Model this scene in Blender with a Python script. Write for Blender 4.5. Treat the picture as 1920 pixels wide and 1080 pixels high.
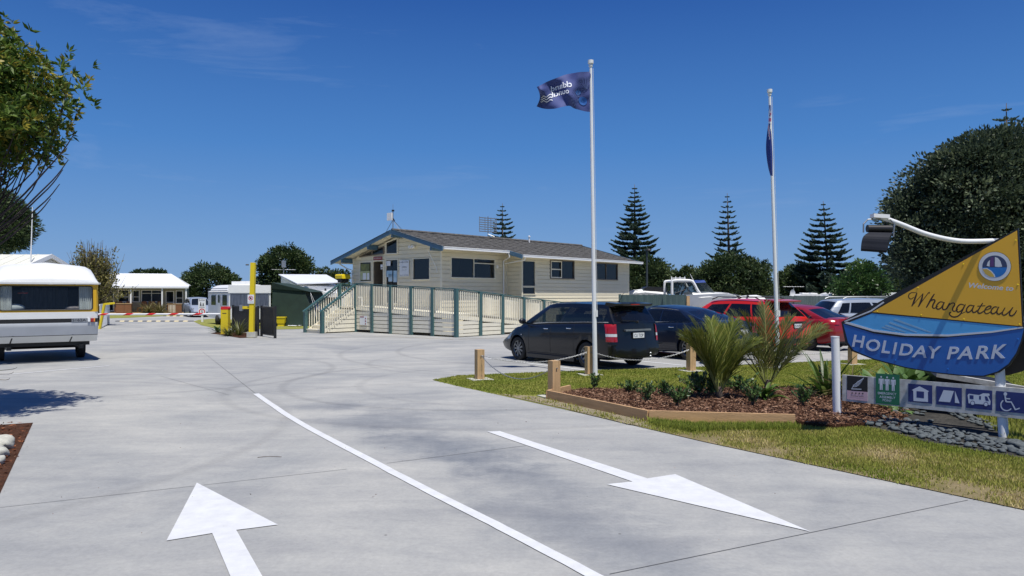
import bpy, math, random
import numpy as np
from mathutils import Vector, Matrix, noise
random.seed(7); RNG = np.random.default_rng(7)
scene = bpy.context.scene
for o in list(bpy.data.objects): bpy.data.objects.remove(o)
# ---------------------------------------------------------------- camera
F, CX, HY, EYE = 1400.0, 960.0, 553.0, 1.75      # focal length and horizon measured in the 1920 px photo
cam_d = bpy.data.cameras.new('camera'); cam = bpy.data.objects.new('camera', cam_d)
scene.collection.objects.link(cam); scene.camera = cam
cam.location = (0, 0, EYE); cam.rotation_euler = (math.radians(90), 0, 0)
cam_d.sensor_width = 36; cam_d.lens = 36*F/1920.0
cam_d.shift_y = (HY-540)/1920.0
cam_d.clip_start = 0.1; cam_d.clip_end = 3000
# ---------------------------------------------------------------- sun, sky, exposure
SUN = Vector((1.1, -2.1, 6.13)).normalized()
sun_d = bpy.data.lights.new('sun', 'SUN'); sun = bpy.data.objects.new('sun', sun_d)
scene.collection.objects.link(sun); sun.location = (0, 0, 30)
sun.rotation_euler = (-SUN).to_track_quat('-Z', 'Y').to_euler()
sun_d.energy = 5.0; sun_d.angle = math.radians(0.53); sun_d.color = (1.0, 0.965, 0.90)
world = bpy.data.worlds.new('World'); scene.world = world; world.use_nodes = True
nt = world.node_tree; nt.nodes.clear()
out = nt.nodes.new('ShaderNodeOutputWorld'); bg = nt.nodes.new('ShaderNodeBackground')
sky = nt.nodes.new('ShaderNodeTexSky'); sky.sky_type = 'NISHITA'; sky.sun_disc = False
sky.sun_elevation = math.asin(SUN.z); sky.sun_rotation = math.atan2(SUN.x, SUN.y)
sky.altitude = 0; sky.air_density = 1.0; sky.dust_density = 0.35; sky.ozone_density = 3.0
bg.inputs['Strength'].default_value = 0.13
# deep southern summer blue: the physical sky mixed with a clear-air gradient by height above the horizon
tcg = nt.nodes.new('ShaderNodeTexCoord'); sxz = nt.nodes.new('ShaderNodeSeparateXYZ'); nt.links.new(tcg.outputs['Generated'], sxz.inputs[0])
grd = nt.nodes.new('ShaderNodeValToRGB'); ge = grd.color_ramp.elements; K_ = 1/0.13
for i_, (z_, c_) in enumerate(((0.0, (0.165, 0.335, 0.62)), (0.045, (0.135, 0.300, 0.61)), (0.19, (0.047, 0.200, 0.55)), (0.37, (0.008, 0.085, 0.37)), (1.0, (0.006, 0.052, 0.28)))):
    e_ = ge[i_] if i_ < 2 else ge.new(z_)
    e_.position = z_; e_.color = (*[q*K_*0.25 for q in c_], 1)
hs = nt.nodes.new('ShaderNodeMixRGB'); hs.inputs[0].default_value = 0.88
sc_ = nt.nodes.new('ShaderNodeMixRGB'); sc_.blend_type = 'MULTIPLY'; sc_.inputs[0].default_value = 1.0; sc_.inputs[2].default_value = (4, 4, 4, 1)
nt.links.new(sxz.outputs['Z'], grd.inputs[0]); nt.links.new(grd.outputs[0], sc_.inputs[1])
nt.links.new(sky.outputs[0], hs.inputs[1]); nt.links.new(sc_.outputs[0], hs.inputs[2])
tc = nt.nodes.new('ShaderNodeTexCoord'); mp = nt.nodes.new('ShaderNodeMapping')
mp.inputs['Scale'].default_value = (1.2, 1.2, 7.0); mp.inputs['Rotation'].default_value = (0.1, 0.12, 0.4)
nt.links.new(tc.outputs['Generated'], mp.inputs['Vector'])
nz = nt.nodes.new('ShaderNodeTexNoise'); nz.inputs['Scale'].default_value = 2.2
nz.inputs['Detail'].default_value = 7; nz.inputs['Roughness'].default_value = 0.62; nz.inputs['Distortion'].default_value = 0.6
nt.links.new(mp.outputs[0], nz.inputs['Vector'])
cr = nt.nodes.new('ShaderNodeMapRange'); cr.inputs[1].default_value = 0.57; cr.inputs[2].default_value = 0.86
cr.inputs[3].default_value = 0.0; cr.inputs[4].default_value = 0.40
nt.links.new(nz.outputs[0], cr.inputs[0])
mx = nt.nodes.new('ShaderNodeMixRGB'); mx.inputs[2].default_value = (2.4, 3.3, 5.2, 1)
nt.links.new(cr.outputs[0], mx.inputs[0]); nt.links.new(hs.outputs[0], mx.inputs[1])
nt.links.new(mx.outputs[0], bg.inputs['Color']); nt.links.new(bg.outputs[0], out.inputs['Surface'])
vs = scene.view_settings; vs.view_transform = 'Standard'; vs.look = 'None'; vs.exposure = 0.0; vs.gamma = 1.0; vs.use_curve_mapping = False
scene.render.engine = 'CYCLES'; scene.cycles.max_bounces = 6; scene.cycles.transparent_max_bounces = 8
scene.render.resolution_x = 1024; scene.render.resolution_y = 576

# ---------------------------------------------------------------- helpers
V = Vector
COL = scene.collection
def G(px, py, z=0.0):                    # a photo pixel on the ground, as a real point in metres
    D = (EYE-z)*F/(py-HY); return V(((px-CX)/F*D, D, z))
def AT(px, py, D): return V(((px-CX)/F*D, D, EYE-(py-HY)/F*D))
class Plane:                              # a vertical plane through p along d
    def __init__(s, p, d): s.p = V((p[0], p[1])); s.d = V((d[0], d[1])).normalized()
    def sz(s, px, py):
        q = (px-CX)/F; t = (q*s.p.y-s.p.x)/(s.d.x-q*s.d.y); D = s.p.y+s.d.y*t
        return t, EYE-(py-HY)/F*D
    def at(s, t, z, off=0.0): return V((s.p.x+s.d.x*t+s.d.y*off, s.p.y+s.d.y*t-s.d.x*off, z))
    def hit(s, px, py, off=0.0):
        t, z = s.sz(px, py); return s.at(t, z, off)
def lerp(a, b, t): return a+(b-a)*t
def catmull(P, n=6):
    P = [V(p) for p in P]; R = []
    for i in range(len(P)-1):
        a, b, c, d = P[max(i-1, 0)], P[i], P[i+1], P[min(i+2, len(P)-1)]
        for k in range(n):
            t = k/n; R.append(0.5*((2*b)+(c-a)*t+(2*a-5*b+4*c-d)*t*t+(3*b-a-3*c+d)*t**3))
    R.append(P[-1]); return R
WM = {}
def wmat(o):
    return WM.get(o.name, Matrix.Identity(4))
def tag(o, label=None, cat=None, group=None, kind=None):
    if label: o['label'] = label
    if cat: o['category'] = cat
    if group: o['group'] = group
    if kind: o['kind'] = kind
    return o
def thing(name, loc, rz=0.0, label=None, cat=None, group=None):
    o = bpy.data.objects.new(name, None); COL.objects.link(o); o.empty_display_size = 0.2
    o.location = loc; o.rotation_euler = (0, 0, rz)
    WM[o.name] = Matrix.Translation(V(loc)) @ Matrix.Rotation(rz, 4, 'Z')
    return tag(o, label, cat, group)
def dup(root, loc, rz=None, label=None, group=None, scale=None):
    r = root.copy(); COL.objects.link(r); r.location = loc
    if rz is not None: r.rotation_euler = (0, 0, rz)
    if scale is not None: r.scale = (scale, scale, scale) if not hasattr(scale, '__len__') else scale
    if label: r['label'] = label
    if group: r['group'] = group
    for ch in list(root.children):
        c = ch.copy(); COL.objects.link(c); c.parent = r
        for g in list(ch.children):
            d = g.copy(); COL.objects.link(d); d.parent = c
    return r
def finish(me, smooth):
    if smooth is not None:
        me.polygons.foreach_set('use_smooth', [True]*len(me.polygons))
        if smooth < 179: me.set_sharp_from_angle(angle=math.radians(smooth))
class MB:
    def __init__(s): s.v = []; s.f = []; s.m = []; s.M = None
    def add(s, pts, faces, m=0):
        b = len(s.v)
        for p in pts:
            p = V(p); s.v.append(s.M @ p if s.M else p)
        for f in faces: s.f.append([b+i for i in f]); s.m.append(m)
    def poly(s, pts, m=0): s.add(pts, [list(range(len(pts)))], m)
    def obox(s, o, a, b, c, m=0):
        o, a, b, c = V(o), V(a), V(b), V(c)
        if a.cross(b).dot(c) < 0: a, b = b, a
        p = [o, o+a, o+a+b, o+b, o+c, o+a+c, o+a+b+c, o+b+c]
        s.add(p, [[3, 2, 1, 0], [4, 5, 6, 7], [0, 1, 5, 4], [1, 2, 6, 5], [2, 3, 7, 6], [3, 0, 4, 7]], m)
    def box(s, x0, x1, y0, y1, z0, z1, m=0): s.obox((x0, y0, z0), (x1-x0, 0, 0), (0, y1-y0, 0), (0, 0, z1-z0), m)
    def bar(s, a, b, w, h, m=0, up=(0, 0, 1)):       # rectangular bar from a to b, w sideways, h along up
        a, b = V(a), V(b); d = b-a; u = V(up); r = d.cross(u)
        if r.length < 1e-6: r = V((1, 0, 0))
        r.normalize(); u = r.cross(d).normalized()
        s.obox(a-r*w/2-u*h/2, d, r*w, u*h, m)
    def tube(s, P, r, seg=8, m=0, cap=True):
        P = [V(p) for p in P]; n = len(P)
        R = r if hasattr(r, '__len__') else [r]*n
        pts = []; ref = V((0, 0, 1)) if abs((P[1]-P[0]).normalized().z) < 0.9 else V((1, 0, 0))
        for i in range(n):
            d = (P[min(i+1, n-1)]-P[max(i-1, 0)]).normalized()
            x = d.cross(ref)
            if x.length < 1e-4: x = d.orthogonal()
            x.normalize(); y = x.cross(d).normalized(); ref = y
            for k in range(seg):
                a = 2*math.pi*k/seg; pts.append(P[i]+(x*math.cos(a)+y*math.sin(a))*R[i])
        fs = [[i*seg+k, i*seg+(k+1) % seg, (i+1)*seg+(k+1) % seg, (i+1)*seg+k] for i in range(n-1) for k in range(seg)]
        if cap: fs += [list(range(seg))[::-1], [(n-1)*seg+k for k in range(seg)]]
        s.add(pts, fs, m)
    def cyl(s, c, r, h, seg=16, m=0, axis='z'):
        c = V(c); a = {'z': V((0, 0, 1)), 'x': V((1, 0, 0)), 'y': V((0, 1, 0))}[axis]
        s.tube([c, c+a*h], r, seg, m)
    def lathe(s, prof, c=(0, 0, 0), seg=24, m=0, axis='z', closed=False):
        c = V(c); pts = []; n = len(prof)
        for r, h in prof:
            for k in range(seg):
                a = 2*math.pi*k/seg; x, y = r*math.cos(a), r*math.sin(a)
                p = V((x, y, h)) if axis == 'z' else (V((h, x, y)) if axis == 'x' else V((y, h, x)))
                pts.append(c+p)
        nn = n if closed else n-1
        fs = [[i*seg+k, i*seg+(k+1) % seg, ((i+1) % n)*seg+(k+1) % seg, ((i+1) % n)*seg+k] for i in range(nn) for k in range(seg)]
        s.add(pts, fs, m)
    def prism(s, pts, vec, m=0):
        pts = [V(p) for p in pts]; vec = V(vec); n = len(pts)
        nn = V((0, 0, 0))
        for i in range(n): nn += pts[i].cross(pts[(i+1) % n])
        if nn.dot(vec) < 0: pts = pts[::-1]
        q = pts+[p+vec for p in pts]
        s.add(q, [list(range(n))[::-1], [n+i for i in range(n)]]+[[i, (i+1) % n, n+(i+1) % n, n+i] for i in range(n)], m)
    def grid(s, rows, m=0, close=False):
        n = len(rows[0]); pts = [p for r in rows for p in r]; fs = []
        for i in range(len(rows)-1):
            for k in range(n if close else n-1):
                fs.append([i*n+k, i*n+(k+1) % n, (i+1)*n+(k+1) % n, (i+1)*n+k])
        s.add(pts, fs, m)
    def ball(s, c, r, sub=8, m=0, jitter=0.0, sc=(1, 1, 1), seed=0.0):
        c = V(c); rows = []
        for i in range(sub+1):
            th = math.pi*i/sub; row = []
            for k in range(sub*2):
                a = 2*math.pi*k/(sub*2); d = V((math.sin(th)*math.cos(a), math.sin(th)*math.sin(a), math.cos(th)))
                q = 1+jitter*noise.noise(d*1.3+V((seed, seed*2, 0)))
                row.append(c+V((d.x*sc[0], d.y*sc[1], d.z*sc[2]))*r*q)
            rows.append(row)
        s.grid(rows, m, True)
    def build(s, name, mats, parent=None, world=False, smooth=None, loc=None, kind=None):
        if not isinstance(mats, (list, tuple)): mats = [mats]
        vs = s.v
        if parent is not None and world:
            inv = wmat(parent).inverted(); vs = [inv @ p for p in vs]
        if parent is None and loc is not None: vs = [p-V(loc) for p in vs]
        me = bpy.data.meshes.new(name); me.from_pydata([tuple(p) for p in vs], [], s.f)
        for m in mats: me.materials.append(m)
        me.polygons.foreach_set('material_index', s.m); finish(me, smooth); me.update()
        o = bpy.data.objects.new(name, me); COL.objects.link(o)
        if parent is not None:
            o.parent = parent; WM[o.name] = wmat(parent)
        elif loc is not None:
            o.location = loc; WM[o.name] = Matrix.Translation(V(loc))
        if kind: o['kind'] = kind
        return o
def np_mesh(name, verts, loops, counts, mat, attr=None, parent=None, smooth=False):
    me = bpy.data.meshes.new(name); me.vertices.add(len(verts)); me.vertices.foreach_set('co', np.asarray(verts, dtype=np.float32).ravel())
    me.loops.add(len(loops)); me.loops.foreach_set('vertex_index', np.asarray(loops, dtype=np.int32))
    starts = np.concatenate([[0], np.cumsum(counts)[:-1]]).astype(np.int32)
    me.polygons.add(len(counts)); me.polygons.foreach_set('loop_start', starts)
    me.update(calc_edges=True)
    if attr is not None:
        a = me.attributes.new('tone', 'FLOAT', 'FACE'); a.data.foreach_set('value', np.asarray(attr, dtype=np.float32))
    me.materials.append(mat); me.validate()
    o = bpy.data.objects.new(name, me); COL.objects.link(o)
    if parent is not None: o.parent = parent; WM[o.name] = wmat(parent)
    return o
def unit(a): return a/np.maximum(np.linalg.norm(a, axis=1, keepdims=True), 1e-6)
def leaf_mesh(name, P, D, L, Wd, mat, parent=None, tone=None, fold=0.15, tip=0.55):
    """many small pointed leaves: P base points, D directions, L lengths, Wd widths"""
    n = len(P); D = unit(D); R = unit(np.cross(D, RNG.normal(size=(n, 3)))); N = np.cross(R, D)
    L = np.broadcast_to(np.asarray(L, float).reshape(-1, 1), (n, 1)); Wd = np.broadcast_to(np.asarray(Wd, float).reshape(-1, 1), (n, 1))
    a = P; b = P+D*L*(1-tip)+R*Wd/2+N*Wd*fold; c = P+D*L; d = P+D*L*(1-tip)-R*Wd/2+N*Wd*fold
    verts = np.stack([a, b, c, d], 1).reshape(-1, 3); loops = np.arange(n*4)
    if tone is None: tone = RNG.random(n)
    return np_mesh(name, verts, loops, np.full(n, 4), mat, tone, parent)
def in_poly(x, y, poly):
    r = np.zeros(len(x), bool); n = len(poly)
    for i in range(n):
        x1, y1 = poly[i][:2]; x2, y2 = poly[(i+1) % n][:2]
        c = ((y1 > y) != (y2 > y)) & (x < (x2-x1)*(y-y1)/((y2-y1) if y2 != y1 else 1e-9)+x1); r ^= c
    return r
def sample_poly(poly, n):
    P = np.array([p[:2] for p in poly]); lo, hi = P.min(0), P.max(0); X = np.zeros((0, 2))
    while len(X) < n:
        q = lo+RNG.random((n*2, 2))*(hi-lo); X = np.concatenate([X, q[in_poly(q[:, 0], q[:, 1], poly)]])
    return X[:n]

# ---------------------------------------------------------------- lettering
_tc = {}; GLY = {'off': 0.0}
def glyphs(txt, shear=0.0):
    k = (txt, shear, GLY['off'])
    if k in _tc: return _tc[k]
    c = bpy.data.curves.new('lettering', 'FONT'); c.body = txt; c.size = 1.0; c.shear = shear; c.resolution_u = 3; c.offset = GLY['off']
    c.fill_mode = 'FRONT' if hasattr(c, 'fill_mode') else c.fill_mode
    o = bpy.data.objects.new('lettering', c); COL.objects.link(o)
    dg = bpy.context.evaluated_depsgraph_get(); me = o.evaluated_get(dg).to_mesh()
    vs = [(v.co.x, v.co.y) for v in me.vertices]; fs = [list(p.vertices) for p in me.polygons]
    o.evaluated_get(dg).to_mesh_clear(); bpy.data.objects.remove(o); bpy.data.curves.remove(c)
    x0 = min(v[0] for v in vs); x1 = max(v[0] for v in vs); y0 = min(v[1] for v in vs); y1 = max(v[1] for v in vs)
    _tc[k] = (vs, fs, (x0, x1, y0, y1)); return _tc[k]
def text_map(mb, txt, fn, m=0, shear=0.0, bold=0.0):
    """adds flat letters; fn maps (0..1, 0..1) of the text's own box to a 3D point"""
    vs, fs, (x0, x1, y0, y1) = glyphs(txt, shear)
    mb.add([fn((x-x0)/(x1-x0), (y-y0)/(y1-y0)) for x, y in vs], fs, m)
def text_box(mb, txt, o, ux, uy, m=0, shear=0.0):
    o, ux, uy = V(o), V(ux), V(uy); text_map(mb, txt, lambda a, b: o+ux*a+uy*b, m, shear)

# ---------------------------------------------------------------- materials
def nodes(name):
    m = bpy.data.materials.new(name); m.use_nodes = True; t = m.node_tree
    return m, t, t.nodes['Principled BSDF']
def _n(t, ty, **k):
    n = t.nodes.new(ty)
    for a, b in k.items(): n.inputs[a.replace('_', ' ')].default_value = b
    return n
def PM(name, col, rough=0.5, metal=0.0, var=0.12, scale=6.0, bump=0.0, coat=0.0, spec=0.5, stretch=(1, 1, 1), col2=None, bscale=None, detail=5):
    m, t, b = nodes(name); L = t.links.new
    b.inputs['Roughness'].default_value = rough; b.inputs['Metallic'].default_value = metal
    b.inputs['Specular IOR Level'].default_value = spec; b.inputs['Coat Weight'].default_value = coat
    b.inputs['Coat Roughness'].default_value = 0.04
    tcn = t.nodes.new('ShaderNodeTexCoord'); mpn = t.nodes.new('ShaderNodeMapping'); mpn.inputs['Scale'].default_value = stretch
    L(tcn.outputs['Object'], mpn.inputs['Vector'])
    nn = _n(t, 'ShaderNodeTexNoise', Scale=scale, Detail=detail, Roughness=0.6); L(mpn.outputs[0], nn.inputs['Vector'])
    rp = t.nodes.new('ShaderNodeValToRGB'); e = rp.color_ramp.elements
    c = V(col); c2 = V(col2) if col2 else c*(1-var)
    e[0].position = 0.3; e[0].color = (*(c2 if col2 else c*(1-var)), 1); e[1].position = 0.7
    e[1].color = (*(c if col2 else V([min(1, x*(1+var)) for x in c])), 1)
    L(nn.outputs[0], rp.inputs[0]); L(rp.outputs[0], b.inputs['Base Color'])
    if bump > 0:
        bn = _n(t, 'ShaderNodeTexNoise', Scale=(bscale or scale*5), Detail=4); L(mpn.outputs[0], bn.inputs['Vector'])
        bp = _n(t, 'ShaderNodeBump', Strength=bump, Distance=0.02); L(bn.outputs[0], bp.inputs['Height']); L(bp.outputs[0], b.inputs['Normal'])
    return m
def foliage(name, dark, mid, light, rough=0.45, trans=0.25, spec=0.4):
    m, t, b = nodes(name); L = t.links.new
    at = t.nodes.new('ShaderNodeAttribute'); at.attribute_name = 'tone'
    rp = t.nodes.new('ShaderNodeValToRGB'); rp.color_ramp.elements[0].color = (*dark, 1); rp.color_ramp.elements[0].position = 0.05
    rp.color_ramp.elements[1].color = (*light, 1); rp.color_ramp.elements[1].position = 1.0
    e = rp.color_ramp.elements.new(0.6); e.color = (*mid, 1)
    L(at.outputs['Fac'], rp.inputs[0]); L(rp.outputs[0], b.inputs['Base Color'])
    b.inputs['Roughness'].default_value = rough; b.inputs['Specular IOR Level'].default_value = spec
    tr = t.nodes.new('ShaderNodeBsdfTranslucent'); L(rp.outputs[0], tr.inputs['Color'])
    mxs = t.nodes.new('ShaderNodeMixShader'); mxs.inputs[0].default_value = trans
    o = t.nodes['Material Output']; L(b.outputs[0], mxs.inputs[1]); L(tr.outputs[0], mxs.inputs[2]); L(mxs.outputs[0], o.inputs['Surface'])
    return m
def glass(name, tint, clear=0.35, rough=0.03):
    m, t, b = nodes(name); L = t.links.new
    b.inputs['Base Color'].default_value = (*tint, 1); b.inputs['Roughness'].default_value = rough; b.inputs['Specular IOR Level'].default_value = 0.6
    tr = t.nodes.new('ShaderNodeBsdfTransparent'); tr.inputs[0].default_value = (0.8, 0.85, 0.85, 1)
    mxs = t.nodes.new('ShaderNodeMixShader'); mxs.inputs[0].default_value = clear
    nn = _n(t, 'ShaderNodeTexNoise', Scale=0.8, Detail=1); tcn = t.nodes.new('ShaderNodeTexCoord'); L(tcn.outputs['Object'], nn.inputs['Vector'])
    bp = _n(t, 'ShaderNodeBump', Strength=0.06, Distance=0.05); L(nn.outputs[0], bp.inputs['Height']); L(bp.outputs[0], b.inputs['Normal'])
    o = t.nodes['Material Output']; L(b.outputs[0], mxs.inputs[1]); L(tr.outputs[0], mxs.inputs[2]); L(mxs.outputs[0], o.inputs['Surface'])
    return m
def concrete_mat():
    m, t, b = nodes('concrete'); L = t.links.new
    tcn = t.nodes.new('ShaderNodeTexCoord')
    big = _n(t, 'ShaderNodeTexNoise', Scale=0.28, Detail=6, Roughness=0.6, Distortion=0.8); L(tcn.outputs['Object'], big.inputs['Vector'])
    mpn = t.nodes.new('ShaderNodeMapping'); mpn.inputs['Rotation'].default_value = (0, 0, 0.35); mpn.inputs['Scale'].default_value = (0.45, 1.5, 1)
    L(tcn.outputs['Object'], mpn.inputs['Vector'])
    st = _n(t, 'ShaderNodeTexNoise', Scale=1.1, Detail=8, Roughness=0.7, Distortion=0.4); L(mpn.outputs[0], st.inputs['Vector'])
    fine = _n(t, 'ShaderNodeTexNoise', Scale=26, Detail=8, Roughness=0.78); L(tcn.outputs['Object'], fine.inputs['Vector'])
    r1 = t.nodes.new('ShaderNodeValToRGB'); r1.color_ramp.elements[0].position = 0.36; r1.color_ramp.elements[0].color = (0.305, 0.308, 0.306, 1)
    r1.color_ramp.elements[1].position = 0.66; r1.color_ramp.elements[1].color = (0.430, 0.420, 0.392, 1); L(big.outputs[0], r1.inputs[0])
    r2 = t.nodes.new('ShaderNodeValToRGB'); r2.color_ramp.elements[0].position = 0.25; r2.color_ramp.elements[0].color = (0.70, 0.715, 0.75, 1)
    r2.color_ramp.elements[1].position = 0.62; r2.color_ramp.elements[1].color = (1.04, 1.04, 1.02, 1); L(st.outputs[0], r2.inputs[0])
    m1 = t.nodes.new('ShaderNodeMixRGB'); m1.blend_type = 'MULTIPLY'; m1.inputs[0].default_value = 0.8; L(r1.outputs[0], m1.inputs[1]); L(r2.outputs[0], m1.inputs[2])
    # damp blue-grey patches of curing compound on the outgoing lane (a stain with its own shape)
    sx = t.nodes.new('ShaderNodeSeparateXYZ'); L(tcn.outputs['Object'], sx.inputs[0])
    def stain(cx, cy, rx, ry, ang, amt):
        mm = t.nodes.new('ShaderNodeMapping'); mm.vector_type = 'TEXTURE'; mm.inputs['Location'].default_value = (cx, cy, 0)
        mm.inputs['Rotation'].default_value = (0, 0, ang); mm.inputs['Scale'].default_value = (rx, ry, 1); L(tcn.outputs['Object'], mm.inputs['Vector'])
        ln = t.nodes.new('ShaderNodeVectorMath'); ln.operation = 'LENGTH'; L(mm.outputs[0], ln.inputs[0])
        wob = _n(t, 'ShaderNodeTexNoise', Scale=1.6, Detail=6, Roughness=0.7); L(tcn.outputs['Object'], wob.inputs['Vector'])
        ad = t.nodes.new('ShaderNodeMath'); ad.operation = 'MULTIPLY_ADD'; ad.inputs[1].default_value = 1.9; L(wob.outputs[0], ad.inputs[0]); L(ln.outputs['Value'], ad.inputs[2])
        mr = t.nodes.new('ShaderNodeMapRange'); mr.interpolation_type = 'SMOOTHSTEP'; mr.inputs[1].default_value = 2.2; mr.inputs[2].default_value = 1.0
        mr.inputs[3].default_value = 0; mr.inputs[4].default_value = amt; L(ad.outputs[0], mr.inputs[0]); return mr.outputs[0]
    prev = m1.outputs[0]
    for (px, py, rx, ry, an, am) in ((850, 845, 1.6, 0.7, -0.9, 0.75), (700, 790, 1.2, 0.9, -0.8, 0.6), (1100, 1000, 1.7, 0.6, -0.9, 0.55),
                                     (640, 760, 0.9, 0.6, 0.2, 0.6), (900, 770, 1.0, 0.5, 0.3, 0.35), (1000, 900, 1.5, 0.5, -0.95, 0.45)):
        g = G(px, py); s_ = stain(g.x, g.y, rx, ry, an, am)
        mm2 = t.nodes.new('ShaderNodeMixRGB'); mm2.blend_type = 'MULTIPLY'; mm2.inputs[2].default_value = (0.42, 0.47, 0.57, 1)
        L(s_, mm2.inputs[0]); L(prev, mm2.inputs[1]); prev = mm2.outputs[0]
    # turning tyre marks: thin arcs round a few centres
    for (cx, cy, rad, am) in ((-0.6, 15.2, 3.9, 0.5), (-0.4, 14.6, 4.9, 0.38), (0.4, 15.0, 3.4, 0.3), (2.6, 24.0, 6.2, 0.5), (2.3, 23.4, 7.5, 0.4), (-0.5, 19.5, 3.2, 0.35), (-8.6, 17.0, 4.4, 0.45), (-9.2, 9.0, 6.2, 0.35)):
        vm = t.nodes.new('ShaderNodeVectorMath'); vm.operation = 'DISTANCE'; vm.inputs[1].default_value = (cx, cy, 0); L(tcn.outputs['Object'], vm.inputs[0])
        sb = t.nodes.new('ShaderNodeMath'); sb.operation = 'SUBTRACT'; sb.inputs[1].default_value = rad; L(vm.outputs['Value'], sb.inputs[0])
        ab = t.nodes.new('ShaderNodeMath'); ab.operation = 'ABSOLUTE'; L(sb.outputs[0], ab.inputs[0])
        mr = t.nodes.new('ShaderNodeMapRange'); mr.inputs[1].default_value = 0.13; mr.inputs[2].default_value = 0.03; mr.inputs[3].default_value = 0; mr.inputs[4].default_value = am
        L(ab.outputs[0], mr.inputs[0])
        ml = t.nodes.new('ShaderNodeMath'); ml.operation = 'MULTIPLY'; L(mr.outputs[0], ml.inputs[0]); L(st.outputs[0], ml.inputs[1])
        mm2 = t.nodes.new('ShaderNodeMixRGB'); mm2.blend_type = 'MULTIPLY'; mm2.inputs[2].default_value = (0.45, 0.45, 0.47, 1)
        L(ml.outputs[0], mm2.inputs[0]); L(prev, mm2.inputs[1]); prev = mm2.outputs[0]
    m3 = t.nodes.new('ShaderNodeMixRGB'); m3.blend_type = 'OVERLAY'; m3.inputs[0].default_value = 0.30; L(prev, m3.inputs[1]); L(fine.outputs[0], m3.inputs[2])
    med = _n(t, 'ShaderNodeTexNoise', Scale=3.2, Detail=9, Roughness=0.72, Distortion=1.2); L(tcn.outputs['Object'], med.inputs['Vector'])
    mr_ = t.nodes.new('ShaderNodeValToRGB'); mr_.color_ramp.elements[0].position = 0.35; mr_.color_ramp.elements[0].color = (0.925, 0.93, 0.94, 1); mr_.color_ramp.elements[1].position = 0.62; mr_.color_ramp.elements[1].color = (1.03, 1.03, 1.02, 1); L(med.outputs[0], mr_.inputs[0])
    m3b = t.nodes.new('ShaderNodeMixRGB'); m3b.blend_type = 'MULTIPLY'; m3b.inputs[0].default_value = 1.0; L(m3.outputs[0], m3b.inputs[1]); L(mr_.outputs[0], m3b.inputs[2]); m3 = m3b
    vo = _n(t, 'ShaderNodeTexVoronoi', Scale=1.7); L(tcn.outputs['Object'], vo.inputs['Vector'])
    sp = t.nodes.new('ShaderNodeMapRange'); sp.inputs[1].default_value = 0.024; sp.inputs[2].default_value = 0.014; sp.inputs[3].default_value = 0; sp.inputs[4].default_value = 0.75; L(vo.outputs['Distance'], sp.inputs[0])
    m4 = t.nodes.new('ShaderNodeMixRGB'); m4.inputs[2].default_value = (0.08, 0.075, 0.07, 1); L(sp.outputs[0], m4.inputs[0]); L(m3.outputs[0], m4.inputs[1])
    L(m4.outputs[0], b.inputs['Base Color']); b.inputs['Roughness'].default_value = 0.82; b.inputs['Specular IOR Level'].default_value = 0.25
    bp = _n(t, 'ShaderNodeBump', Strength=0.25, Distance=0.004); L(fine.outputs[0], bp.inputs['Height']); L(bp.outputs[0], b.inputs['Normal'])
    return m
def ground_mat(name, a, b_, c, s1=1.2, s2=14):
    m, t, b = nodes(name); L = t.links.new; tcn = t.nodes.new('ShaderNodeTexCoord')
    n1 = _n(t, 'ShaderNodeTexNoise', Scale=s1, Detail=6, Roughness=0.65); L(tcn.outputs['Object'], n1.inputs['Vector'])
    n2 = _n(t, 'ShaderNodeTexNoise', Scale=s2, Detail=6, Roughness=0.7); L(tcn.outputs['Object'], n2.inputs['Vector'])
    r1 = t.nodes.new('ShaderNodeValToRGB'); r1.color_ramp.elements[0].position = 0.38; r1.color_ramp.elements[0].color = (*a, 1)
    r1.color_ramp.elements[1].position = 0.62; r1.color_ramp.elements[1].color = (*b_, 1); L(n1.outputs[0], r1.inputs[0])
    mr = t.nodes.new('ShaderNodeMapRange'); mr.inputs[1].default_value = 0.45; mr.inputs[2].default_value = 0.65; L(n2.outputs[0], mr.inputs[0])
    mxx = t.nodes.new('ShaderNodeMixRGB'); mxx.inputs[2].default_value = (*c, 1); L(mr.outputs[0], mxx.inputs[0]); L(r1.outputs[0], mxx.inputs[1])
    L(mxx.outputs[0], b.inputs['Base Color']); b.inputs['Roughness'].default_value = 0.95; b.inputs['Specular IOR Level'].default_value = 0.1
    bp = _n(t, 'ShaderNodeBump', Strength=0.7, Distance=0.03); L(n2.outputs[0], bp.inputs['Height']); L(bp.outputs[0], b.inputs['Normal'])
    return m
def paint(name, col, flake=0.0):
    m = PM(name, col, rough=0.35, metal=0.0, var=0.04, scale=2.0, coat=0.55, spec=0.3); return m
M = {}
M['concrete'] = concrete_mat()
M['lawn'] = ground_mat('lawn_soil', (0.22, 0.24, 0.055), (0.30, 0.29, 0.09), (0.19, 0.19, 0.05))
M['field'] = ground_mat('field', (0.09, 0.14, 0.035), (0.13, 0.16, 0.05), (0.10, 0.10, 0.05), 0.2, 3)
M['verge'] = ground_mat('verge_soil', (0.16, 0.14, 0.055), (0.28, 0.22, 0.13), (0.20, 0.16, 0.09), 1.5, 18)
M['soil'] = ground_mat('sandy_soil', (0.34, 0.28, 0.20), (0.26, 0.22, 0.14), (0.16, 0.15, 0.09), 2.5, 30)
M['mulchbase'] = ground_mat('mulch_base', (0.07, 0.032, 0.018), (0.11, 0.05, 0.03), (0.03, 0.016, 0.01), 4, 40)
M['chip'] = foliage('bark_chips', (0.075, 0.038, 0.024), (0.22, 0.115, 0.070), (0.40, 0.25, 0.165), 0.85, 0.0, 0.15)
M['redchip'] = foliage('red_bark_chips', (0.07, 0.022, 0.012), (0.22, 0.075, 0.035), (0.34, 0.14, 0.07), 0.85, 0.0, 0.15)
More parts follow.
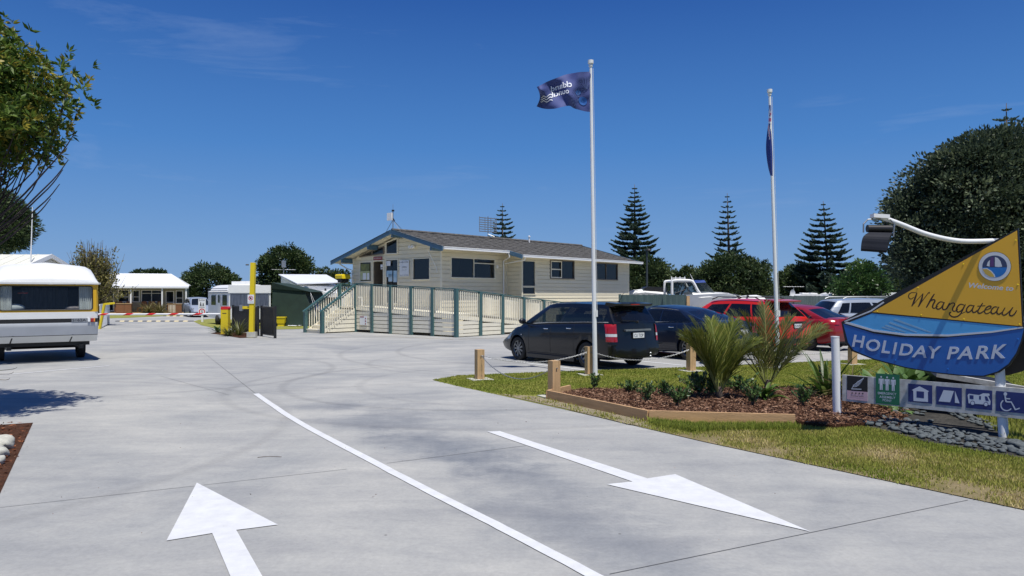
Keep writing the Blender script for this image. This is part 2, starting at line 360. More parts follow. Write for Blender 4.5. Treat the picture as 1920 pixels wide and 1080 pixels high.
M['grass'] = foliage('grass_blades', (0.23, 0.28, 0.045), (0.38, 0.37, 0.09), (0.60, 0.48, 0.25), 0.7, 0.35, 0.15)
M['linepaint'] = PM('road_paint', (0.66, 0.67, 0.67), 0.8, scale=7, col2=(0.56, 0.565, 0.57), detail=10, bump=0.2, bscale=80)
M['jointgrey'] = PM('saw_cut_grey', (0.12, 0.12, 0.12), 0.9)  # plain dark grey of the saw-cut slab joints
M['pine'] = foliage('norfolk_needles', (0.040, 0.068, 0.056), (0.075, 0.120, 0.088), (0.13, 0.19, 0.12), 0.6, 0.3, 0.25)
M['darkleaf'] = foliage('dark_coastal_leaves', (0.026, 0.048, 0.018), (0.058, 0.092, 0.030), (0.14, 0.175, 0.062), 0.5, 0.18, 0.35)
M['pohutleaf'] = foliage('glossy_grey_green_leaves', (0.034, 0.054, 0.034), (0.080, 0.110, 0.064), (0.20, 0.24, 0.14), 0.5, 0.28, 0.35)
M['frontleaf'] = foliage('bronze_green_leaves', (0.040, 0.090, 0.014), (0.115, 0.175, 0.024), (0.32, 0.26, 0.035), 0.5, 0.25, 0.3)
M['olive'] = foliage('olive_twig_leaves', (0.07, 0.07, 0.018), (0.15, 0.14, 0.032), (0.25, 0.21, 0.06), 0.6, 0.2)
M['palmleaf'] = foliage('palm_leaflets', (0.060, 0.090, 0.016), (0.18, 0.215, 0.035), (0.36, 0.34, 0.09), 0.38, 0.25, 0.5)
M['palmdark'] = foliage('dusty_palm_leaflets', (0.045, 0.060, 0.018), (0.125, 0.145, 0.035), (0.27, 0.24, 0.08), 0.42, 0.2, 0.5)
M['shrub'] = foliage('shrub_leaves', (0.030, 0.075, 0.020), (0.070, 0.14, 0.038), (0.16, 0.24, 0.075), 0.35, 0.2, 0.5)
M['strap'] = foliage('strap_leaves', (0.035, 0.08, 0.014), (0.09, 0.17, 0.03), (0.20, 0.28, 0.07), 0.4, 0.3, 0.4)
M['agave'] = foliage('broad_succulent_leaves', (0.06, 0.12, 0.03), (0.14, 0.24, 0.07), (0.28, 0.36, 0.13), 0.5, 0.25, 0.3)
M['drygrass'] = foliage('dry_tussock', (0.10, 0.09, 0.03), (0.22, 0.19, 0.08), (0.42, 0.33, 0.20), 0.7, 0.3, 0.2)
M['bark'] = PM('bark', (0.10, 0.075, 0.055), 0.9, var=0.35, scale=12, bump=0.5, stretch=(1, 1, 0.3))
M['twig'] = PM('grey_twigs', (0.13, 0.105, 0.065), 0.9, var=0.25, scale=8)
M['cream'] = PM('cream_weatherboard', (0.77, 0.70, 0.52), 0.6, var=0.035, scale=1.5, stretch=(1, 1, 3))
M['rail'] = PM('cream_timber', (0.80, 0.75, 0.60), 0.6, var=0.06, scale=4, stretch=(1, 1, 2))
M['green'] = PM('green_paint', (0.055, 0.125, 0.125), 0.45, var=0.1, scale=4)
M['blueboard'] = PM('blue_fascia_paint', (0.07, 0.15, 0.22), 0.45, var=0.1, scale=3)
M['soffit'] = PM('soffit', (0.62, 0.58, 0.45), 0.7, var=0.03)
M['white'] = PM('white_paint', (0.80, 0.80, 0.78), 0.4, var=0.03, scale=3)
M['whitemetal'] = PM('white_coated_metal', (0.80, 0.81, 0.81), 0.5, var=0.05, scale=2, spec=0.5)
M['roofwhite'] = PM('white_iron_roof', (0.78, 0.79, 0.79), 0.4, var=0.03, scale=1.0)
M['glassdark'] = glass('dark_window_glass', (0.012, 0.016, 0.02), 0.25)
M['glassclear'] = glass('clear_window_glass', (0.02, 0.03, 0.035), 0.55)
M['black'] = PM('black_plastic', (0.012, 0.012, 0.013), 0.5, var=0.1)
M['darkin'] = PM('dark_interior', (0.02, 0.02, 0.022), 0.9, var=0.2)
M['rubber'] = PM('tyre_rubber', (0.018, 0.018, 0.018), 0.85, var=0.2, scale=20)
M['alloy'] = PM('alloy_wheel', (0.27, 0.28, 0.29), 0.35, 0.8, var=0.05)
M['chrome'] = PM('chrome', (0.75, 0.76, 0.78), 0.12, 1.0, var=0.02)
M['steel'] = PM('galvanised_steel', (0.33, 0.34, 0.35), 0.45, 0.7, var=0.12, scale=10)
M['redlens'] = PM('red_lens', (0.34, 0.006, 0.008), 0.25, var=0.15, scale=9, coat=1.0)
M['amber'] = PM('amber_lens', (0.75, 0.25, 0.02), 0.15, var=0.05, coat=1.0)
M['clearlens'] = PM('clear_lens', (0.62, 0.62, 0.64), 0.12, var=0.1, coat=1.0)
M['yellow'] = PM('yellow_paint', (0.72, 0.55, 0.012), 0.4, var=0.04, scale=3)
M['red'] = PM('red_paint', (0.62, 0.02, 0.02), 0.35, var=0.04)
M['timber'] = PM('treated_pine', (0.52, 0.335, 0.165), 0.75, var=0.16, scale=7, bump=0.25, stretch=(3, 3, 0.4), detail=7)
M['timberh'] = PM('treated_pine_sleeper', (0.52, 0.32, 0.16), 0.8, var=0.16, scale=6, bump=0.25, stretch=(0.5, 0.5, 4), detail=7)
M['paper'] = PM('paper', (0.75, 0.77, 0.78), 0.8, var=0.05)
M['ink'] = PM('black_ink', (0.02, 0.02, 0.025), 0.6, var=0.05)
M['stone'] = PM('river_stone', (0.085, 0.10, 0.105), 0.8, var=0.4, scale=3.5, bump=0.15)
M['palestone'] = PM('pale_stone', (0.46, 0.45, 0.39), 0.8, var=0.18, scale=5, bump=0.15)
print('setup done')
# ================================================================ ground and driveway
mb = MB(); mb.poly([(-900, -300, -0.03), (900, -300, -0.03), (900, 1500, -0.03), (-900, 1500, -0.03)])
mb.build('ground', M['field'], kind='structure')
mb = MB(); mb.poly([(-45, -8, 0), (45, -8, 0), (45, 66, 0), (-45, 66, 0)]); mb.build('driveway', M['concrete'], kind='structure')
E = [G(812, 713), G(860, 724.5), G(930, 739.5), G(1063, 769), G(1320, 829), G(1600, 889), G(1920, 957)]
edge = [V((p.x, p.y, 0)) for p in E]
lawn_top = [V((8.4, 19.7, 0)), V((4.37, 18.0, 0)), V((1.12, 17.0, 0)), V((-1.15, 16.15, 0))]
lawn_poly = edge+[V((8.4, -1.0, 0)), V((40, -1.0, 0)), V((40, 30, 0)), V((14.5, 21.9, 0))]+lawn_top
def sheet(name, poly, m, z, kind='structure'):
    mb = MB(); mb.poly([(p[0], p[1], z) for p in poly]); return mb.build(name, m, kind=kind)
sheet('lawn_ground', lawn_poly, M['lawn'], 0.004)
# dry verge beside the drive, sandy soil along the timber edge
vin = [G(1490, 799), G(1560, 806), G(1575, 796), G(1640, 805.5), G(1740, 832.5), G(1920, 862.5)]
verge_poly = [G(1217, 796), G(1300, 801), G(1400, 802)]+vin+[V((7.6, 1.5, 0)), V((8.2, -1, 0))]+[V((8.4, -1, 0))]+edge[::-1][:4]
verge_poly = [G(1217, 796)]+vin+[V((6.6, 4.0, 0)), V((8.3, -0.9, 0))]+[edge[6]+V((2.6, -4.0, 0))]+[edge[6], edge[5], edge[4], edge[3]]
sheet('verge_ground', verge_poly, M['verge'], 0.008)
soil_poly = [edge[2]+V((0.05, 0, 0)), G(1000, 744), G(1031, 750), G(1217, 792), G(1300, 800), G(1240, 806), G(1180, 797), edge[3]+V((0.02, 0.02, 0))]
sheet('sandy_ground', soil_poly, M['soil'], 0.012)
sheet('bare_patch_ground', [G(1262, 732), G(1300, 729), G(1345, 733), G(1340, 742), G(1290, 744), G(1258, 740)], M['soil'], 0.016)
# planting bed
ba, bb, bc = G(1030, 749), G(1217, 790), G(1488, 798)
bed_poly = [ba, bb, bc, G(1560, 806), G(1640, 800), G(1680, 770), G(1640, 738), G(1560, 733), G(1350, 735), G(1250, 737), G(1100, 735), G(1071, 739.5)]
BEDZ = 0.065
mb = MB(); top = [(p.x, p.y, BEDZ) for p in bed_poly]; mb.poly(top)
low = [(p.x, p.y, 0.0) for p in bed_poly]
for i in range(len(top)):
    j = (i+1) % len(top); mb.poly([low[i], low[j], top[j], top[i]])
mb.build('planting_bed_ground', M['mulchbase'], kind='structure')
# rock bed under the sign
rock_poly = [G(1575, 794), G(1640, 805), G(1740, 832), G(1920, 862), V((7.5, 6.9, 0)), V((8.1, 8.6, 0)), V((7.3, 11.2, 0)), G(1800, 752), G(1700, 752), G(1630, 770)]
M['stonebase'] = ground_mat('stone_bed_soil', (0.05, 0.048, 0.045), (0.085, 0.08, 0.07), (0.03, 0.03, 0.028), 3, 30)
sheet('rock_bed_ground', rock_poly, M['stonebase'], 0.016)
# left bed
lb = [G(62, 793), G(0, 797), V((-13, 9.9, 0)), V((-13, 2, 0)), V((-3.6, 2, 0)), G(0, 926)]
lb = [V((p.x, p.y, 0)) for p in lb]
sheet('left_bed_ground', lb, M['mulchbase'], 0.005)
# far grass areas
def gpoly(*pp): return [G(*p) for p in pp]
sheet('grass_island_ground', gpoly((363, 603), (372, 600), (400, 597.5), (560, 597.5), (650, 600), (650, 612), (560, 617), (516, 618), (440, 616), (400, 615), (378, 610)), M['lawn'], 0.010)
sheet('cabin_lawn_ground', gpoly((150, 600), (206, 597), (240, 596), (360, 590.3), (300, 588.5), (150, 588.5)), M['lawn'], 0.010)
sheet('mulch_island_ground', gpoly((395, 625), (420, 621), (470, 625), (478, 633), (450, 634), (420, 629)), M['mulchbase'], 0.012)
# painted lines and arrows: each is a mark on the drive
def paint_strip(name, pts, w, z=0.006, mat='linepaint', taper=None):
    P = catmull([V((p.x, p.y, 0)) for p in pts], 8) if len(pts) > 2 else [V((p.x, p.y, 0)) for p in pts]
    L, R = [], []
    for i, p in enumerate(P):
        d = (P[min(i+1, len(P)-1)]-P[max(i-1, 0)]).normalized(); n = V((-d.y, d.x, 0)); j = noise.noise(p*4)*0.006
        L.append(p+n*(w/2+j)+V((0, 0, z))); R.append(p-n*(w/2-j)+V((0, 0, z)))
    mb = MB(); mb.grid([L, R]); return mb.build(name, M[mat], kind='structure')
paint_strip('centre_line', [G(480, 738.5), G(552, 787), G(702, 867.5), G(820, 929), G(942, 991), G(1112, 1080), G(1240, 1146)], 0.10)
mb = MB(); mb.poly([V((p.x, p.y, 0.006)) for p in gpoly((369, 906), (312, 1015), (398, 1001), (432, 1082), (500, 1200), (585, 1200), (492, 1082), (443, 995), (521, 985))][::-1])
mb.build('direction_arrow', M['linepaint'], kind='structure')
mb = MB(); mb.poly([V((p.x, p.y, 0.006)) for p in gpoly((913, 810), (937, 809), (1214, 898), (1266, 890), (1520, 998), (1137, 909), (1186, 904))][::-1])
mb.build('direction_arrow', M['linepaint'], kind='structure')
for a, b, w in ((G(0, 704), G(205, 686), 0.09), (G(1150, 691), G(1060, 676), 0.1)):
    paint_strip('bay_line', [a, b], w)
hd = V((-0.59, 0.81, 0)).normalized(); rt = V((hd.y, -hd.x, 0))
W0 = V((1.85, 17.9, 0))
for k in (-0.45, 2.3, 4.85, 7.6, 10.4):
    p = W0+rt*k-hd*0.9
    paint_strip('bay_line', [p, p+hd*5.0], 0.10)
# saw-cut joints in the slab
mb = MB()
def joint(a, b, w=0.007):
    d = (b-a).normalized(); n = V((-d.y, d.x, 0))*w/2; z = V((0, 0, 0.0035)); mb.poly([a-n+z, b-n+z, b+n+z, a+n+z])
joint(G(380, 660), G(479, 738)); joint(G(1143, 1077), G(1815, 938)); joint(G(300, 705), G(430, 741), 0.006)
joint(G(0, 952), G(650, 880), 0.007); joint(G(725, 869), G(985, 836), 0.008); joint(G(478, 737), G(860, 712), 0.008)
joint(G(0, 764), G(478, 737), 0.005); joint(G(380, 660), G(100, 648), 0.006); joint(G(380, 660), G(900, 648), 0.006); joint(G(190, 633), G(420, 629), 0.02)
mb.build('slab_joint', M['jointgrey'], kind='structure')
M['oldyellow'] = PM('worn_yellow_line', (0.50, 0.40, 0.22), 0.8, scale=6, col2=(0.38, 0.36, 0.30), detail=8)
paint_strip('yellow_line', [G(610, 633), G(720, 631.5), G(850, 636.5)], 0.09, mat='oldyellow'); paint_strip('yellow_line', [G(860, 636.5), G(955, 633)], 0.09, mat='oldyellow')

# speed humps
for (y, xa, xb, lab) in ((602.6, 218, 362, 'nearer striped rubber speed hump behind the boom'), (592.8, 307, 395, 'further striped rubber speed hump near the cabin')):
    a, b = G(xa, y), G(xb, y); n = 17 if y > 600 else 14
    t = thing('speed_hump', (a+b)/2, 0, lab, 'speed hump', 'striped speed humps')
    M_y = M['yellow']
    for k in range(n):
        p, q = a.lerp(b, k/n), a.lerp(b, (k+1)/n); m2 = MB()
        m2.prism([p+V((0, -.17, 0.001)), p+V((0, -.10, .045)), p+V((0, .10, .045)), p+V((0, .17, 0.001))], (q-p)*0.985)
        m2.build('segment', M['black'] if k % 2 == 0 else PM('faded_yellow', (0.72, 0.58, 0.28), 0.7), t, world=True)

# ================================================================ reception building
HX = V((0.66, 0.75, 0)).normalized(); HRZ = math.atan2(HX.y, HX.x)
HO = V((-3.05, 32.6, 0)); HM = Matrix.Translation(HO) @ Matrix.Rotation(HRZ, 4, 'Z')
def hplane_x(x): return Plane((HM @ V((x, 0, 0)))[:2], (HM.to_3x3() @ V((0, 1, 0)))[:2])      # wall across the house: s = local y
def hplane_y(y): return Plane((HM @ V((0, y, 0)))[:2], (HM.to_3x3() @ V((1, 0, 0)))[:2])      # wall along the house: s = local x
house = thing('reception_building', HO, HRZ, 'cream weatherboard reception building with dark tiled gable roof and blue bargeboards behind the ramp', 'building')
RZ_, RY = 4.76, 3.4
SL = (RZ_-3.85)/3.4
def roofz(y): return RZ_-abs(y-RY)*(SL if y < RY else 0.277)
def siding(mb, P0, d, out, L, z0, z1, holes=(), pitch=0.19, m=0, top=None, proud=0.016):
    P0, d, out = V(P0), V(d), V(out)
    zs = {z0, z1}
    z = z0
    while z < z1: zs.add(round(z, 4)); z += pitch
    for h in holes: zs.add(h[2]); zs.add(h[3])
    zs = sorted(q for q in zs if z0 <= q <= z1)
    for a, b in zip(zs[:-1], zs[1:]):
        if b-a < 0.004: continue
        k0 = (a-z0) % pitch/pitch; k1 = min(1, k0+(b-a)/pitch)
        if k0 > 0.985: k0 = 0
        pa, pb = proud*(1-k0), proud*(1-k1)
        lo0, hi0, lo1, hi1 = 0, L, 0, L
        if top:
            f = [s/200*L for s in range(201)]
            A = [s for s in f if top(s) >= a]; B = [s for s in f if top(s) >= b]
            if len(A) < 2: continue
            lo0, hi0 = A[0], A[-1]; lo1, hi1 = (B[0], B[-1]) if len(B) > 1 else ((A[0]+A[-1])/2,)*2
        cuts = sorted([(h[0], h[1]) for h in holes if h[2] < (a+b)/2 < h[3]])
        segs = []; s0, t0 = lo0, lo1
        for c0, c1 in cuts:
            segs.append((s0, t0, c0, c0)); s0 = t0 = c1
        segs.append((s0, t0, hi0, hi1))
        for (p, q, r, s) in segs:
            if r-p < 0.002 and s-q < 0.002: continue
            g = .020 if (k0 < 0.01 and a > z0 and b-a > .05) else 0
            if g:
                i_ = -out*.035; mb.poly([P0+d*p+i_+V((0, 0, a)), P0+d*r+i_+V((0, 0, a)), P0+d*r+i_+V((0, 0, a+g)), P0+d*p+i_+V((0, 0, a+g))], m)
                mb.poly([P0+d*p+i_+V((0, 0, a+g)), P0+d*r+i_+V((0, 0, a+g)), P0+d*r+out*pa+V((0, 0, a+g)), P0+d*p+out*pa+V((0, 0, a+g))], m)
                mb.poly([P0+d*p+V((0, 0, a)), P0+d*r+V((0, 0, a)), P0+d*r+i_+V((0, 0, a)), P0+d*p+i_+V((0, 0, a))], m)
            mb.poly([P0+d*p+out*pa+V((0, 0, a+g)), P0+d*r+out*pa+V((0, 0, a+g)), P0+d*s+out*pb+V((0, 0, b)), P0+d*q+out*pb+V((0, 0, b))], m)
def rect_on(pl, x0, y0, x1, y1):
    xm = (x0+x1)/2; a, b = pl.sz(x0, y0)[0], pl.sz(x1, y0)[0]
    return (min(a, b), max(a, b), pl.sz(xm, y1)[1], pl.sz(xm, y0)[1])
def window_unit(parent, P0, d, out, r, frame='white', fw=0.05, mull=(), trans=(), depth=0.07, g='glassdark', name='window'):
    """r = s0,s1,z0,z1 hole; frame ring plus mullions, and a pane child"""
    P0, d, out = V(P0), V(d), V(out); s0, s1, z0, z1 = r; mb = MB(); Z = V((0, 0, 1))
    def b(sa, sb, za, zb, o0=-0.05, o1=0.03): mb.obox(P0+d*sa+Z*za+out*o0, d*(sb-sa), out*(o1-o0), Z*(zb-za))
    b(s0-fw, s1+fw, z1, z1+fw); b(s0-fw, s1+fw, z0-fw, z0, -0.05, 0.05); b(s0-fw, s0, z0, z1); b(s1, s1+fw, z0, z1)
    for q in mull: b(s0+(s1-s0)*q-fw*.4, s0+(s1-s0)*q+fw*.4, z0, z1, -0.04, 0.015)
    for (qa, qb, qz) in trans: b(s0+(s1-s0)*qa, s0+(s1-s0)*qb, z0+(z1-z0)*qz-fw*.4, z0+(z1-z0)*qz+fw*.4, -0.045, 0.01)
    w = mb.build(name, M[frame], parent)
    gb = MB(); o = P0-out*0.025; gb.poly([o+d*s0+Z*z0, o+d*s1+Z*z0, o+d*s1+Z*z1, o+d*s0+Z*z1]); gb.build('pane', M[g], w)
    return w
ex, ey, ez = V((1, 0, 0)), V((0, 1, 0)), V((0, 0, 1))
GX = 0.6; pg = hplane_x(GX)
YW0, YW1 = 0.7, 7.14
# gable wall openings measured off the photo, as real rectangles on that wall
wA = rect_on(pg, 676, 492, 696, 527); dr = rect_on(pg, 700, 490, 719, 548); wB = rect_on(pg, 724.5, 487.5, 746, 548); wC = rect_on(pg, 775, 485, 805.5, 523.5)
mb = MB(); FL = 1.22
dr = (dr[0], dr[1], FL+0.03, dr[3]); wB = (wB[0], wB[1], FL+0.15, wB[3])
siding(mb, (GX, YW1, 0), (0, -1, 0), (-1, 0, 0), YW1-YW0, 0.05, 4.8, [(YW1-h[1], YW1-h[0], h[2], h[3]) for h in (wA, dr, wB, wC)], top=lambda s: roofz(YW1-s)-0.14)
ps1 = hplane_y(YW0); wD = rect_on(ps1, 846, 485.5, 927, 520.5)
siding(mb, (GX, YW0, 0), (1, 0, 0), (0, -1, 0), 4.42, 0.05, 3.86, [(wD[0]-GX, wD[1]-GX, wD[2], wD[3])])
YW2 = -0.3; ps2 = hplane_y(YW2); XS = 5.02; XE = 14.5
siding(mb, (XS, YW0, 0), (0, -1, 0), (-1, 0, 0), 1.0, 0.05, 3.8)
wE = rect_on(ps2, 979.5, 490, 1003, 536); wE2 = rect_on(ps2, 979.5, 539, 1003, 551); wF = rect_on(ps2, 1032, 490, 1075.5, 521.5); wG = rect_on(ps2, 1117.5, 495, 1157, 523.5)
wE = (XS+0.03, wE[1], wE[2], wE[3]); wE2 = (XS+0.03, wE2[1], wE2[2], wE2[3])
siding(mb, (XS, YW2, 0), (1, 0, 0), (0, -1, 0), XE-XS, 0.05, 3.74, [(h[0]-XS, h[1]-XS, h[2], h[3]) for h in (wE, wE2, wF, wG)])
siding(mb, (XE, YW2, 0), (0, 1, 0), (1, 0, 0), YW1-YW2, 0.05, 4.8, top=lambda s: roofz(YW2+s)-0.14)
siding(mb, (XE, YW1, 0), (-1, 0, 0), (0, 1, 0), XE-GX, 0.05, 3.5)
mb.build('wall', M['cream'], house)
for x, y in ((GX, YW0), (GX, YW1), (XS, YW0), (XS, YW2), (XE, YW2), (XE, YW1)):        # corner boards
    mb = MB(); mb.box(x-0.03, x+0.03, y-0.03, y+0.03, 0.02, min(roofz(y)-0.15, 3.8)); mb.build('corner_board', M['rail'], house)
mb = MB(); mb.box(GX+0.3, XE-0.2, YW2+1.3, YW1-0.2, FL-0.1, FL); mb.box(GX+2.4, GX+2.5, YW0+0.1, YW1-0.1, FL, 3.6); mb.box(GX+0.4, XE-.2, 1.9, 2.0, FL, 3.6); mb.box(XS+.1, XE-.2, 0.6, 0.66, FL-.6, 3.5)
mb.build('interior_partition', M['darkin'], house)
P = (GX, 0, 0)
wa = window_unit(house, P, (0, 1, 0), (-1, 0, 0), wA, 'rail'); wb = window_unit(house, P, (0, 1, 0), (-1, 0, 0), wB, 'rail', trans=())
wc = window_unit(house, P, (0, 1, 0), (-1, 0, 0), wC, 'rail', 0.03)
window_unit(house, (0, YW0, 0), (1, 0, 0), (0, -1, 0), wD, 'rail', 0.05, mull=(0.51,), trans=((0.51, 1, 0.78),))
window_unit(house, (0, YW2, 0), (1, 0, 0), (0, -1, 0), wE, 'rail', 0.03); window_unit(house, (0, YW2, 0), (1, 0, 0), (0, -1, 0), wE2, 'rail', 0.03)
M['bronze'] = PM('bronze_frame', (0.14, 0.115, 0.09), 0.5)
window_unit(house, (0, YW2, 0), (1, 0, 0), (0, -1, 0), wF, 'bronze', 0.05, mull=(0.46,), trans=((0, 0.46, 0.5),)); window_unit(house, (0, YW2, 0), (1, 0, 0), (0, -1, 0), wG, 'bronze', 0.05, mull=(0.47,))
mb = MB()
for sa, sb, za, zb in ((wF[0]-.0, wF[0]+(wF[1]-wF[0])*.46, wF[2], wF[3]),):
    for z_ in (za, (za+zb)/2-.02, zb-.05): mb.box(sa, sb, YW2-0.045, YW2-0.031, z_, z_+.05)
    mb.box(sa, sa+.05, YW2-.044, YW2-.03, za, zb); mb.box(sb-.05, sb, YW2-.044, YW2-.03, za, zb)
mb.build('opening_sash', M['rail'], house)
# open doorway with frame
mb = MB()
for ya, yb, za, zb in ((dr[0]-.05, dr[0], dr[2], dr[3]+.05), (dr[1], dr[1]+.05, dr[2], dr[3]+.05), (dr[0], dr[1], dr[3], dr[3]+.05)): mb.box(GX-.04, GX+.08, ya, yb, za, zb)
mb.build('door_frame', M['rail'], house)
mb = MB(); mb.box(GX+.02, GX+0.85, dr[1]-.045, dr[1]-.005, dr[2], dr[3]-.03); d_ = mb.build('door', M['bronze'], house)
mb = MB(); mb.tube([(GX+.75, dr[1]-.06, FL+1.0), (GX+.75, dr[1]-.10, FL+1.0), (GX+.62, dr[1]-.10, FL+1.0)], .012, 6); mb.build('handle', M['steel'], d_)
# posters and papers on the reception glass
def poster(pl, parent, x0, y0, x1, y1, m, off=0.012, name='poster', dx=0):
    a = rect_on(pl, x0, y0, x1, y1); mb = MB(); X = GX-0.03-off; mb.obox((X, a[0], a[2]), (0, a[1]-a[0], 0), (-0.004, 0, 0), (0, 0, a[3]-a[2])); return mb.build(name, m, parent), a, X
M['bluepaper'] = PM('blue_poster', (0.16, 0.40, 0.62), 0.6, var=0.4, scale=3, col2=(0.5, 0.62, 0.7)); M['greenpaper'] = PM('green_poster', (0.25, 0.27, 0.08), 0.6, col2=(0.08, 0.10, 0.05), scale=4)
M['yellowpaper'] = PM('pale_poster', (0.55, 0.56, 0.40), 0.7, col2=(0.42, 0.45, 0.2), scale=4)
for q in ((725.8, 489.5, 733.5, 498.5, 'paper'), (726, 507.5, 737, 519.5, 'bluepaper'), (729.5, 514, 737, 528, 'bluepaper'), (739, 507.5, 745.5, 529, 'bluepaper')): poster(pg, wb, *q[:4], M[q[4]])
for q in ((677.5, 495, 694, 508, 'greenpaper'), (677, 508.5, 694.5, 525, 'yellowpaper')): poster(pg, wa, *q[:4], M[q[4]])
for q in ((682, 512, 688, 524.5, 'paper'), (690, 512, 694, 524.5, 'paper')): poster(pg, wa, *q[:4], M[q[4]], 0.02)
for q in ((714.8, 496, 718.8, 501.5), (715, 503, 718.6, 505)): poster(pg, d_, *q, M['paper'])
# clerestory glazing under the gable
def hp(px, py, off=0.0):
    s, z = pg.sz(px, py); return V((GX-off, s, z))
for pts in (((676, 481.8), (698, 478.5), (698, 470.5), (676, 481)), ((700, 478.2), (720.5, 475.5), (720.5, 462.5), (700, 470)), ((725.5, 476), (746.5, 475.5), (746.5, 447), (725.5, 455))):
    mb = MB(); P_ = [hp(x, y, 0.03) for x, y in pts]; mb.prism(P_, (-0.01, 0, 0)); w = mb.build('clerestory_pane', M['glassdark'], house)
    fb = MB()
    for i in range(len(P_)): fb.bar(P_[i]+V((-.012, 0, 0)), P_[(i+1) % len(P_)]+V((-.012, 0, 0)), 0.05, 0.05, up=(1, 0, 0))
    fb.build('frame', M['rail'] if pts[0][0] == 725.5 else M['bronze'], w)
# signs on the gable wall
M['signred'] = PM('sign_red', (0.28, 0.02, 0.03), 0.5)
s_, a, X = poster(pg, house, 702, 481.3, 718, 487.6, M['signred'], 0.03, 'reception_sign')
mb = MB(); text_box(mb, 'RECEPTION', (X-.007, a[1]-.06, a[2]+.05), (0, -(a[1]-a[0]-.12), 0), (0, 0, a[3]-a[2]-.10)); mb.build('lettering', M['paper'], s_)
s_, a, X = poster(pg, house, 751, 488.2, 768.3, 518.3, M['paper'], 0.02, 'welcome_sign')
mb = MB(); h = a[3]-a[2]; w_ = a[1]-a[0]
text_box(mb, 'WELCOME', (X-.007, a[1]-.08*w_, a[2]+h*.84), (0, -w_*.84, 0), (0, 0, h*.09)); text_box(mb, 'OPEN', (X-.007, a[1]-.25*w_, a[2]+h*.52), (0, -w_*.5, 0), (0, 0, h*.10))
text_box(mb, '8.30AM TO 5PM', (X-.007, a[1]-.25*w_, a[2]+h*.38), (0, -w_*.5, 0), (0, 0, h*.04)); text_box(mb, 'PH 09 422 6305', (X-.007, a[1]-.06*w_, a[2]+h*.05), (0, -w_*.88, 0), (0, 0, h*.055))
mb.build('lettering', M['ink'], s_)
# roof in tile courses
M['tile'] = PM('dark_roof_tiles', (0.17, 0.16, 0.145), 0.9, scale=9, bump=0.6, stretch=(1, 1, 1), bscale=30, col2=(0.045, 0.043, 0.042), detail=8)
def tiled(mb, x0, x1, ya, yb, zf, courses):
    """slope from ya (ridge) to yb (eave)"""
    out = 1 if yb > ya else -1
    nn = int((x1-x0)/0.34)
    for c in range(courses):
        a, b = lerp(ya, yb, c/courses), lerp(ya, yb, (c+1)/courses); za, zb = zf(a), zf(b)
        off = 0.17*(c % 2)
        rows = [[], [], []]
        for k in range(nn+1):
            x = min(x1, x0+k*(x1-x0)/nn)
            wv = 0.012*math.cos(2*math.pi*(k/2.0)+c)+0.008*noise.noise(V((x*3, a*3, 1)))
            rows[0].append(V((x, a, za+0.004+wv*.3))); rows[1].append(V((x, b, zb+0.040+wv))); rows[2].append(V((x, b, zb+0.0+wv*.3)))
        if out > 0: rows = [r[::-1] for r in rows]
        mb.grid(rows[::-1])
mb = MB()
tiled(mb, 0, 4.35, RY, -0.02, roofz, 10); tiled(mb, 4.35, 15, RY, -0.82, roofz, 13); tiled(mb, 0, 15, RY, 8.12, roofz, 13)
mb.tube([(0, RY, RZ_+.03), (15, RY, RZ_+.03)], .075, 8)
roof = mb.build('roof', M['tile'], house)
mb = MB()                                         # underside
def slab(x0, x1, ya, yb, dz=-0.04, th=0.05):
    mb.prism([(x0, ya, roofz(ya)+dz), (x0, yb, roofz(yb)+dz), (x0, yb, roofz(yb)+dz-th), (x0, ya, roofz(ya)+dz-th)], (x1-x0, 0, 0))
slab(0.03, 4.33, RY, 0.0); slab(4.36, 14.97, RY, -0.8); slab(0.03, 14.97, RY, 8.1); mb.build('soffit', M['soffit'], house)
mb = MB()                                         # bargeboards
def barge(x, ya, yb, th=0.2, w=0.045):
    mb = MB(); mb.prism([(x, ya, roofz(ya)+.045), (x, yb, roofz(yb)+.045), (x, yb, roofz(yb)+.045-th), (x, ya, roofz(ya)+.045-th)], (-w, 0, 0))
    mb.build('bargeboard', M['blueboard'], house)
barge(0.0, RY, -0.06); barge(0.0, RY, 8.2); barge(4.36, 0.05, -0.9); barge(15.045, RY, -0.85); barge(15.045, RY, 8.2)
mb = MB(); mb.prism([(-0.05, RY+.1, roofz(RY+.1)+.047), (-0.05, 8.2, roofz(8.2)+.047), (-0.05, 8.2, roofz(8.2)+.02), (-0.05, RY+.1, roofz(RY+.1)+.02)], (-.015, 0, 0))
mb.prism([(-0.05, RY, roofz(RY)+.047), (-0.05, -.06, roofz(-.06)+.047), (-0.05, -.06, roofz(-.06)+.02), (-0.05, RY, roofz(RY)+.02)], (-.015, 0, 0)); mb.build('roof_flashing', M['black'], house)
for y in (0.72, 3.4, 5.2, 7.3):                    # outrigger beams
    mb = MB(); z = roofz(y)-0.10; mb.box(-0.02, GX+.02, y-.05, y+.05, z-.22, z); mb.build('outrigger_beam', M['blueboard'], house)
mb = MB()                                         # gutters and downpipes
def gutter(x0, x1, y, z): mb.box(x0, x1, y-.11, y, z-.11, z); mb.box(x0-.01, x1+.01, y-.12, y-.11, z-.02, z+.01)
gutter(0.02, 4.36, -0.01, 3.86); mb.build('gutter', M['white'], house); mb = MB(); gutter(4.40, 15.1, -0.81, 3.65); mb.build('gutter', M['white'], house); mb = MB()
mb.box(-0.0, 15, 8.13, 8.24, roofz(8.12)-.1, roofz(8.12)+.01); mb.build('gutter', M['white'], house)
mb = MB(); mb.tube([(4.30, -.06, 3.74), (4.34, -.1, 3.58), (4.70, .62, 3.42), (4.72, .64, 3.3), (4.72, .64, .2)], .035, 8); mb.build('downpipe', M['white'], house); mb = MB()
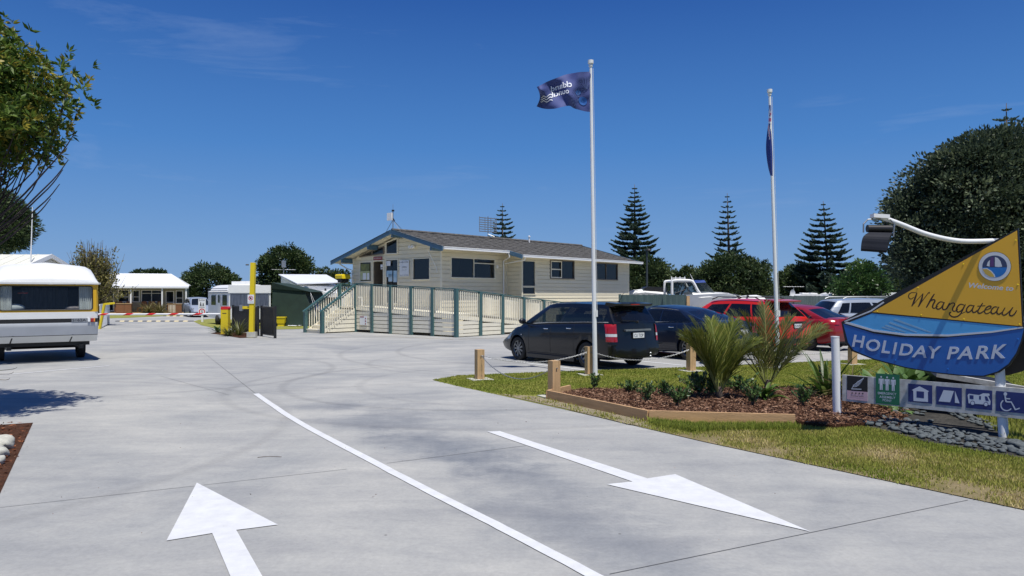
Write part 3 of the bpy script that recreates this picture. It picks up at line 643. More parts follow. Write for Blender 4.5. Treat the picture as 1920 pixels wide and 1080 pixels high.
mb.tube([(4.62, -.86, 3.55), (4.62, -.8, 3.42), (4.75, .55, 3.28)], .03, 8); mb.build('downpipe', M['white'], house); mb = MB(); mb.tube([(.35, 8.15, 3.4), (.5, 7.6, 3.1), (.56, 7.2, 3.0), (.56, 7.2, .2)], .035, 8); mb.build('downpipe', M['white'], house)
# window hood stay on the gable wall, security lights, heat pump hoses
mb = MB(); mb.tube([(0.3, 1.25, 3.75), (GX-.05, 0.95, 2.95), (GX-.03, .93, 2.75)], .012, 6); mb.build('cable_stay', M['white'], house)
for y in (3.25, 3.05):
    mb = MB(); c = V((GX-.22, y-.62, 3.98)); mb.lathe([(.0, 0), (.07, .0), (.085, .09), (.07, .1), (0, .1)], c, 14, axis='x'); mb.tube([c+V((.1, 0, 0)), c+V((.2, .02, .03))], .02, 6); mb.build('flood_light', M['white'], house)
mb = MB(); mb.lathe([(0, .0), (.07, .0), (.09, -.03), (.05, -.04), (0, -.04)], (4.28, YW0-.02, 3.12), 16, axis='y'); mb.build('alarm_light', M['white'], house)
# things on the roof
def yagi_panel():
    t = thing('antenna_panel', HM @ V((6.6, RY+.05, RZ_+.08)), -0.05, 'large flat grid television aerial standing on the roof ridge', 'aerial')
    mb = MB(); mb.tube([(0, 0, 0), (0, 0, 1.1)], .025, 6); mb.build('mast', M['steel'], t)
    mb = MB(); mb.tube([(0, -.05, .15), (.35, -.05, .02)], .015, 5)
    for k in range(7): mb.bar((-.42 if k else -.42, -.42, .28+k*.12), (.42, .35, .28+k*.12), .03, .05)
    for s in (-1, -.35, .35, 1): mb.bar((.42*s, .385*s-.03, .25), (.42*s, .385*s-.03, 1.05), .03, .03)
    mb.build('grid', M['steel'], t)
yagi_panel()
t = thing('wifi_mast', HM @ V((.35, RY+.35, RZ_+.0)), HRZ, 'thin mast with white square wireless antenna on the front end of the ridge', 'antenna')
mb = MB(); mb.tube([(0, 0, 0), (0, 0, 1.02)], .022, 6); mb.tube([(0, 0, 1.0), (0, 0, 1.28)], .008, 5); mb.tube([(0, 0, .55), (-.05, .55, -.12)], .012, 5); mb.tube([(0, 0, .55), (.1, -.5, -.1)], .012, 5); mb.tube([(0, 0, .55), (.7, 0, -.0)], .012, 5); mb.build('mast', M['steel'], t)
mb = MB(); mb.obox((-.1, -.03, .52), (.05, 0, 0), (0, .36, 0), (0, 0, .36)); mb.box(-.11, -.1, -.01, .01, .6, .85); mb.build('antenna_box', M['white'], t)
mb = MB(); mb.tube([(0, -.12, .5), (0, .1, .72)], .02, 6); mb.build('bracket', M['black'], t); mb = MB(); mb.box(-.04, .04, -.05, .05, .94, 1.02); mb.build('sensor_head', M['black'], t)
t = thing('vent_pipe', HM @ V((9.6, RY-.3, RZ_-.1)), HRZ, 'small white vent pipe poking through the roof tiles', 'vent')
mb = MB(); mb.tube([(0, 0, -.05), (0, 0, .34)], .04, 8); mb.build('pipe', M['white'], t); mb = MB(); mb.lathe([(.0, .42), (.07, .38), (.07, .33), (0, .33)], (0, 0, 0), 10); mb.build('cowl', M['white'], t)

# ================================================================ ramp, landing and stairs
deck = thing('access_ramp', HM @ V((-.8, 5.1, 0)), HRZ, 'cream slatted access ramp and landing with dark green posts, rails and front steps', 'ramp')
DM = wmat(deck).inverted() @ HM          # house-local to deck-local
def dk(mb): mb.M = DM; return mb
YF = -1.72; XF = -0.82; YS = 5.02; YL = 6.35
def deckz(x=None, y=None):                # floor height along the ramp run
    if y is not None: return lerp(0.93, 1.22, max(0, min(1, (y-YF)/(YS-YF))))
    return lerp(0.93, 0.08, max(0, min(1, (x-XF)/10.0)))
mb = dk(MB())
mb.prism([(XF, YF, deckz(y=YF)), (XF, YS, deckz(y=YS)), (XF, YS, deckz(y=YS)-.05), (XF, YF, deckz(y=YF)-.05)], (1.42, 0, 0))
mb.box(XF, GX, YS, YL, 1.17, 1.22); mb.prism([(XF+1.42, YF, .93), (9.2, YF, .10), (9.2, YF, .05), (XF+1.42, YF, .88)], (0, 1.35, 0)); mb.build('deck_floor', M['rail'], deck)
def post(x, y, z0, z1, w=0.145):
    mb = dk(MB()); mb.box(x-w/2, x+w/2, y-w/2, y+w/2, z0, z1); mb.build('post', M['green'], deck)
def bay(a, b, za, zb, zra, zrb, skirt=True, out=(0, 0, 0), bal=True):
    """one bay: a,b plan points; za,zb floor; zra,zrb rail top"""
    a, b, out = V(a), V(b), V(out); L = (b-a).length; d = (b-a)/L
    mb = dk(MB()); mb.bar(a+ez*(zra-.02)+out*.0, b+ez*(zrb-.02), .11, .04); mb.bar(a+ez*(zra-.11), b+ez*(zrb-.11), .035, .07); mb.build('handrail', M['green'], deck)
    if bal:
        mb = dk(MB()); n = max(3, int(L/0.118))
        for k in range(n):
            t = (k+.5)/n; p = a.lerp(b, t)+out*.045; f = lerp(za, zb, t); r = lerp(zra, zrb, t)
            mb.obox(p+ez*(f-.16)-d*.024, d*.048, out*.022, ez*(r-.10-f+.16))
        mb.build('baluster_panel', M['rail'], deck)
    if skirt:
        mb = dk(MB()); f = min(za, zb)
        mb.prism([a+ez*(za-.02)+out*.02, b+ez*(zb-.02)+out*.02, b+ez*(zb-.19)+out*.02, a+ez*(za-.19)+out*.02], out*.025)
        k = 0
        while True:
            zt = lerp(za, zb, .5)-.215-k*.175
            if zt < .12: break
            z0 = max(.03, zt-.15); mb.prism([a+ez*zt+out*.02, b+ez*zt+out*.02, b+ez*z0+out*.02, a+ez*z0+out*.02], out*.022); k += 1
        mb.build('skirt_board', M['rail'], deck)
front = [YF, -.35, 1.02, 2.42, 3.75, YS]
RT = lambda z: z+1.09
for k, y in enumerate(front): post(XF-.045, y-(.045 if k == 0 else 0), 0, RT(deckz(y=y))-.02)
for y0, y1 in zip(front[:-1], front[1:]): bay((XF, y1, 0), (XF, y0, 0), deckz(y=y1), deckz(y=y0), RT(deckz(y=y1)), RT(deckz(y=y0)), out=(-1, 0, 0))
side = [XF, .55, 1.95, 3.4, 4.85, 6.3, 7.75, 9.2]
for x in side[1:]: post(x, YF-.045, 0, RT(deckz(x=x))-.02)
for x0, x1 in zip(side[:-1], side[1:]): bay((x0, YF, 0), (x1, YF, 0), deckz(x=x0), deckz(x=x1), RT(deckz(x=x0)), RT(deckz(x=x1)), out=(0, -1, 0))
# inner rail next to the wall
for x0, x1 in ((GX+.3, 1.95), (1.95, 3.4), (3.4, 4.85), (4.85, 6.3), (6.3, 7.75)):
    post(x1, YF+1.35, 0, RT(deckz(x=x1))-.02); bay((x0, YF+1.35, 0), (x1, YF+1.35, 0), deckz(x=x0), deckz(x=x1), RT(deckz(x=x0)), RT(deckz(x=x1)), out=(0, -1, 0))
# landing beyond the steps
bay((XF, YL+0.02, 0), (GX, YL+0.02, 0), 1.22, 1.22, RT(1.22), RT(1.22), out=(0, 1, 0)); post(XF, YL, 0, RT(1.22)); post(GX+1.2, YL, 0, RT(1.22))
bay((GX, YL+.02, 0), (GX+1.2, YL+.02, 0), 1.22, 1.22, RT(1.22), RT(1.22), out=(0, 1, 0))
# steps: climb along +x
XB = -2.72; NS = 6
for k in range(NS):
    x0 = lerp(XB, XF, k/NS); z = 1.22*(k+1)/(NS+1); mb = dk(MB()); mb.box(x0, x0+.36, YS+.06, YL-.06, z-.045, z); mb.box(x0+.02, x0+.045, YS+.07, YL-.07, z-.17, z-.045); mb.build('stair_tread', M['rail'], deck)
for y, o in ((YS, -1), (YL, 1)):
    mb = dk(MB()); mb.prism([(XB+.05, y-.03, .05), (XF, y-.03, .05), (XF, y-.03, 1.20), (XF-.1, y-.03, 1.12), (XB+.05, y-.03, .12)], (0, .03, 0)); mb.build('stringer', M['rail'], deck)
    mb = dk(MB())
    for k in range(1, 5):
        z = k*.2; xa = lerp(XB, XF, max(0, (z-.05)/1.15)); mb.box(xa, XF, y+o*.032-.002, y+o*.032+.002, z, z+.02)
    mb.build('board_gap', M['darkin'], deck)
    post(XB, y, 0, 1.02)
    mb = dk(MB()); mb.bar((XB-.12, y, .97), (XF, y, 2.28), .10, .07); mb.build('handrail', M['green'], deck)
    mb = dk(MB()); mb.bar((XB, y+.02, .86), (XF, y+.02, 2.15), .035, .045); mb.build('handrail', M['green'], deck)
    mb = dk(MB())
    for k in range(14):
        x = lerp(XB+.12, XF-.08, k/13); t_ = (x-XB)/(XF-XB); mb.box(x-.02, x+.02, y+o*.055-.012, y+o*.055+.012, max(.0, lerp(-.05, 1.1, t_)), lerp(.94, 2.2, t_))
    mb.build('baluster_panel', M['rail'], deck)
# notice on the skirt, box with yellow cover on the landing rail
t = thing('notice_board', HM @ V((XF-.06, 4.4, .35)), HRZ, 'small white safety notice with red strip fixed to the ramp skirt beside the steps', 'notice')
mb = MB(); mb.box(-.01, .0, -.27, .27, 0, .42); mb.build('board', M['paper'], t)
mb = MB(); mb.box(-.014, -.0105, -.05, .25, .35, .40)
for z in (.32, .2, .08): mb.cyl((-.014, -.17, z-.02), .045, .003, 4, axis='x')
mb.build('red_marks', M['signred'], t)
mb = MB(); text_box(mb, 'CAUTION', (-.0145, .23, .355), (0, -.26, 0), (0, 0, .035)); mb.build('lettering', M['paper'], t)
t = thing('service_box', AT(643, 530, 37.6), HRZ, 'black box with rounded yellow lid standing on the landing rail left of reception', 'box')
mb = MB(); mb.box(-.2, .2, -.17, .17, 0, .22); mb.build('body', M['black'], t)
mb = MB(); mb.prism([(-.26, -.28, .2), (.26, -.28, .2), (.26, -.26, .36), (.18, -.22, .42), (-.18, -.22, .42), (-.26, -.26, .36)], (0, .56, 0)); mb.build('lid', M['yellow'], t)
# ================================================================ cars
M['headglass'] = PM('headlight_glass', (0.20, 0.20, 0.21), 0.15, coat=1.0)
M['glassprivacy'] = glass('tinted_car_glass', (0.006, 0.007, 0.009), 0.10)
def sm(pts, win=0.10):
    xs = np.array([p[0] for p in pts], float); ys = np.array([p[1] for p in pts], float)
    g = np.arange(xs[0]-1, xs[-1]+1, 0.02); v = np.interp(g, xs, ys); k = int(win/0.02)*2+1; w = np.hanning(k+2)[1:-1]; w /= w.sum()
    vp = np.pad(v, k//2, mode='edge'); v2 = np.convolve(vp, w, 'valid')
    return lambda y: float(np.interp(y, g, v2))
def wheel(parent, x, y, r, w, side, spokes=10, rimr=None, cat='alloy'):
    rimr = rimr or r*0.70; mb = MB(); o = side
    prof = [(rimr, -w/2), (r*.93, -w/2), (r*.985, -w*.42), (r, -w*.3), (r, w*.3), (r*.985, w*.42), (r*.93, w/2), (rimr, w/2), (rimr*.98, w*.3), (rimr*.98, -w*.3)]
    mb.lathe(prof, (x-o*w/2, y, r), 36, axis='x', closed=True); t = mb.build('wheel', M['rubber'], parent, smooth=35)
    mb = MB(); xf = x-o*.025
    mb.lathe([(rimr*1.0, -o*.0), (rimr*.93, -o*.015), (rimr*.93, -o*.05)], (xf, y, r), 36, axis='x')
    mb.lathe([(0, o*.005), (r*.13, o*.005), (r*.16, -o*.02)], (xf, y, r), 16, axis='x')
    for k in range(spokes):
        a = 2*math.pi*k/spokes
        for da in (-.09, .09):
            d0 = V((0, math.cos(a+da*1.6), math.sin(a+da*1.6))); d1 = V((0, math.cos(a+da*.8), math.sin(a+da*.8)))
            mb.bar(V((xf-o*.012, y, r))+d0*r*.12, V((xf-o*.012, y, r))+d1*rimr*.95, .018, .02, up=(1, 0, 0))
    mb.build('rim', M[cat], t, smooth=35)
    mb = MB(); mb.lathe([(0, 0), (rimr*1.02, 0)], (x-o*.10, y, r), 24, axis='x'); mb.lathe([(rimr*.55, o*.03), (rimr*.55, 0)], (x-o*.11, y, r), 20, axis='x'); mb.build('brake_disc', M['black'], t)
def make_car(label, cat, loc, rz, S, group=None, name='parked_car'):
    t = thing(name, loc, rz, label, cat, group); L, W = S['L'], S['W']; pm = S['paint']
    belt = sm(S['belt'], .12); roofp = sm(S['roof'], S.get('rwin', .25)); yw = S['wheels']; r = S['r']; ra = r+.055
    hw = W/2; yb0, yb1, yr0, yr1 = S['gb0'], S['gb1'], S['gr0'], S['gr1']; wr = S['wr']; wb = hw-.085
    def plan(y):
        a = max(0, (.55-y)/.55); b = max(0, (y-(L-.9))/.9); c_ = max(0, (.16-y)/.16); return 1-.08*a**2.2-.20*b**2.3-.07*c_**2.2
    bz = sm([(0, .32), (.3, .24), (L*.5, .17), (L-.4, .2), (L, .24)], .2)
    rp, fp = S['rear'], S['front']
    def rearoff(z): return float(np.interp(z, [p[0] for p in rp], [p[1] for p in rp]))
    def frontoff(z): return float(np.interp(z, [p[0] for p in fp], [p[1] for p in fp]))
    def arch(y):
        z = -1
        for c in yw:
            if abs(y-c) < ra: z = max(z, r+math.sqrt(ra*ra-(y-c)**2))
        return z
    def ring(y):
        w = hw*plan(y); zt = belt(y); zb = bz(y); q = zt-zb; crn = S.get('crown', .05)
        P = [(w-.12, zb), (w-.035, zb+.04), (w-.008, zb+q*.28), (w, zb+q*.52), (w-.008, zb+q*.72), (w-.03, zt-.09), (w-.055, zt-.03), (w-.10, zt), (w*.55, zt+crn*.8), (0, zt+crn)]
        a = arch(y); R = []
        for i, (x, z) in enumerate(P):
            if i < 6 and a > 0: z = max(z, min(a, zt-.10+.015*i))
            fr, ff = max(0, 1-y/.55), max(0, 1-(L-y)/.75)
            R.append(V((x, y+rearoff(z)*fr-frontoff(z)*ff, z)))
        return R
    ys = sorted(set([round(v, 3) for v in list(np.linspace(0, L, 44))+[.02, .045, .075, .14]+[c+s*ra*k for c in yw for s in (-1, 1) for k in (.2, .45, .65, .82, .93, .985, 1.0, 1.02)]]))
    rings = []
    for y in ys:
        a = ring(y); rings.append(a+[V((-p.x, p.y, p.z)) for p in a[::-1][1:]])
    mb = MB(); mb.grid([rg[::-1] for rg in rings])
    for end, y in ((0, 0.0), (1, L)):
        a = ring(y); rows = []
        for p in a:
            w = p.x; rows.append([V((f*w, p.y+(-.07 if end == 0 else .12)*(1-f*f), p.z)) for f in (-1, -.8, -.4, 0, .4, .8, 1)])
        if end: rows = [q[::-1] for q in rows]
        mb.grid([q[::-1] for q in rows])
    # roof and pillars
    NU = 40; us = S['us']; U = sorted(set([round(k/NU, 4) for k in range(NU+1)]+[u for a_ in us for u in a_]))
    vsr = [0, .07, .3, .55, .80, .90, 1.0]
    def wru(u): return wr-.06*max(0, (u-.75)/.25)**2-.04*max(0, (.2-u)/.2)**2
    def side_pt(u, v):
        y0, y1 = lerp(yb0, yb1, u), lerp(yr0, yr1, u); B = V((hw*plan(y0)-.098, y0, belt(y0)-.004)); T = V((wru(u), y1, roofp(y1)-.045))
        p = B.lerp(T, v); p.x += .035*math.sin(math.pi*v)*(1-.3*v); return p
    BT, BF = S.get('bulge', (.07, .16)); glm = {}
    for sgn in (1, -1):
        for i in range(len(U)-1):
            um = (U[i]+U[i+1])/2; gi = next((k for k, (a_, b_) in enumerate(us) if a_ < um < b_), None)
            for j in range(len(vsr)-1):
                q = [side_pt(U[i], vsr[j]), side_pt(U[i+1], vsr[j]), side_pt(U[i+1], vsr[j+1]), side_pt(U[i], vsr[j+1])]
                g_ok = gi is not None and 1 <= j <= 3+S.get('gtop', 1)-1
                q = [V((p.x*sgn, p.y, p.z)) for p in q]
                if sgn < 0: q = q[::-1]
                (glm.setdefault((sgn, gi), MB()) if g_ok else mb).poly(q)
    sN = [-1, -.93, -.6, -.3, 0, .3, .6, .93, 1]; wv = [0, .07, .35, .65, .90, 1]
    for end, u, nm in ((0, 0.0, 'rear_window'), (1, 1.0, 'windscreen')):
        g = MB()
        def wp(s, v):
            e = side_pt(u, v); bl = lerp(.14 if end else .07, (BF if end else BT)*1.0, v)
            return V((e.x*s, e.y+(bl if end else -bl)*(1-s*s), e.z+(.045 if v == 1 else .045*v)*(1-s*s)))
        for i in range(len(sN)-1):
            for j in range(len(wv)-1):
                q = [wp(sN[i], wv[j]), wp(sN[i+1], wv[j]), wp(sN[i+1], wv[j+1]), wp(sN[i], wv[j+1])]
                if end: q = q[::-1]
                (g if 0 < i < len(sN)-2 and 0 < j < len(wv)-2 else mb).poly(q)
        g.build(nm, M['glassprivacy' if nm == 'rear_window' else 'glassdark'], t, smooth=50)
    rows = []
    for i in range(25):
        u = i/24; y1 = lerp(yr0, yr1, u)
        rows.append([V((wru(u)*s, y1+(BF*(1-s*s))*max(0, (u-.6)/.4)-BT*(1-s*s)*max(0, (.4-u)/.4), roofp(y1)-.045+.045*(1-s*s))) for s in sN])
    mb.grid(rows[::-1] if False else [q[::-1] for q in rows][::-1][::-1])
    body = mb.build('body', pm, t, smooth=38)
    for (sgn, gi), g in glm.items(): g.build('window', M['glassclear' if S.get('gl') == 'front' and gi == len(us)-1 else 'glassprivacy'], t, smooth=50)
    # trim line round the side glass, door seams, sills
    if S.get('trim'):
        for sgn in (1, -1):
            a_, b_ = us[0][0], us[-1][1]; pts = []
            for k in range(21): p = side_pt(lerp(a_, b_, k/20), .07); pts.append(V(((p.x+.006)*sgn, p.y, p.z)))
            m2 = MB(); m2.tube(pts, .012, 5); m2.build('window_trim', M['chrome'], t)
            if S['trim'] > 1:
                pts = [V(((side_pt(lerp(a_, b_, k/20), .91).x+.006)*sgn, side_pt(lerp(a_, b_, k/20), .91).y, side_pt(lerp(a_, b_, k/20), .91).z)) for k in range(21)]
                m2 = MB(); m2.tube(pts, .012, 5); m2.build('window_trim', M['chrome'], t)
    def sx(y, z):
        R = ring(y); xs = [p.x for p in R[:8]]; zs = [p.z for p in R[:8]]; return float(np.interp(z, zs, xs))
    m2 = MB()
    for sgn in (1, -1):
        for y in S['seams']:
            pts = [V((sgn*(sx(y, z)+.0005), y+S.get('seamlean', 0)*(z-.3), z)) for z in np.linspace(.30, belt(y)-.03, 9)]; m2.tube(pts, .006, 4)
        pts = [V((sgn*(sx(y, .27)+.001), y, .27)) for y in np.linspace(yw[0]+ra+.05, yw[1]-ra-.05, 8)]; m2.tube(pts, .006, 4)
    m2.build('door_seams', M['black'], body)
    for sgn in (1, -1):
        for y in S['handles']:
            m2 = MB(); z = belt(y)-.12; x = sx(y, z)+.018; m2.tube([(sgn*(x-.03), y-.09, z), (sgn*x, y-.06, z), (sgn*x, y+.06, z), (sgn*(x-.03), y+.09, z)], .014, 6); m2.build('door_handle', M[S.get('handle', 'chrome')] if isinstance(S.get('handle', 'chrome'), str) else S['handle'], t, smooth=60)
        ym = yb1-.32; m2 = MB(); m2.ball((sgn*(hw+.08), ym, belt(ym)+.10), .1, 6, sc=(1.1, .7, .75)); m2.bar((sgn*(hw-.12), ym, belt(ym)+.03), (sgn*(hw+.04), ym, belt(ym)+.07), .05, .04); m2.build('side_mirror', pm, t, smooth=60)
    m2 = MB(); m2.box(-hw+.16, hw-.16, .3, L-.35, .22, .40)
    for c in yw: m2.box(-hw+.24, hw-.24, c-ra, c+ra, .3, min(.66, belt(c)-.08))
    m2.build('underbody', M['black'], t)
    m2 = MB()
    for c in (lerp(yb0, yb1, .30), lerp(yb0, yb1, .62)):
        for s in (-.36, .36): m2.box(s-.23, s+.23, c-.09, c+.03, belt(c)-.2, min(belt(c)+.30, roofp(c)-.32)); m2.box(s-.12, s+.12, c-.07, c, belt(c)+.3, min(belt(c)+.44, roofp(c)-.16))
    m2.build('seat', M['darkin'], t)
    for c in yw:
        for s in (1, -1): wheel(t, s*(hw-.02), c, r, .2, s, S.get('spokes', 10))
    # rear: plate, lamps, wiper
    def ry(x, z): return rearoff(z)-.07*(1-(x/(hw*.9))**2)
    zc = S['plate_z']; y = ry(0, zc)-.012; m2 = MB(); m2.box(-.20, .20, y-.008, y+.06, zc-.075, zc+.075); pb = m2.build('plate_recess', M['black'], t)
    m2 = MB(); m2.box(-.18, .18, y-.016, y-.009, zc-.06, zc+.06); pl = m2.build('number_plate', M['paper'], t)
    if S.get('plate'): m2 = MB(); text_box(m2, S['plate'], (-.15, y-.0185, zc-.038), (.30, 0, 0), (0, 0, .076)); m2.build('lettering', M['ink'], pl)
    for sgn in (1, -1):
        for (x0, x1, z0, z1, mm) in S['lamps']:
            m2 = MB(); rows = []
            for z in np.linspace(z0, z1, 7):
                wz = ring(0.0); xe = float(np.interp(z, [p.z for p in wz[:8]], [p.x for p in wz[:8]])); row = []
                for f in np.linspace(0, 1, 5): x = lerp(x0, xe-.015, f); row.append(V((sgn*x, ry(x, z)-.014, z)))
                row.append(V((sgn*(xe+.010), rearoff(z)-.004, z)))
                for dd in np.linspace(.03, max(.06, (x1-xe)*1.6), 5): row.append(V((sgn*(sx(dd, z)+.014), dd+rearoff(z)*max(0, 1-dd/.55), z)))
                rows.append(row if sgn > 0 else row[::-1])
            m2.grid(rows); m2.build('tail_lamp', M[mm], t, smooth=60)
    y0 = L; m2 = MB()
    for sgn in (1, -1):
        zz = belt(L-.5)-.10; m2 = MB(); rows = []
        for z in (zz-.16, zz-.08, zz):
            rows.append([V((sgn*(sx(y_, z)+.008), y_-frontoff(z)*max(0, 1-(L-y_)/.75), z)) for y_ in np.linspace(L-.55, L-.06, 7)])
        m2.grid(rows if sgn > 0 else [q[::-1] for q in rows]); m2.build('headlight', M['headglass'], t, smooth=60)
    return t, dict(ry=ry, sx=sx, belt=belt, roof=roofp, side=side_pt, hw=hw, L=L, paint=pm, body=body, rearoff=rearoff)
hrz = math.atan2(-hd.x, hd.y)
def at_wheel(px_or_v, S):                        # place from the rear left wheel's contact point
    w = px_or_v; return w+rt*(S['W']/2-.12)-hd*S['wheels'][0]
M['p_black'] = paint('black_car_paint', (0.005, 0.006, 0.009)); M['p_navy'] = paint('midnight_blue_car_paint', (0.006, 0.011, 0.028))
M['p_red'] = paint('bright_red_car_paint', (0.60, 0.018, 0.012)); M['p_dred'] = paint('dark_red_car_paint', (0.22, 0.008, 0.012)); M['p_silver'] = paint('silver_car_paint', (0.27, 0.31, 0.38)); M['p_grey'] = paint('grey_blue_car_paint', (0.20, 0.22, 0.27))
wish = dict(L=4.55, W=1.70, r=.315, wheels=(.90, 3.65), paint=M['p_black'], belt=[(0, 1.09), (1.0, 1.07), (2.3, 1.02), (3.3, .96), (3.75, .89), (4.2, .78), (4.45, .67), (4.55, .60)],
    roof=[(.0, 1.52), (.5, 1.565), (1.6, 1.59), (2.4, 1.565), (2.9, 1.48), (3.6, 1.1)], gb0=.10, gb1=3.62, gr0=.38, gr1=2.62, wr=.62,
    us=[(.03, .17), (.20, .52), (.55, .86)], rear=[(.2, .06), (.3, 0), (.55, 0), (.62, .05), (1.1, .10)], front=[(.2, .12), (.45, 0), (.8, .35)], seams=(1.35, 2.25, 3.15), handles=(1.55, 2.45),
    plate_z=.80, plate='CU TOP', lamps=[(.645, .83, .66, .775, 'redlens'), (.645, .83, .78, .845, 'clearlens'), (.645, .83, .85, 1.07, 'redlens')], trim=1, spokes=9, gl='front')
t, c = make_car('black people carrier with red tail lamps parked behind the first flagpole', 'car', at_wheel(W0, wish), hrz, wish, 'cars in the bays')
ry = c['ry']
# spoiler, chrome garnish, emblem, wiper, antenna, reflectors, tow fitting
mb = MB(); mb.prism([(-.60, .46, 1.575), (-.60, .10, 1.545), (-.60, .14, 1.49), (-.60, .30, 1.47), (-.60, .5, 1.50)], (1.20, 0, 0)); mb.build('spoiler', c['paint'], t)
mb = MB(); mb.box(-.14, .14, .085, .10, 1.512, 1.535); mb.build('brake_light', M['redlens'], t)
mb = MB(); y = ry(0, .925); mb.box(-.42, .42, y-.035, y+.05, .905, .945); mb.build('tailgate_garnish', M['steel'], t)
mb = MB(); y = ry(0, 1.03)-.014; c0 = V((0, y+.025, 1.0))
def ell(a, b, cx=0, cz=0, n=24): return [c0+V((cx+a*math.cos(2*math.pi*k/n), 0, cz+b*math.sin(2*math.pi*k/n))) for k in range(n+1)]
for a_, b_, cx_, cz_ in ((.075, .052, 0, 0), (.026, .047, 0, 0), (.052, .020, 0, .024)): mb.tube(ell(a_, b_, cx_, cz_), .0065, 5, cap=False)
mb.build('emblem', M['chrome'], t)
mb = MB(); y = .085; mb.bar((.02, .03, 1.10), (.0, .02, 1.13), .05, .05); mb.bar((0, .01, 1.13), (-.48, .06, 1.16), .02, .018); mb.build('rear_wiper', M['black'], t)
mb = MB(); mb.tube([(.12, .75, 1.58), (.12, .60, 1.80)], .006, 5); mb.box(.10, .14, .73, .79, 1.575, 1.60); mb.build('aerial', M['black'], t)
mb = MB(); y = ry(.3, .62)-.02; mb.box(-.85, .85, .01, .12, .575, .60); mb.build('bumper_ledge', c['paint'], t)
mb = MB(); mb.ball((.33, ry(.33, .36)-.03, .37), .028, 5); mb.ball((.33, ry(.33, .32)-.03, .30), .03, 5); mb.box(.30, .36, ry(.33, .32)-.02, .2, .26, .29); mb.build('tow_fitting', M['steel'], t)
for s in (1, -1):
    mb = MB(); mb.prism([(s*.80, 1.3, .16), (s*.875, 1.3, .13), (s*.875, 3.2, .13), (s*.80, 3.2, .16)], (0, 0, .09)); mb.build('side_skirt', c['paint'], t)
    mb = MB(); mb.bar((s*.865, 4.02-.6, .70), (s*.865, 4.06-.6, .70), .01, .025); mb.build('side_repeater', M['clearlens'], t)

sedan = dict(L=4.77, W=1.82, r=.32, wheels=(1.06, 3.77), paint=M['p_navy'], belt=[(0, .98), (.4, 1.04), (1.0, 1.02), (2.4, .96), (3.4, .92), (4.3, .80), (4.6, .70), (4.77, .62)],
    roof=[(.7, 1.10), (1.1, 1.27), (1.6, 1.41), (2.3, 1.475), (2.9, 1.44), (3.3, 1.30)], gb0=.50, gb1=3.55, gr0=1.45, gr1=2.75, wr=.60, us=[(.16, .52), (.54, .88)], rwin=.3,
    rear=[(.2, .12), (.5, 0), (.65, 0), (1.0, .08)], front=[(.2, .1), (.5, 0), (.8, .3)], seams=(1.45, 2.45, 3.4), handles=(1.65, 2.65), plate_z=.78, plate=None, lamps=[(.42, .98, .74, .93, 'redlens')], trim=2, bulge=(.10, .14))
Ws = V((4.77, 20.0, 0))
t, c = make_car('midnight blue sedan with chrome window trim between the black people carrier and the red hatch', 'car', at_wheel(Ws, sedan), hrz, sedan, 'cars in the bays')
mb = MB(); mb.box(-.80, .80, c['ry'](0, .58)-.02, .1, .56, .60); mb.build('bumper_trim', M['chrome'], t)
mb = MB(); mb.ball((0, c['ry'](0, .93)-.01, .93), .05, 6, sc=(1, .25, 1)); mb.build('emblem', M['chrome'], t)
suv = dict(L=4.55, W=1.84, r=.355, wheels=(.95, 3.61), paint=M['p_red'], belt=[(0, 1.08), (1.0, 1.10), (2.3, 1.04), (3.4, 1.0), (4.1, .95), (4.4, .84), (4.55, .74)],
    roof=[(.2, 1.52), (.7, 1.60), (1.6, 1.645), (2.4, 1.62), (2.9, 1.53), (3.4, 1.2)], gb0=.16, gb1=3.42, gr0=.62, gr1=2.60, wr=.62, us=[(.10, .22), (.24, .54), (.57, .87)],
    rear=[(.3, .08), (.6, 0), (.8, .02), (1.1, .10)], front=[(.2, .1), (.5, 0), (.8, .25)], seams=(1.4, 2.3, 3.2), handles=(1.6, 2.5), handle='black', plate_z=.86, plate='JLR 842', lamps=[(.50, .95, .93, 1.03, 'redlens')], spokes=5)
Wr = Ws+rt*2.85+hd*.15
t, c = make_car('bright red hatch style four wheel drive with roof spoiler behind the second flagpole', 'car', at_wheel(Wr, suv), hrz, suv, 'cars in the bays')
mb = MB(); mb.prism([(-.60, .66, 1.62), (-.60, .22, 1.585), (-.60, .25, 1.54), (-.60, .66, 1.57)], (1.20, 0, 0)); mb.build('spoiler', c['paint'], t)
for s in (-1, 1): mb = MB(); mb.tube([(s*.62, .8, 1.62), (s*.62, .95, 1.68), (s*.62, 2.3, 1.69), (s*.62, 2.5, 1.62)], .018, 6); mb.build('roof_rail', M['black'], t, smooth=60)
mb = MB(); mb.box(-.45, .45, c['ry'](0, .95)-.015, .1, .93, .985); mb.build('tailgate_garnish', M['black'], t)
mb = MB(); mb.box(-.8, .8, c['ry'](0, .45)-.015, .15, .36, .50); mb.build('rear_bumper', M['black'], t)
mb = MB(); mb.bar((0, .15, 1.12), (-.4, .2, 1.16), .02, .02); mb.build('rear_wiper', M['black'], t)
hatch = dict(sedan); hatch.update(L=4.46, wheels=(.92, 3.62), paint=M['p_dred'], lamps=[(.55, .98, .84, .99, 'redlens')], belt=[(0, .96), (.3, 1.0), (1.0, .99), (2.4, .95), (3.3, .90), (4.1, .78), (4.46, .64)],
    roof=[(.4, 1.10), (.9, 1.30), (1.5, 1.43), (2.2, 1.46), (2.7, 1.43), (3.2, 1.28)], gb0=.32, gb1=3.4, gr0=1.15, gr1=2.6, us=[(.12, .5), (.53, .87)], trim=0, spokes=7, plate=None)
Wd = Wr+rt*2.95+hd*.05
t, c = make_car('dark red car half hidden behind the blue and yellow holiday park sign', 'car', at_wheel(Wd, hatch), hrz, hatch, 'cars in the bays')
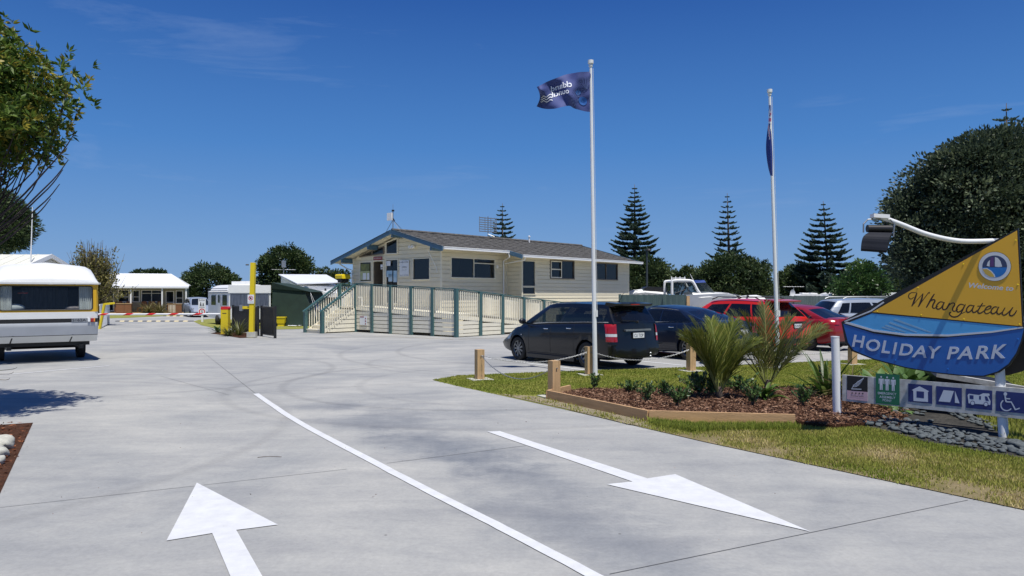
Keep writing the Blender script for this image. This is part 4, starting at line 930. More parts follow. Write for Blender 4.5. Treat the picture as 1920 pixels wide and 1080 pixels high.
suv2 = dict(suv); suv2.update(paint=M['p_silver'], plate=None, L=4.6, spokes=6)
def car_at(center, ang, S, label, group=None):   # ang: heading measured from +x, degrees
    h = V((math.cos(math.radians(ang)), math.sin(math.radians(ang)), 0)); rz = math.atan2(-h.x, h.y)
    return make_car(label, 'car', V(center)-h*S['L']/2, rz, S, group)
t, c = car_at((12.9, 26.6, 0), 5, suv2, 'silver estate style car seen side on beyond the red cars', None)
for s in (-1, 1): mb = MB(); mb.tube([(s*.62, .8, 1.62), (s*.62, .95, 1.68), (s*.62, 2.3, 1.69), (s*.62, 2.5, 1.62)], .018, 6); mb.build('roof_rail', M['steel'], t, smooth=60)
far = dict(wish); far.update(paint=M['p_silver'], plate=None, gl=None, L=4.5)
t, c = car_at((-25.3, 60.2, 0), -58, far, 'small silver hatchback in front of the round tree by the caravans')
# ================================================================ entrance sign (boat shaped) and its posts
SP = Plane((4.60, 10.56), (0.689, -0.725))
def SH(px, py, off=0.0): return SP.hit(px, py, -off)
def OV(x): return V((-SP.d.y*x, SP.d.x*x, 0))
def SA(s, z, off=0.0): return SP.at(s, z, -off)
#          # off>0 is behind, off<0 is towards the road
NB = V((SP.d.y, -SP.d.x, 0))                                  # at() adds off along this
M['ochre'] = PM('ochre_sign_vinyl', (0.80, 0.43, 0.026), 0.35, var=0.03, scale=1.5); M['skyblue'] = PM('light_blue_sign_vinyl', (0.08, 0.37, 0.74), 0.35, var=0.04)
M['deepblue'] = PM('deep_blue_sign_vinyl', (0.010, 0.115, 0.43), 0.35, var=0.05); M['signwhite'] = PM('sign_white', (0.62, 0.64, 0.68), 0.45, var=0.03)
M['brownink'] = PM('brown_lettering', (0.045, 0.018, 0.006), 0.5, var=0.05); M['signblack'] = PM('sign_edge_black', (0.012, 0.012, 0.014), 0.5)
M['iconblue'] = PM('navy_pictogram_panel', (0.016, 0.030, 0.16), 0.4, var=0.06); M['icongrey'] = PM('pictogram_white', (0.60, 0.64, 0.72), 0.6, var=0.05)
M['wornwhite'] = PM('worn_white_board', (0.66, 0.66, 0.64), 0.7, scale=9, col2=(0.36, 0.34, 0.31), detail=8); M['signgreen'] = PM('green_safety_sign', (0.012, 0.15, 0.075), 0.4, var=0.05)
M['pinkish'] = PM('faded_pink_panel', (0.62, 0.42, 0.47), 0.6, var=0.06); M['letter'] = PM('raised_letter', (0.56, 0.60, 0.70), 0.4, var=0.03)
base = SH(1740, 800); base.z = 0
sg = thing('entrance_sign', base, math.atan2(SP.d.y, SP.d.x), 'large boat shaped welcome sign with ochre sail and blue hull beside the drive', 'sign')
def plate(name, px, o0, th, m, parent=None, world=True):
    pts = [SH(x, y, -o0) for x, y in px]; mb = MB(); mb.prism(pts, OV(-th)); return mb.build(name, m, parent or sg, world=True)
hullb = [(1583, 607), (1592, 642), (1602, 656), (1640, 672), (1700, 688), (1760, 698), (1810, 703), (1845, 704), (1872, 696), (1892, 682), (1906, 662), (1915, 640), (1921, 616)]
outline = [(1579, 603.5)]+[(1586, 640), (1598, 658), (1640, 674.5), (1700, 690), (1760, 700), (1810, 705.5), (1847, 706), (1875, 698), (1895, 684), (1909, 664), (1918, 640), (1923.5, 616), (1919.5, 600), (1910.5, 428)]
bk = plate('backing_board', outline, 0, .03, M['signblack'])
plate('hull_panel', [(1583, 607)]+hullb[1:]+[(1850, 626), (1760, 634.5), (1690, 632), (1640, 625)], .030, .004, M['deepblue'])
plate('deck_panel', [(1592, 605), (1637, 587.5), (1919, 613.5), (1860, 622), (1780, 628.5), (1700, 627), (1640, 619)], .030, .004, M['skyblue'])
plate('white_stripe', [(1585, 605.8), (1640, 621.5), (1700, 629.2), (1780, 630.6), (1860, 624), (1920, 615), (1919.6, 612.8), (1860, 620.6), (1780, 627), (1700, 625.6), (1640, 617.8), (1590, 603)], .035, .004, M['signwhite'])
plate('white_stripe', [(1586.5, 603.2), (1636, 584), (1660, 567.5), (1658, 565.5), (1634, 582), (1584.5, 602)], .035, .004, M['signwhite'])
sail = plate('sail_panel', [(1637.5, 585), (1908.2, 432.5), (1917.5, 611.5)], .031, .007, M['ochre'])
for (a, b, w) in (((1680, 597), (1748, 622.5), 3.0), ((1671, 603), (1722, 622.5), 2.8), ((1663, 608.5), (1700, 622), 2.6), ((1657, 612), (1681, 619.5), 2.2)):
    plate('pale_wave_stripe', [(a[0], a[1]), (b[0], b[1]), (b[0]-w, b[1]+w*.4), (a[0]-w, a[1]+w)], .0345, .001, M['pale_wave'] if 'pale_wave' in M else M.setdefault('pale_wave', PM('pale_wave', (0.22, 0.42, 0.62), 0.4)))
for x, y in ((1808, 495.5), (1723, 539.5), (1647, 584), (1729, 590.5), (1809, 598.5), (1913, 608), (1906, 451), (1910, 534), (1910, 636), (1779, 692), (1681, 675.5)):
    mb = MB(); c = SH(x, y, -.036); mb.ball(c, .010, 4); mb.build('screw', M['yellow'] if y < 612 else M['deepblue'], sg, world=True)
# emblem disc
def disc(cx, cy, rx, ry, n=40, a0=0, a1=360): return [(cx+rx*math.cos(math.radians(a0+(a1-a0)*k/n)), cy+ry*math.sin(math.radians(a0+(a1-a0)*k/n))) for k in range(n)]
ec = (1867, 499.8)
plate('emblem_rim', disc(*ec, 30.6, 27.6), .040, .003, M['signblack']); plate('emblem', disc(*ec, 30, 27), .0405, .005, M['signwhite'])
emb = MB()
def fl(px, off, m, mb): mb.add([SH(x, y, -off) for x, y in px], [list(range(len(px)))[::-1]], m)
R_ = (23.2, 20.6)
fl([(ec[0]+R_[0]*math.cos(a), ec[1]+R_[1]*math.sin(a)) for a in np.linspace(math.radians(180-5), math.radians(360+5), 28)], .0460, 0, emb)       # dusk sky cap
fl([(ec[0]+R_[0]*math.cos(a), ec[1]+R_[1]*math.sin(a)) for a in np.linspace(math.radians(5), math.radians(175), 28)][::1], .0464, 1, emb)       # sea
fl([(1845, 503.5), (1853, 503), (1861, 508), (1867, 515), (1868.5, 520), (1860, 520), (1850, 516), (1844.5, 508)], .0468, 2, emb)
fl([(1844, 505), (1852, 504.5), (1859.5, 509), (1865, 515.5), (1866.5, 519.7), (1858, 519), (1849.5, 514)], .0472, 3, emb)
fl([(1867.5, 500), (1867.5, 482), (1873, 484), (1878, 490), (1881, 500), (1874, 500.8)], .0472, 2, emb); fl([(1852, 498.5), (1854, 492), (1858, 487.5), (1857.5, 500)], .0472, 2, emb)
for k, c0 in enumerate(((1859.5, 480.5), (1862.5, 481))): fl([(c0[0], 483-k), (c0[0]+2.4, 482), (c0[0]+3.0, 500), (c0[0]-1.0, 500)], .0474+.0003*k, 4, emb)
M['dusk'] = PM('emblem_dusk', (0.035, 0.05, 0.12), 0.4, scale=3); M['sea'] = PM('emblem_sea', (0.012, 0.16, 0.50), 0.4); M['sand'] = PM('emblem_sand', (0.55, 0.37, 0.07), 0.4); M['mauve'] = PM('emblem_purple', (0.10, 0.04, 0.16), 0.4)
emb.build('emblem_picture', [M['dusk'], M['sea'], M['signwhite'], M['sand'], M['mauve']], sg, world=True)
# lettering
GLY['off'] = 0.018
mb = MB(); o, e1 = V((1818.2, 538.8, 0)), V((1902.5, 545.8, 0))
text_map(mb, 'Welcome to', lambda a, b: SH(lerp(1818, 1901.5, a)+b*0.5, lerp(539.6, 545.8, a)-b*9.8, -.0386), 0, 0.25); mb.build('lettering', M['signwhite'], sail, world=True)
mb = MB()
for ch, x0, x1, yb, h, sl in (('H', 1599.5, 1624, 651, 22.5, .12), ('O', 1626, 1652, 658.5, 22.5, .12), ('L', 1654.5, 1670.5, 662, 23.5, .10), ('I', 1675.3, 1684.5, 663.8, 22, .0), ('D', 1687.5, 1713.5, 666.5, 22, .06), ('A', 1711.5, 1739, 670, 22.5, .05),
                              ('Y', 1742.5, 1767, 671.8, 23, .02), ('P', 1777, 1800, 673.3, 23.5, .0), ('A', 1795.8, 1825, 673.3, 24, .0), ('R', 1830.8, 1855.5, 672.5, 24.5, -.03), ('K', 1859.5, 1889, 671.8, 26, -.06)):
    text_map(mb, ch, lambda a, b: SH(lerp(x0, x1, a), yb-h*b+sl*(a-.5)*(x1-x0), -.041), 0, 0.2)
GLY['off'] = 0.008                              # raise the letters: a solid shadow-casting layer behind each face
lt = mb.build('raised_letters', M['letter'], sg, world=True)
md = bpy.data.meshes.new('raised'); bm_ = None
import bmesh
bm = bmesh.new(); bm.from_mesh(lt.data); r = bmesh.ops.extrude_face_region(bm, geom=bm.faces[:]); vv = [g for g in r['geom'] if isinstance(g, bmesh.types.BMVert)]
back = wmat(sg).to_3x3().inverted() @ (OV(.006)); bmesh.ops.translate(bm, vec=back, verts=vv); bmesh.ops.recalc_face_normals(bm, faces=bm.faces); bm.to_mesh(lt.data); bm.free()
bpy.data.meshes.remove(md)
mb = MB()
def stroke(zp, w0, w1=None):                                # pen stroke in the photo's sign coordinates
    w1 = w1 or w0; P = catmull([V((x/7.7125+1680, y/7.7125+560, 0)) for x, y in zp], 6); n = len(P); A, B = [], []
    for i, p in enumerate(P):
        d = (P[min(i+1, n-1)]-P[max(i-1, 0)]).normalized(); q = V((-d.y, d.x, 0)); t_ = i/(n-1); w = (w0+(w1-w0)*math.sin(math.pi*t_))*1.65/7.7125/2
        stroke.k += 1e-6; a, b = p+q*w, p-q*w; A.append(SH(a.x, a.y, -.0384-stroke.k)); B.append(SH(b.x, b.y, -.0384-stroke.k))
    mb.grid([A, B])
stroke.k = 0
for zp, a, b in (([(275, -25), (235, 5), (203, -12), (200, -55), (240, -86), (318, -84)], 5, 9), ([(318, -84), (295, -20), (270, 50), (243, 112)], 8, 17), ([(243, 112), (320, 20), (405, -72)], 5, 6), ([(405, -76), (388, 0), (362, 70), (335, 120)], 8, 17), ([(335, 120), (420, 0), (482, -82), (500, -92), (492, -70)], 5, 7),
    ([(570, -70), (533, -12), (492, 60), (453, 130)], 9, 15), ([(470, 95), (512, 38), (555, 14), (577, 32), (550, 88), (545, 125), (570, 138), (622, 108)], 6, 14), ([(702, 55), (655, 46), (610, 85), (597, 130), (625, 152), (670, 125), (705, 60)], 7, 13), ([(714, 50), (690, 110), (690, 148), (720, 158), (765, 128)], 9, 13),
    ([(790, 62), (765, 110), (738, 156)], 10, 14), ([(750, 135), (800, 78), (845, 62), (862, 86), (835, 135), (835, 170), (865, 181), (912, 150)], 6, 13), ([(1000, 92), (950, 80), (905, 115), (888, 165), (915, 192), (965, 165), (1005, 97)], 7, 13), ([(1018, 82), (985, 150), (950, 215), (900, 256), (840, 263), (797, 238), (786, 208), (812, 195)], 9, 12), ([(960, 215), (1042, 178)], 5, 5),
    ([(1130, 102), (1085, 95), (1045, 130), (1033, 175), (1060, 197), (1105, 165), (1135, 107)], 7, 13), ([(1145, 93), (1120, 150), (1120, 188), (1150, 197), (1190, 168)], 9, 13), ([(1268, 62), (1230, 120), (1199, 175), (1205, 206), (1240, 207), (1285, 175)], 9, 13), ([(1190, 108), (1305, 100)], 7, 7),
    ([(1300, 166), (1350, 150), (1387, 125), (1380, 107), (1345, 112), (1305, 150), (1295, 195), (1325, 217), (1385, 188)], 7, 12), ([(1480, 122), (1440, 118), (1400, 150), (1388, 195), (1415, 217), (1460, 190), (1490, 127)], 7, 13), ([(1502, 116), (1475, 170), (1475, 210), (1505, 223), (1550, 193)], 9, 13),
    ([(1592, 128), (1560, 180), (1550, 220), (1580, 237), (1630, 205), (1690, 142)], 8, 12), ([(1703, 123), (1665, 185), (1655, 232), (1690, 246), (1730, 215), (1757, 168)], 9, 13)): stroke(zp, a, b)
mb.build('script_lettering', M['brownink'], sail, world=True)
# lower pictogram rail
zt, zb_ = .63, .265
s0, s1 = SP.sz(1581, 700)[0], 2.75
mb = MB(); mb.prism([SA(s0, zb_), SA(s1, zb_), SA(s1, zt), SA(s0, zt)], OV(-.03))
rail = mb.build('pictogram_rail', M['wornwhite'], sg, world=True)
def panel(name, xa, xb, za, zb, m, o=.0305, th=.003): 
    a, b = SP.sz(xa, 720)[0], SP.sz(xb, 720)[0]; mb = MB(); mb.prism([SA(a, za, -o), SA(b, za, -o), SA(b, zb, -o), SA(a, zb, -o)], OV(-th)); return mb.build(name, m, sg, world=True)
def zp(x, y): return (x/5.3333+1560, y/5.3333+660)
def icon(name, polys, parent, m='icongrey', off=.036, holes=None):
    mb = MB()
    for k, (pl, mi) in enumerate(polys): mb.add([SH(*zp(x, y), -(off+.0008*mi)) for x, y in pl], [list(range(len(pl)))[::-1]], mi)
    return mb.build(name, [M[m], M['iconblue']], parent, world=True)
def circ(cx, cy, r, n=20): return [(cx+r*math.cos(2*math.pi*k/n), cy+r*math.sin(2*math.pi*k/n)) for k in range(n)]
def ztop(px, py): return SP.sz(px, py)[1]
p1 = panel('pictogram_panel', 1704.5, 1749.5, ztop(1727, 754.5), ztop(1727, 720.5), M['iconblue']); p2 = panel('pictogram_panel', 1757, 1805, ztop(1780, 760), ztop(1780, 725.2), M['iconblue'])
p3 = panel('pictogram_panel', 1812.8, 1861.8, ztop(1837, 766.5), ztop(1837, 730), M['iconblue']); p4 = panel('pictogram_panel', 1869, 1923, ztop(1895, 772.5), ztop(1895, 734.5), M['iconblue'])
icon('house_symbol', [([(885, 340), (980, 390), (968, 397), (970, 497), (825, 487), (822, 385), (805, 378)], 0), ([(855, 388), (930, 394), (930, 460), (855, 452)], 1)], p1)
icon('tent_symbol', [([(1125, 378), (1228, 388), (1190, 500), (1075, 490)], 0), ([(1238, 385), (1285, 510), (1238, 505)], 0)], p2)
icon('motorhome_symbol', [([(1365, 430), (1375, 415), (1480, 428), (1520, 410), (1580, 413), (1586, 432), (1570, 437), (1595, 490), (1590, 527), (1375, 510)], 0), ([(1385, 428), (1424, 431), (1424, 470), (1385, 465)], 1), ([(1480, 436), (1498, 438), (1498, 474), (1480, 471)], 1), ([(1535, 440), (1560, 443), (1578, 488), (1545, 484)], 1),
    (circ(1415, 508, 24), 1), (circ(1548, 520, 24), 1)], p3)
icon('wheel_symbol', [(circ(1415, 508, 18), 0), (circ(1548, 520, 18), 0)], p3, off=.0375)
mb = MB()
def thick(zpts, w, off=.036):
    P = [V((x, y, 0)) for x, y in zpts]; A, B = [], []
    for i, p in enumerate(P):
        d = (P[min(i+1, len(P)-1)]-P[max(i-1, 0)]).normalized(); q = V((-d.y, d.x, 0))*w/2; A.append(SH(*zp((p+q).x, (p+q).y), -off)); B.append(SH(*zp((p-q).x, (p-q).y), -off))
    mb.grid([A, B])
thick([(1738, 430), (1744, 470), (1749, 494)], 15); thick([(1749, 494), (1800, 497), (1822, 535), (1842, 575)], 13, .0362); thick([(1840, 574), (1886, 558)], 11, .0364); thick([(1742, 462), (1790, 466)], 10, .0366)
thick([(1755+58*math.cos(a), 527+56*math.sin(a)) for a in np.linspace(-2.2, -5.6, 22)], 12, .0368); mb.add([SH(*zp(*q), -.037) for q in circ(1742, 417, 18)], [list(range(20))[::-1]]); mb.build('wheelchair_symbol', M['icongrey'], p4, world=True)
fp = panel('fern_panel', 1590, 1628.5, ztop(1610, 733), ztop(1610, 705.5), M['signblack']); sp = panel('star_panel', 1590, 1628.5, ztop(1610, 750), ztop(1610, 733), M['pinkish'])
mb = MB()
for k in range(9):
    t_ = k/8; x, y = lerp(222, 318, t_**.8), lerp(345, 268, t_); thick([(x, y), (x+lerp(2, 12, t_), y-lerp(30, 6, abs(t_-.35)))], 5); thick([(x, y), (x+lerp(40, 6, t_), y-lerp(2, 0, t_))], 5, .0362)
thick([(208, 365), (222, 340), (262, 300), (325, 264)], 5, .0364); thick([(205, 366), (305, 370)], 8, .0366); mb.build('fern_symbol', M['icongrey'], fp, world=True)
mb = MB()
for cx, cy in ((212, 408), (248, 409), (283, 412), (317, 414)): mb.add([SH(*zp(cx+(12 if k % 2 == 0 else 5)*math.sin(math.pi*k/5), cy-(12 if k % 2 == 0 else 5)*math.cos(math.pi*k/5)), -.036) for k in range(10)], [list(range(10))[::-1]])
text_map(mb, 'holiday park', lambda a, b: SH(*zp(lerp(200, 328, a), lerp(444, 452, a)-14*b), -.036)); mb.build('stars', M['ink'], sp, world=True)
gp = panel('assembly_point_panel', 1644, 1688.5, ztop(1666, 757.5), ztop(1666, 701), M['signgreen'], .034, .004)
mb = MB()
for cx, cy in ((503, 247), (562, 252), (623, 258)):
    mb.add([SH(*zp(*q), -.0395) for q in circ(cx, cy, 9, 12)], [list(range(12))[::-1]])
    body = [(-25, 16), (25, 18), (25, 70), (18, 70), (16, 34), (14, 34), (14, 130), (3, 130), (1, 82), (-1, 82), (-3, 130), (-14, 128), (-14, 34), (-17, 34), (-18, 68), (-25, 68)]
    mb.add([SH(*zp(cx+x, cy+y), -.0395) for x, y in body], [list(range(len(body)))[::-1]])
for txt, x0, x1, y in (('EMERGENCY', 470, 655, 425), ('ASSEMBLY', 485, 645, 462), ('POINT', 518, 608, 494)): text_map(mb, txt, lambda a, b: SH(*zp(lerp(x0, x1, a), lerp(y-6, y+6, a)-24*b), -.0395))
mb.build('assembly_symbols', M['icongrey'], gp, world=True)
# posts of the sign
mb = MB(); p = G(1570, 785); mb.tube([p, V((p.x-.03, p.y, 1.15))], .057, 18); mb.tube([V((p.x-.03, p.y, 1.15)), V((p.x-.03, p.y, 1.165))], .06, 18); mb.build('post', M['whitemetal'], sg, world=True, smooth=40)
mb = MB(); p = G(1884, 823); mb.tube([p+V((.02, .05, 0)), V((p.x-.02, p.y+.14, 1.6))], .055, 18); mb.build('post', M['whitemetal'], sg, world=True, smooth=40)
mb = MB(); q = SH(1925, 640, .02); mb.prism([(q.x, q.y, .0), (q.x+.12, q.y-.12, 0), (q.x+.2, q.y-.04, 0), (q.x+.08, q.y+.08, 0)], (0, 0, 2.42)); mb.build('post', M['steel'], sg, world=True)
mb = MB(); q = SH(1862, 452, .10); q2 = V((q.x, q.y, 1.5)); mb.tube([q2, q], .04, 12); mb.tube([q, q+V((0, 0, .035))], .045, 12); mb.build('post', M['whitemetal'], sg, world=True, smooth=40)
rb = [(x, y+6) for x, y in outline]                         # the second face of the double board, seen edge-on behind
mb = MB(); off = OV(.34)+V((SP.d.x, SP.d.y, 0))*.16
pts = [SH(x, y)+off for x, y in outline[:13]]+[SH(1919, 614)+off]; mb.prism(pts, OV(.03)); mb.build('rear_board', M['signblack'], sg, world=True)
# lamp over the sign
fl_t = thing('sign_floodlight', V((q.x, q.y, 2.3)), 0, 'black box floodlight on a long curved white arm reaching out in front of the sign', 'lamp')
arm = catmull([V((q.x, q.y, 2.42)), AT(1800, 452, 9.17), AT(1740, 440, 9.07), AT(1690, 421, 8.98), AT(1652, 407, 8.90)], 6)
mb = MB(); mb.tube(arm, .030, 12); mb.build('arm', M['whitemetal'], fl_t, world=True, smooth=60)
mb = MB(); c = AT(1649, 405, 8.90); mb.obox(c+V((-.09, -.05, -.02)), (.19, 0, -.012), (0, .1, 0), (0, 0, .045)); mb.build('junction_box', M['white'], fl_t, world=True)
mb = MB()
for side_, xx in ((-1, 1619), (1, 1677)):
    P = [AT(1648, 411, 8.90), AT(xx-side_*8, 411.5, 8.90), AT(xx, 420, 8.90), AT(xx-(side_ > 0)*2, 436+(side_ > 0)*8, 8.90)]; m2 = MB(); m2.tube(P, .009, 6); m2.build('yoke', M['steel'], fl_t, world=True)
c = AT(1648, 428, 8.90); mb.tube([AT(1626, 428.5, 8.90), AT(1671, 429, 8.90)], .045, 14); mb.build('ballast_housing', M['black'], fl_t, world=True, smooth=40)
mb = MB(); A = catmull([AT(1629, 435.5, 8.83), AT(1619, 443, 8.77), AT(1615, 456, 8.75), AT(1614, 470, 8.77), AT(1615, 467, 9.05), AT(1622, 452, 9.15), AT(1630, 436, 9.07), AT(1629, 435.5, 8.83)], 3)[:-1]; B = catmull([AT(1673, 436.5, 8.83), AT(1668, 445, 8.77), AT(1664, 459, 8.75), AT(1662, 473.5, 8.77), AT(1663, 470, 9.05), AT(1668, 455, 9.15), AT(1673, 437, 9.07), AT(1673, 436.5, 8.83)], 3)[:-1]
nA = len(A); mb.add(A+B, [list(range(nA))[::-1], [nA+i for i in range(nA)]]+[[i, (i+1) % nA, nA+(i+1) % nA, nA+i] for i in range(nA)]); mb.build('lamp_housing', PM('floodlight_casting', (0.016, 0.018, 0.026), 0.6, spec=0.15), fl_t, world=True)
# ================================================================ flagpoles and flags
def flagpole(base, top, label, x=0):
    t = thing('flagpole', base, 0, label, 'flagpole', 'white flagpoles'); b, tp = V(base), V(top)
    mb = MB(); P = [b.lerp(tp, k/10) for k in range(11)]; mb.tube(P, [lerp(.052, .030, k/10) for k in range(11)], 16); mb.build('pole', M['whitemetal'], t, world=True, smooth=50)
    mb = MB(); mb.lathe([(0, .085), (.062, .08), (.062, .01), (.045, .0), (.042, -.06), (.03, -.06)], tp, 14); mb.build('cap', M['white'], t, world=True, smooth=30)
    mb = MB(); sd = V((.05, -.03, 0)); mb.tube([tp+sd*1.0+V((0, 0, -.1)), b.lerp(tp, .5)+sd*1.1, b.lerp(tp, .2)+sd*1.2], .004, 4); mb.build('halyard', M['white'], t, world=True)
    mb = MB(); c = b.lerp(tp, .2)+sd; mb.box(c.x-.02, c.x+.02, c.y-.02, c.y+.02, c.z-.07, c.z+.07); mb.build('cleat', M['white'], t, world=True)
    return t
D1 = 16.15; b1 = G(1116, 704.7); b1 = V((1.80, 16.15, 0)); t1 = AT(1107.5, 120, 16.15); flagpole(b1, t1, 'nearer white flagpole standing by a timber bollard with the council flag')
b2 = V((6.33, 17.75, 0)); t2 = AT(1443, 174, 17.75); flagpole(b2, t2, 'further white flagpole behind the palms with the national flag')
top_e = [(1107.5, 134), (1100, 134.5), (1088, 135), (1075, 137), (1060, 140), (1048, 144.5), (1036, 149), (1024, 154), (1013, 160), (1006.5, 163)]
bot_e = [(1108.5, 210), (1098, 209), (1086, 206), (1076, 203), (1068, 198.5), (1056, 200), (1042, 203.5), (1028, 204.5), (1016, 203), (1006, 199.5)]
TE = catmull([V((x, y, 0)) for x, y in top_e], 5); BE = catmull([V((x, y, 0)) for x, y in bot_e], 5); NF = len(TE)
def flagpt(u, v, off=0.0):
    f = u*(NF-1); i = min(NF-2, int(f)); a = TE[i].lerp(TE[i+1], f-i); b = BE[i].lerp(BE[i+1], f-i); p = b.lerp(a, v)
    fold = .10*math.sin(u*9+v*3.2)*min(1, u*3)+.05*math.sin(u*17-v*5)*min(1, u*2)+.03*noise.noise(V((u*5, v*5, 0)))
    if u > .8: p = V((p.x+6*math.sin(math.pi*v)*(u-.8)/.2, p.y, 0))
    return AT(p.x, p.y, D1+fold-off-.02)
M['flagblue'] = PM('navy_flag_cloth', (0.055, 0.075, 0.23), 0.75, var=0.08); M['flaglight'] = PM('pale_flag_print', (0.78, 0.80, 0.84), 0.75); M['flagmid'] = PM('bright_blue_flag_print', (0.03, 0.14, 0.45), 0.75, var=0.2, scale=8); M['flagfern'] = PM('dusty_blue_flag_print', (0.10, 0.15, 0.34), 0.75)
ft = thing('flag', AT(1107.5, 172, D1), 0, 'navy council flag streaming left from the nearer flagpole, its lettering seen from behind', 'flag')
mb = MB(); mb.grid([[flagpt(u, v) for u in np.linspace(0, 1, 61)] for v in np.linspace(0, 1, 25)]); cl = mb.build('cloth', M['flagblue'], ft, world=True, smooth=180)
mb = MB()
def ftext(txt, u0, u1, v0, v1): text_map(mb, txt, lambda a, b: flagpt(lerp(u0, u1, a), lerp(v0, v1, b), .012))
GLY['off'] = .02; ftext('ckland', .36, .71, .60, .79); ftext('ouncil', .42, .70, .40, .58); GLY['off'] = .008
mb.build('lettering', M['flaglight'], cl, world=True)
for k in range(3):
    mb = MB(); A, B = [], []
    for q in np.linspace(0, 1, 15):
        u = lerp(.70, .94, q); v = .47-.095*k+.035*math.sin(q*12); A.append(flagpt(u, v, .012)); B.append(flagpt(u, v+.034, .012))
    mb.grid([A, B]); mb.build('wave_print', M['flaglight'], cl, world=True)
mb = MB()
for cx, cy, L_, ns, a0, a1 in ((.10, .52, .36, 11, 60, 200), (.22, .30, .30, 9, 100, 230)):
    for k in range(ns):
        a = math.radians(lerp(a0, a1, k/(ns-1))); du, dv = -math.cos(a)*L_*.55, math.sin(a)*L_; P_ = [(cx+du*q, cy+dv*q) for q in (.15, .5, 1)]
        A = [flagpt(min(.98, max(.012, u)), min(.97, max(.03, v)), .012) for u, v in P_]; B = [flagpt(min(.98, max(.012, u))+.008, min(.97, max(.03, v)), .012) for u, v in P_]; mb.grid([A, B])
mb.build('fern_print', M['flagfern'], cl, world=True)
for (u0, u1, v0, v1) in ((.09, .24, .14, .36), (.20, .30, .38, .52)):
    mb = MB(); mb.grid([[flagpt(lerp(u0, u1, .5+.5*math.cos(a)*r_), lerp(v0, v1, .5+.5*math.sin(a)*r_), .010+.001*(1-r_)) for a in np.linspace(0, 6.283, 20)] for r_ in (0, .5, 1)]); mb.build('blue_print', M['flagmid'], cl, world=True)
# national flag, hanging edge-on: deep folds run away from the viewer
Lf = [(1441.5, 197), (1440, 212), (1440, 228), (1437, 246), (1434, 272), (1435, 294), (1439, 315), (1443.5, 329)]; Rf = [(1445.5, 197), (1446.5, 212), (1446, 228), (1446.5, 246), (1448, 272), (1449, 294), (1449, 315), (1449, 330)]
LF = catmull([V((x, y, 0)) for x, y in Lf], 5); RF = catmull([V((x, y, 0)) for x, y in Rf], 5)
def nf(u, i, off=0):
    p = LF[i].lerp(RF[i], .5+.5*math.sin(u*7.5)*(.75+.25*math.cos(u*3))); return AT(p.x, p.y, 17.68-u*.75-off)
ft = thing('flag', AT(1444, 262, 17.7), 0, 'blue national flag with red and white canton hanging almost edge-on from the further flagpole', 'flag')
M['natblue'] = PM('royal_blue_flag_cloth', (0.010, 0.030, 0.20), 0.75, var=0.1)
mb = MB(); nU = 40; rows = [[nf(u, i) for u in np.linspace(0, 1, nU+1)] for i in range(len(LF))]
for i in range(len(rows)-1):
    for k in range(nU):
        v = i/(len(rows)-1); u = k/nU; m = 0
        if v < .5:
            if .19 < v < .31: m = 2
            if .22 < v < .28: m = 1
            if abs((v/.5)-(u)) < .10 or abs((v/.5)-(1-u)) < .10: m = 2
            if abs((v/.5)-(u)) < .04: m = 1
        mb.poly([rows[i][k], rows[i][k+1], rows[i+1][k+1], rows[i+1][k]], m)
mb.build('cloth', [M['natblue'], M['red'], M['flaglight']], ft, world=True, smooth=180)
# ================================================================ bollards and chains
PF = V((b1.x-.11, b1.y+.16, 0))
bol = [V((-.67, 15.4, 0)), V((.72, 12.78, 0)), PF, V((4.10, 17.1, 0)), V((6.18, 17.95, 0)), V((8.55, 18.75, 0))]
bl = ['square timber bollard at the corner of the grass nearest the drive tip', 'square timber bollard at the end of the timber bed edging', 'square timber bollard directly behind the nearer flagpole', 'square timber bollard left of the bright green palm', 'square timber bollard beside the further flagpole behind the palms', 'square timber bollard hidden behind the sign post end of the chain']
def bollard():
    t = thing('bollard', (0, 0, 0), 0, '', 'bollard', 'timber bollards along the grass'); mb = MB(); w = .078
    mb.prism([(-w, -w, 0), (w, -w, 0), (w, w, 0), (-w, w, 0)], (0, 0, .625)); mb.prism([(-w, -w, .625), (w, -w, .625), (w, w, .625), (-w, w, .625)], (0, 0, .002)); mb.build('post', M['timber'], t)
    mb = MB(); mb.prism([(-.24, -.21, .0), (.22, -.23, .0), (.25, .20, .0), (-.2, .24, .0)], (0, 0, .022)); mb.build('concrete_pad', M['palestone'], t)
    mb = MB(); mb.tube([(0, -w-.004, .50), (0, -w-.02, .50)], .012, 8); mb.build('eye_bolt', M['steel'], t); return t
b0 = bollard(); b0.location = bol[0]; b0['label'] = bl[0]; b0.rotation_euler = (0, 0, .45)
for p, l, a in zip(bol[1:], bl[1:], (.52, .35, .42, .3, .3)): dup(b0, p, a, l)
def chain(a, b, sag, label):
    a, b = V(a), V(b); L = (b-a).length; t = thing('chain', a.lerp(b, .5)+V((0, 0, -sag)), 0, label, 'chain', 'chains hung between the bollards'); n = int(L/0.034); mb = MB()
    P = [a.lerp(b, k/n)-V((0, 0, sag*4*(k/n)*(1-k/n))) for k in range(n+1)]
    for k in range(n):
        p, q = P[k], P[k+1]; d = (q-p).normalized(); s = d.cross(V((0, 0, 1))).normalized(); w = s if k % 2 else s.cross(d).normalized()
        p0, q0 = p-d*.005, q+d*.005; mb.tube([p0, p0.lerp(q0, .25)+w*.010, p0.lerp(q0, .75)+w*.010, q0, p0.lerp(q0, .75)-w*.010, p0.lerp(q0, .25)-w*.010, p0], .0042, 4, cap=False)
    mb.build('links', M['steel'], t, world=True)
def bt(i, z=.50): return V((bol[i].x, bol[i].y-.06, z))
chain(bt(0)+V((.06, 0, 0)), bt(2)+V((-.06, 0, 0)), .17, 'steel chain from the corner bollard to the one by the nearer flagpole')
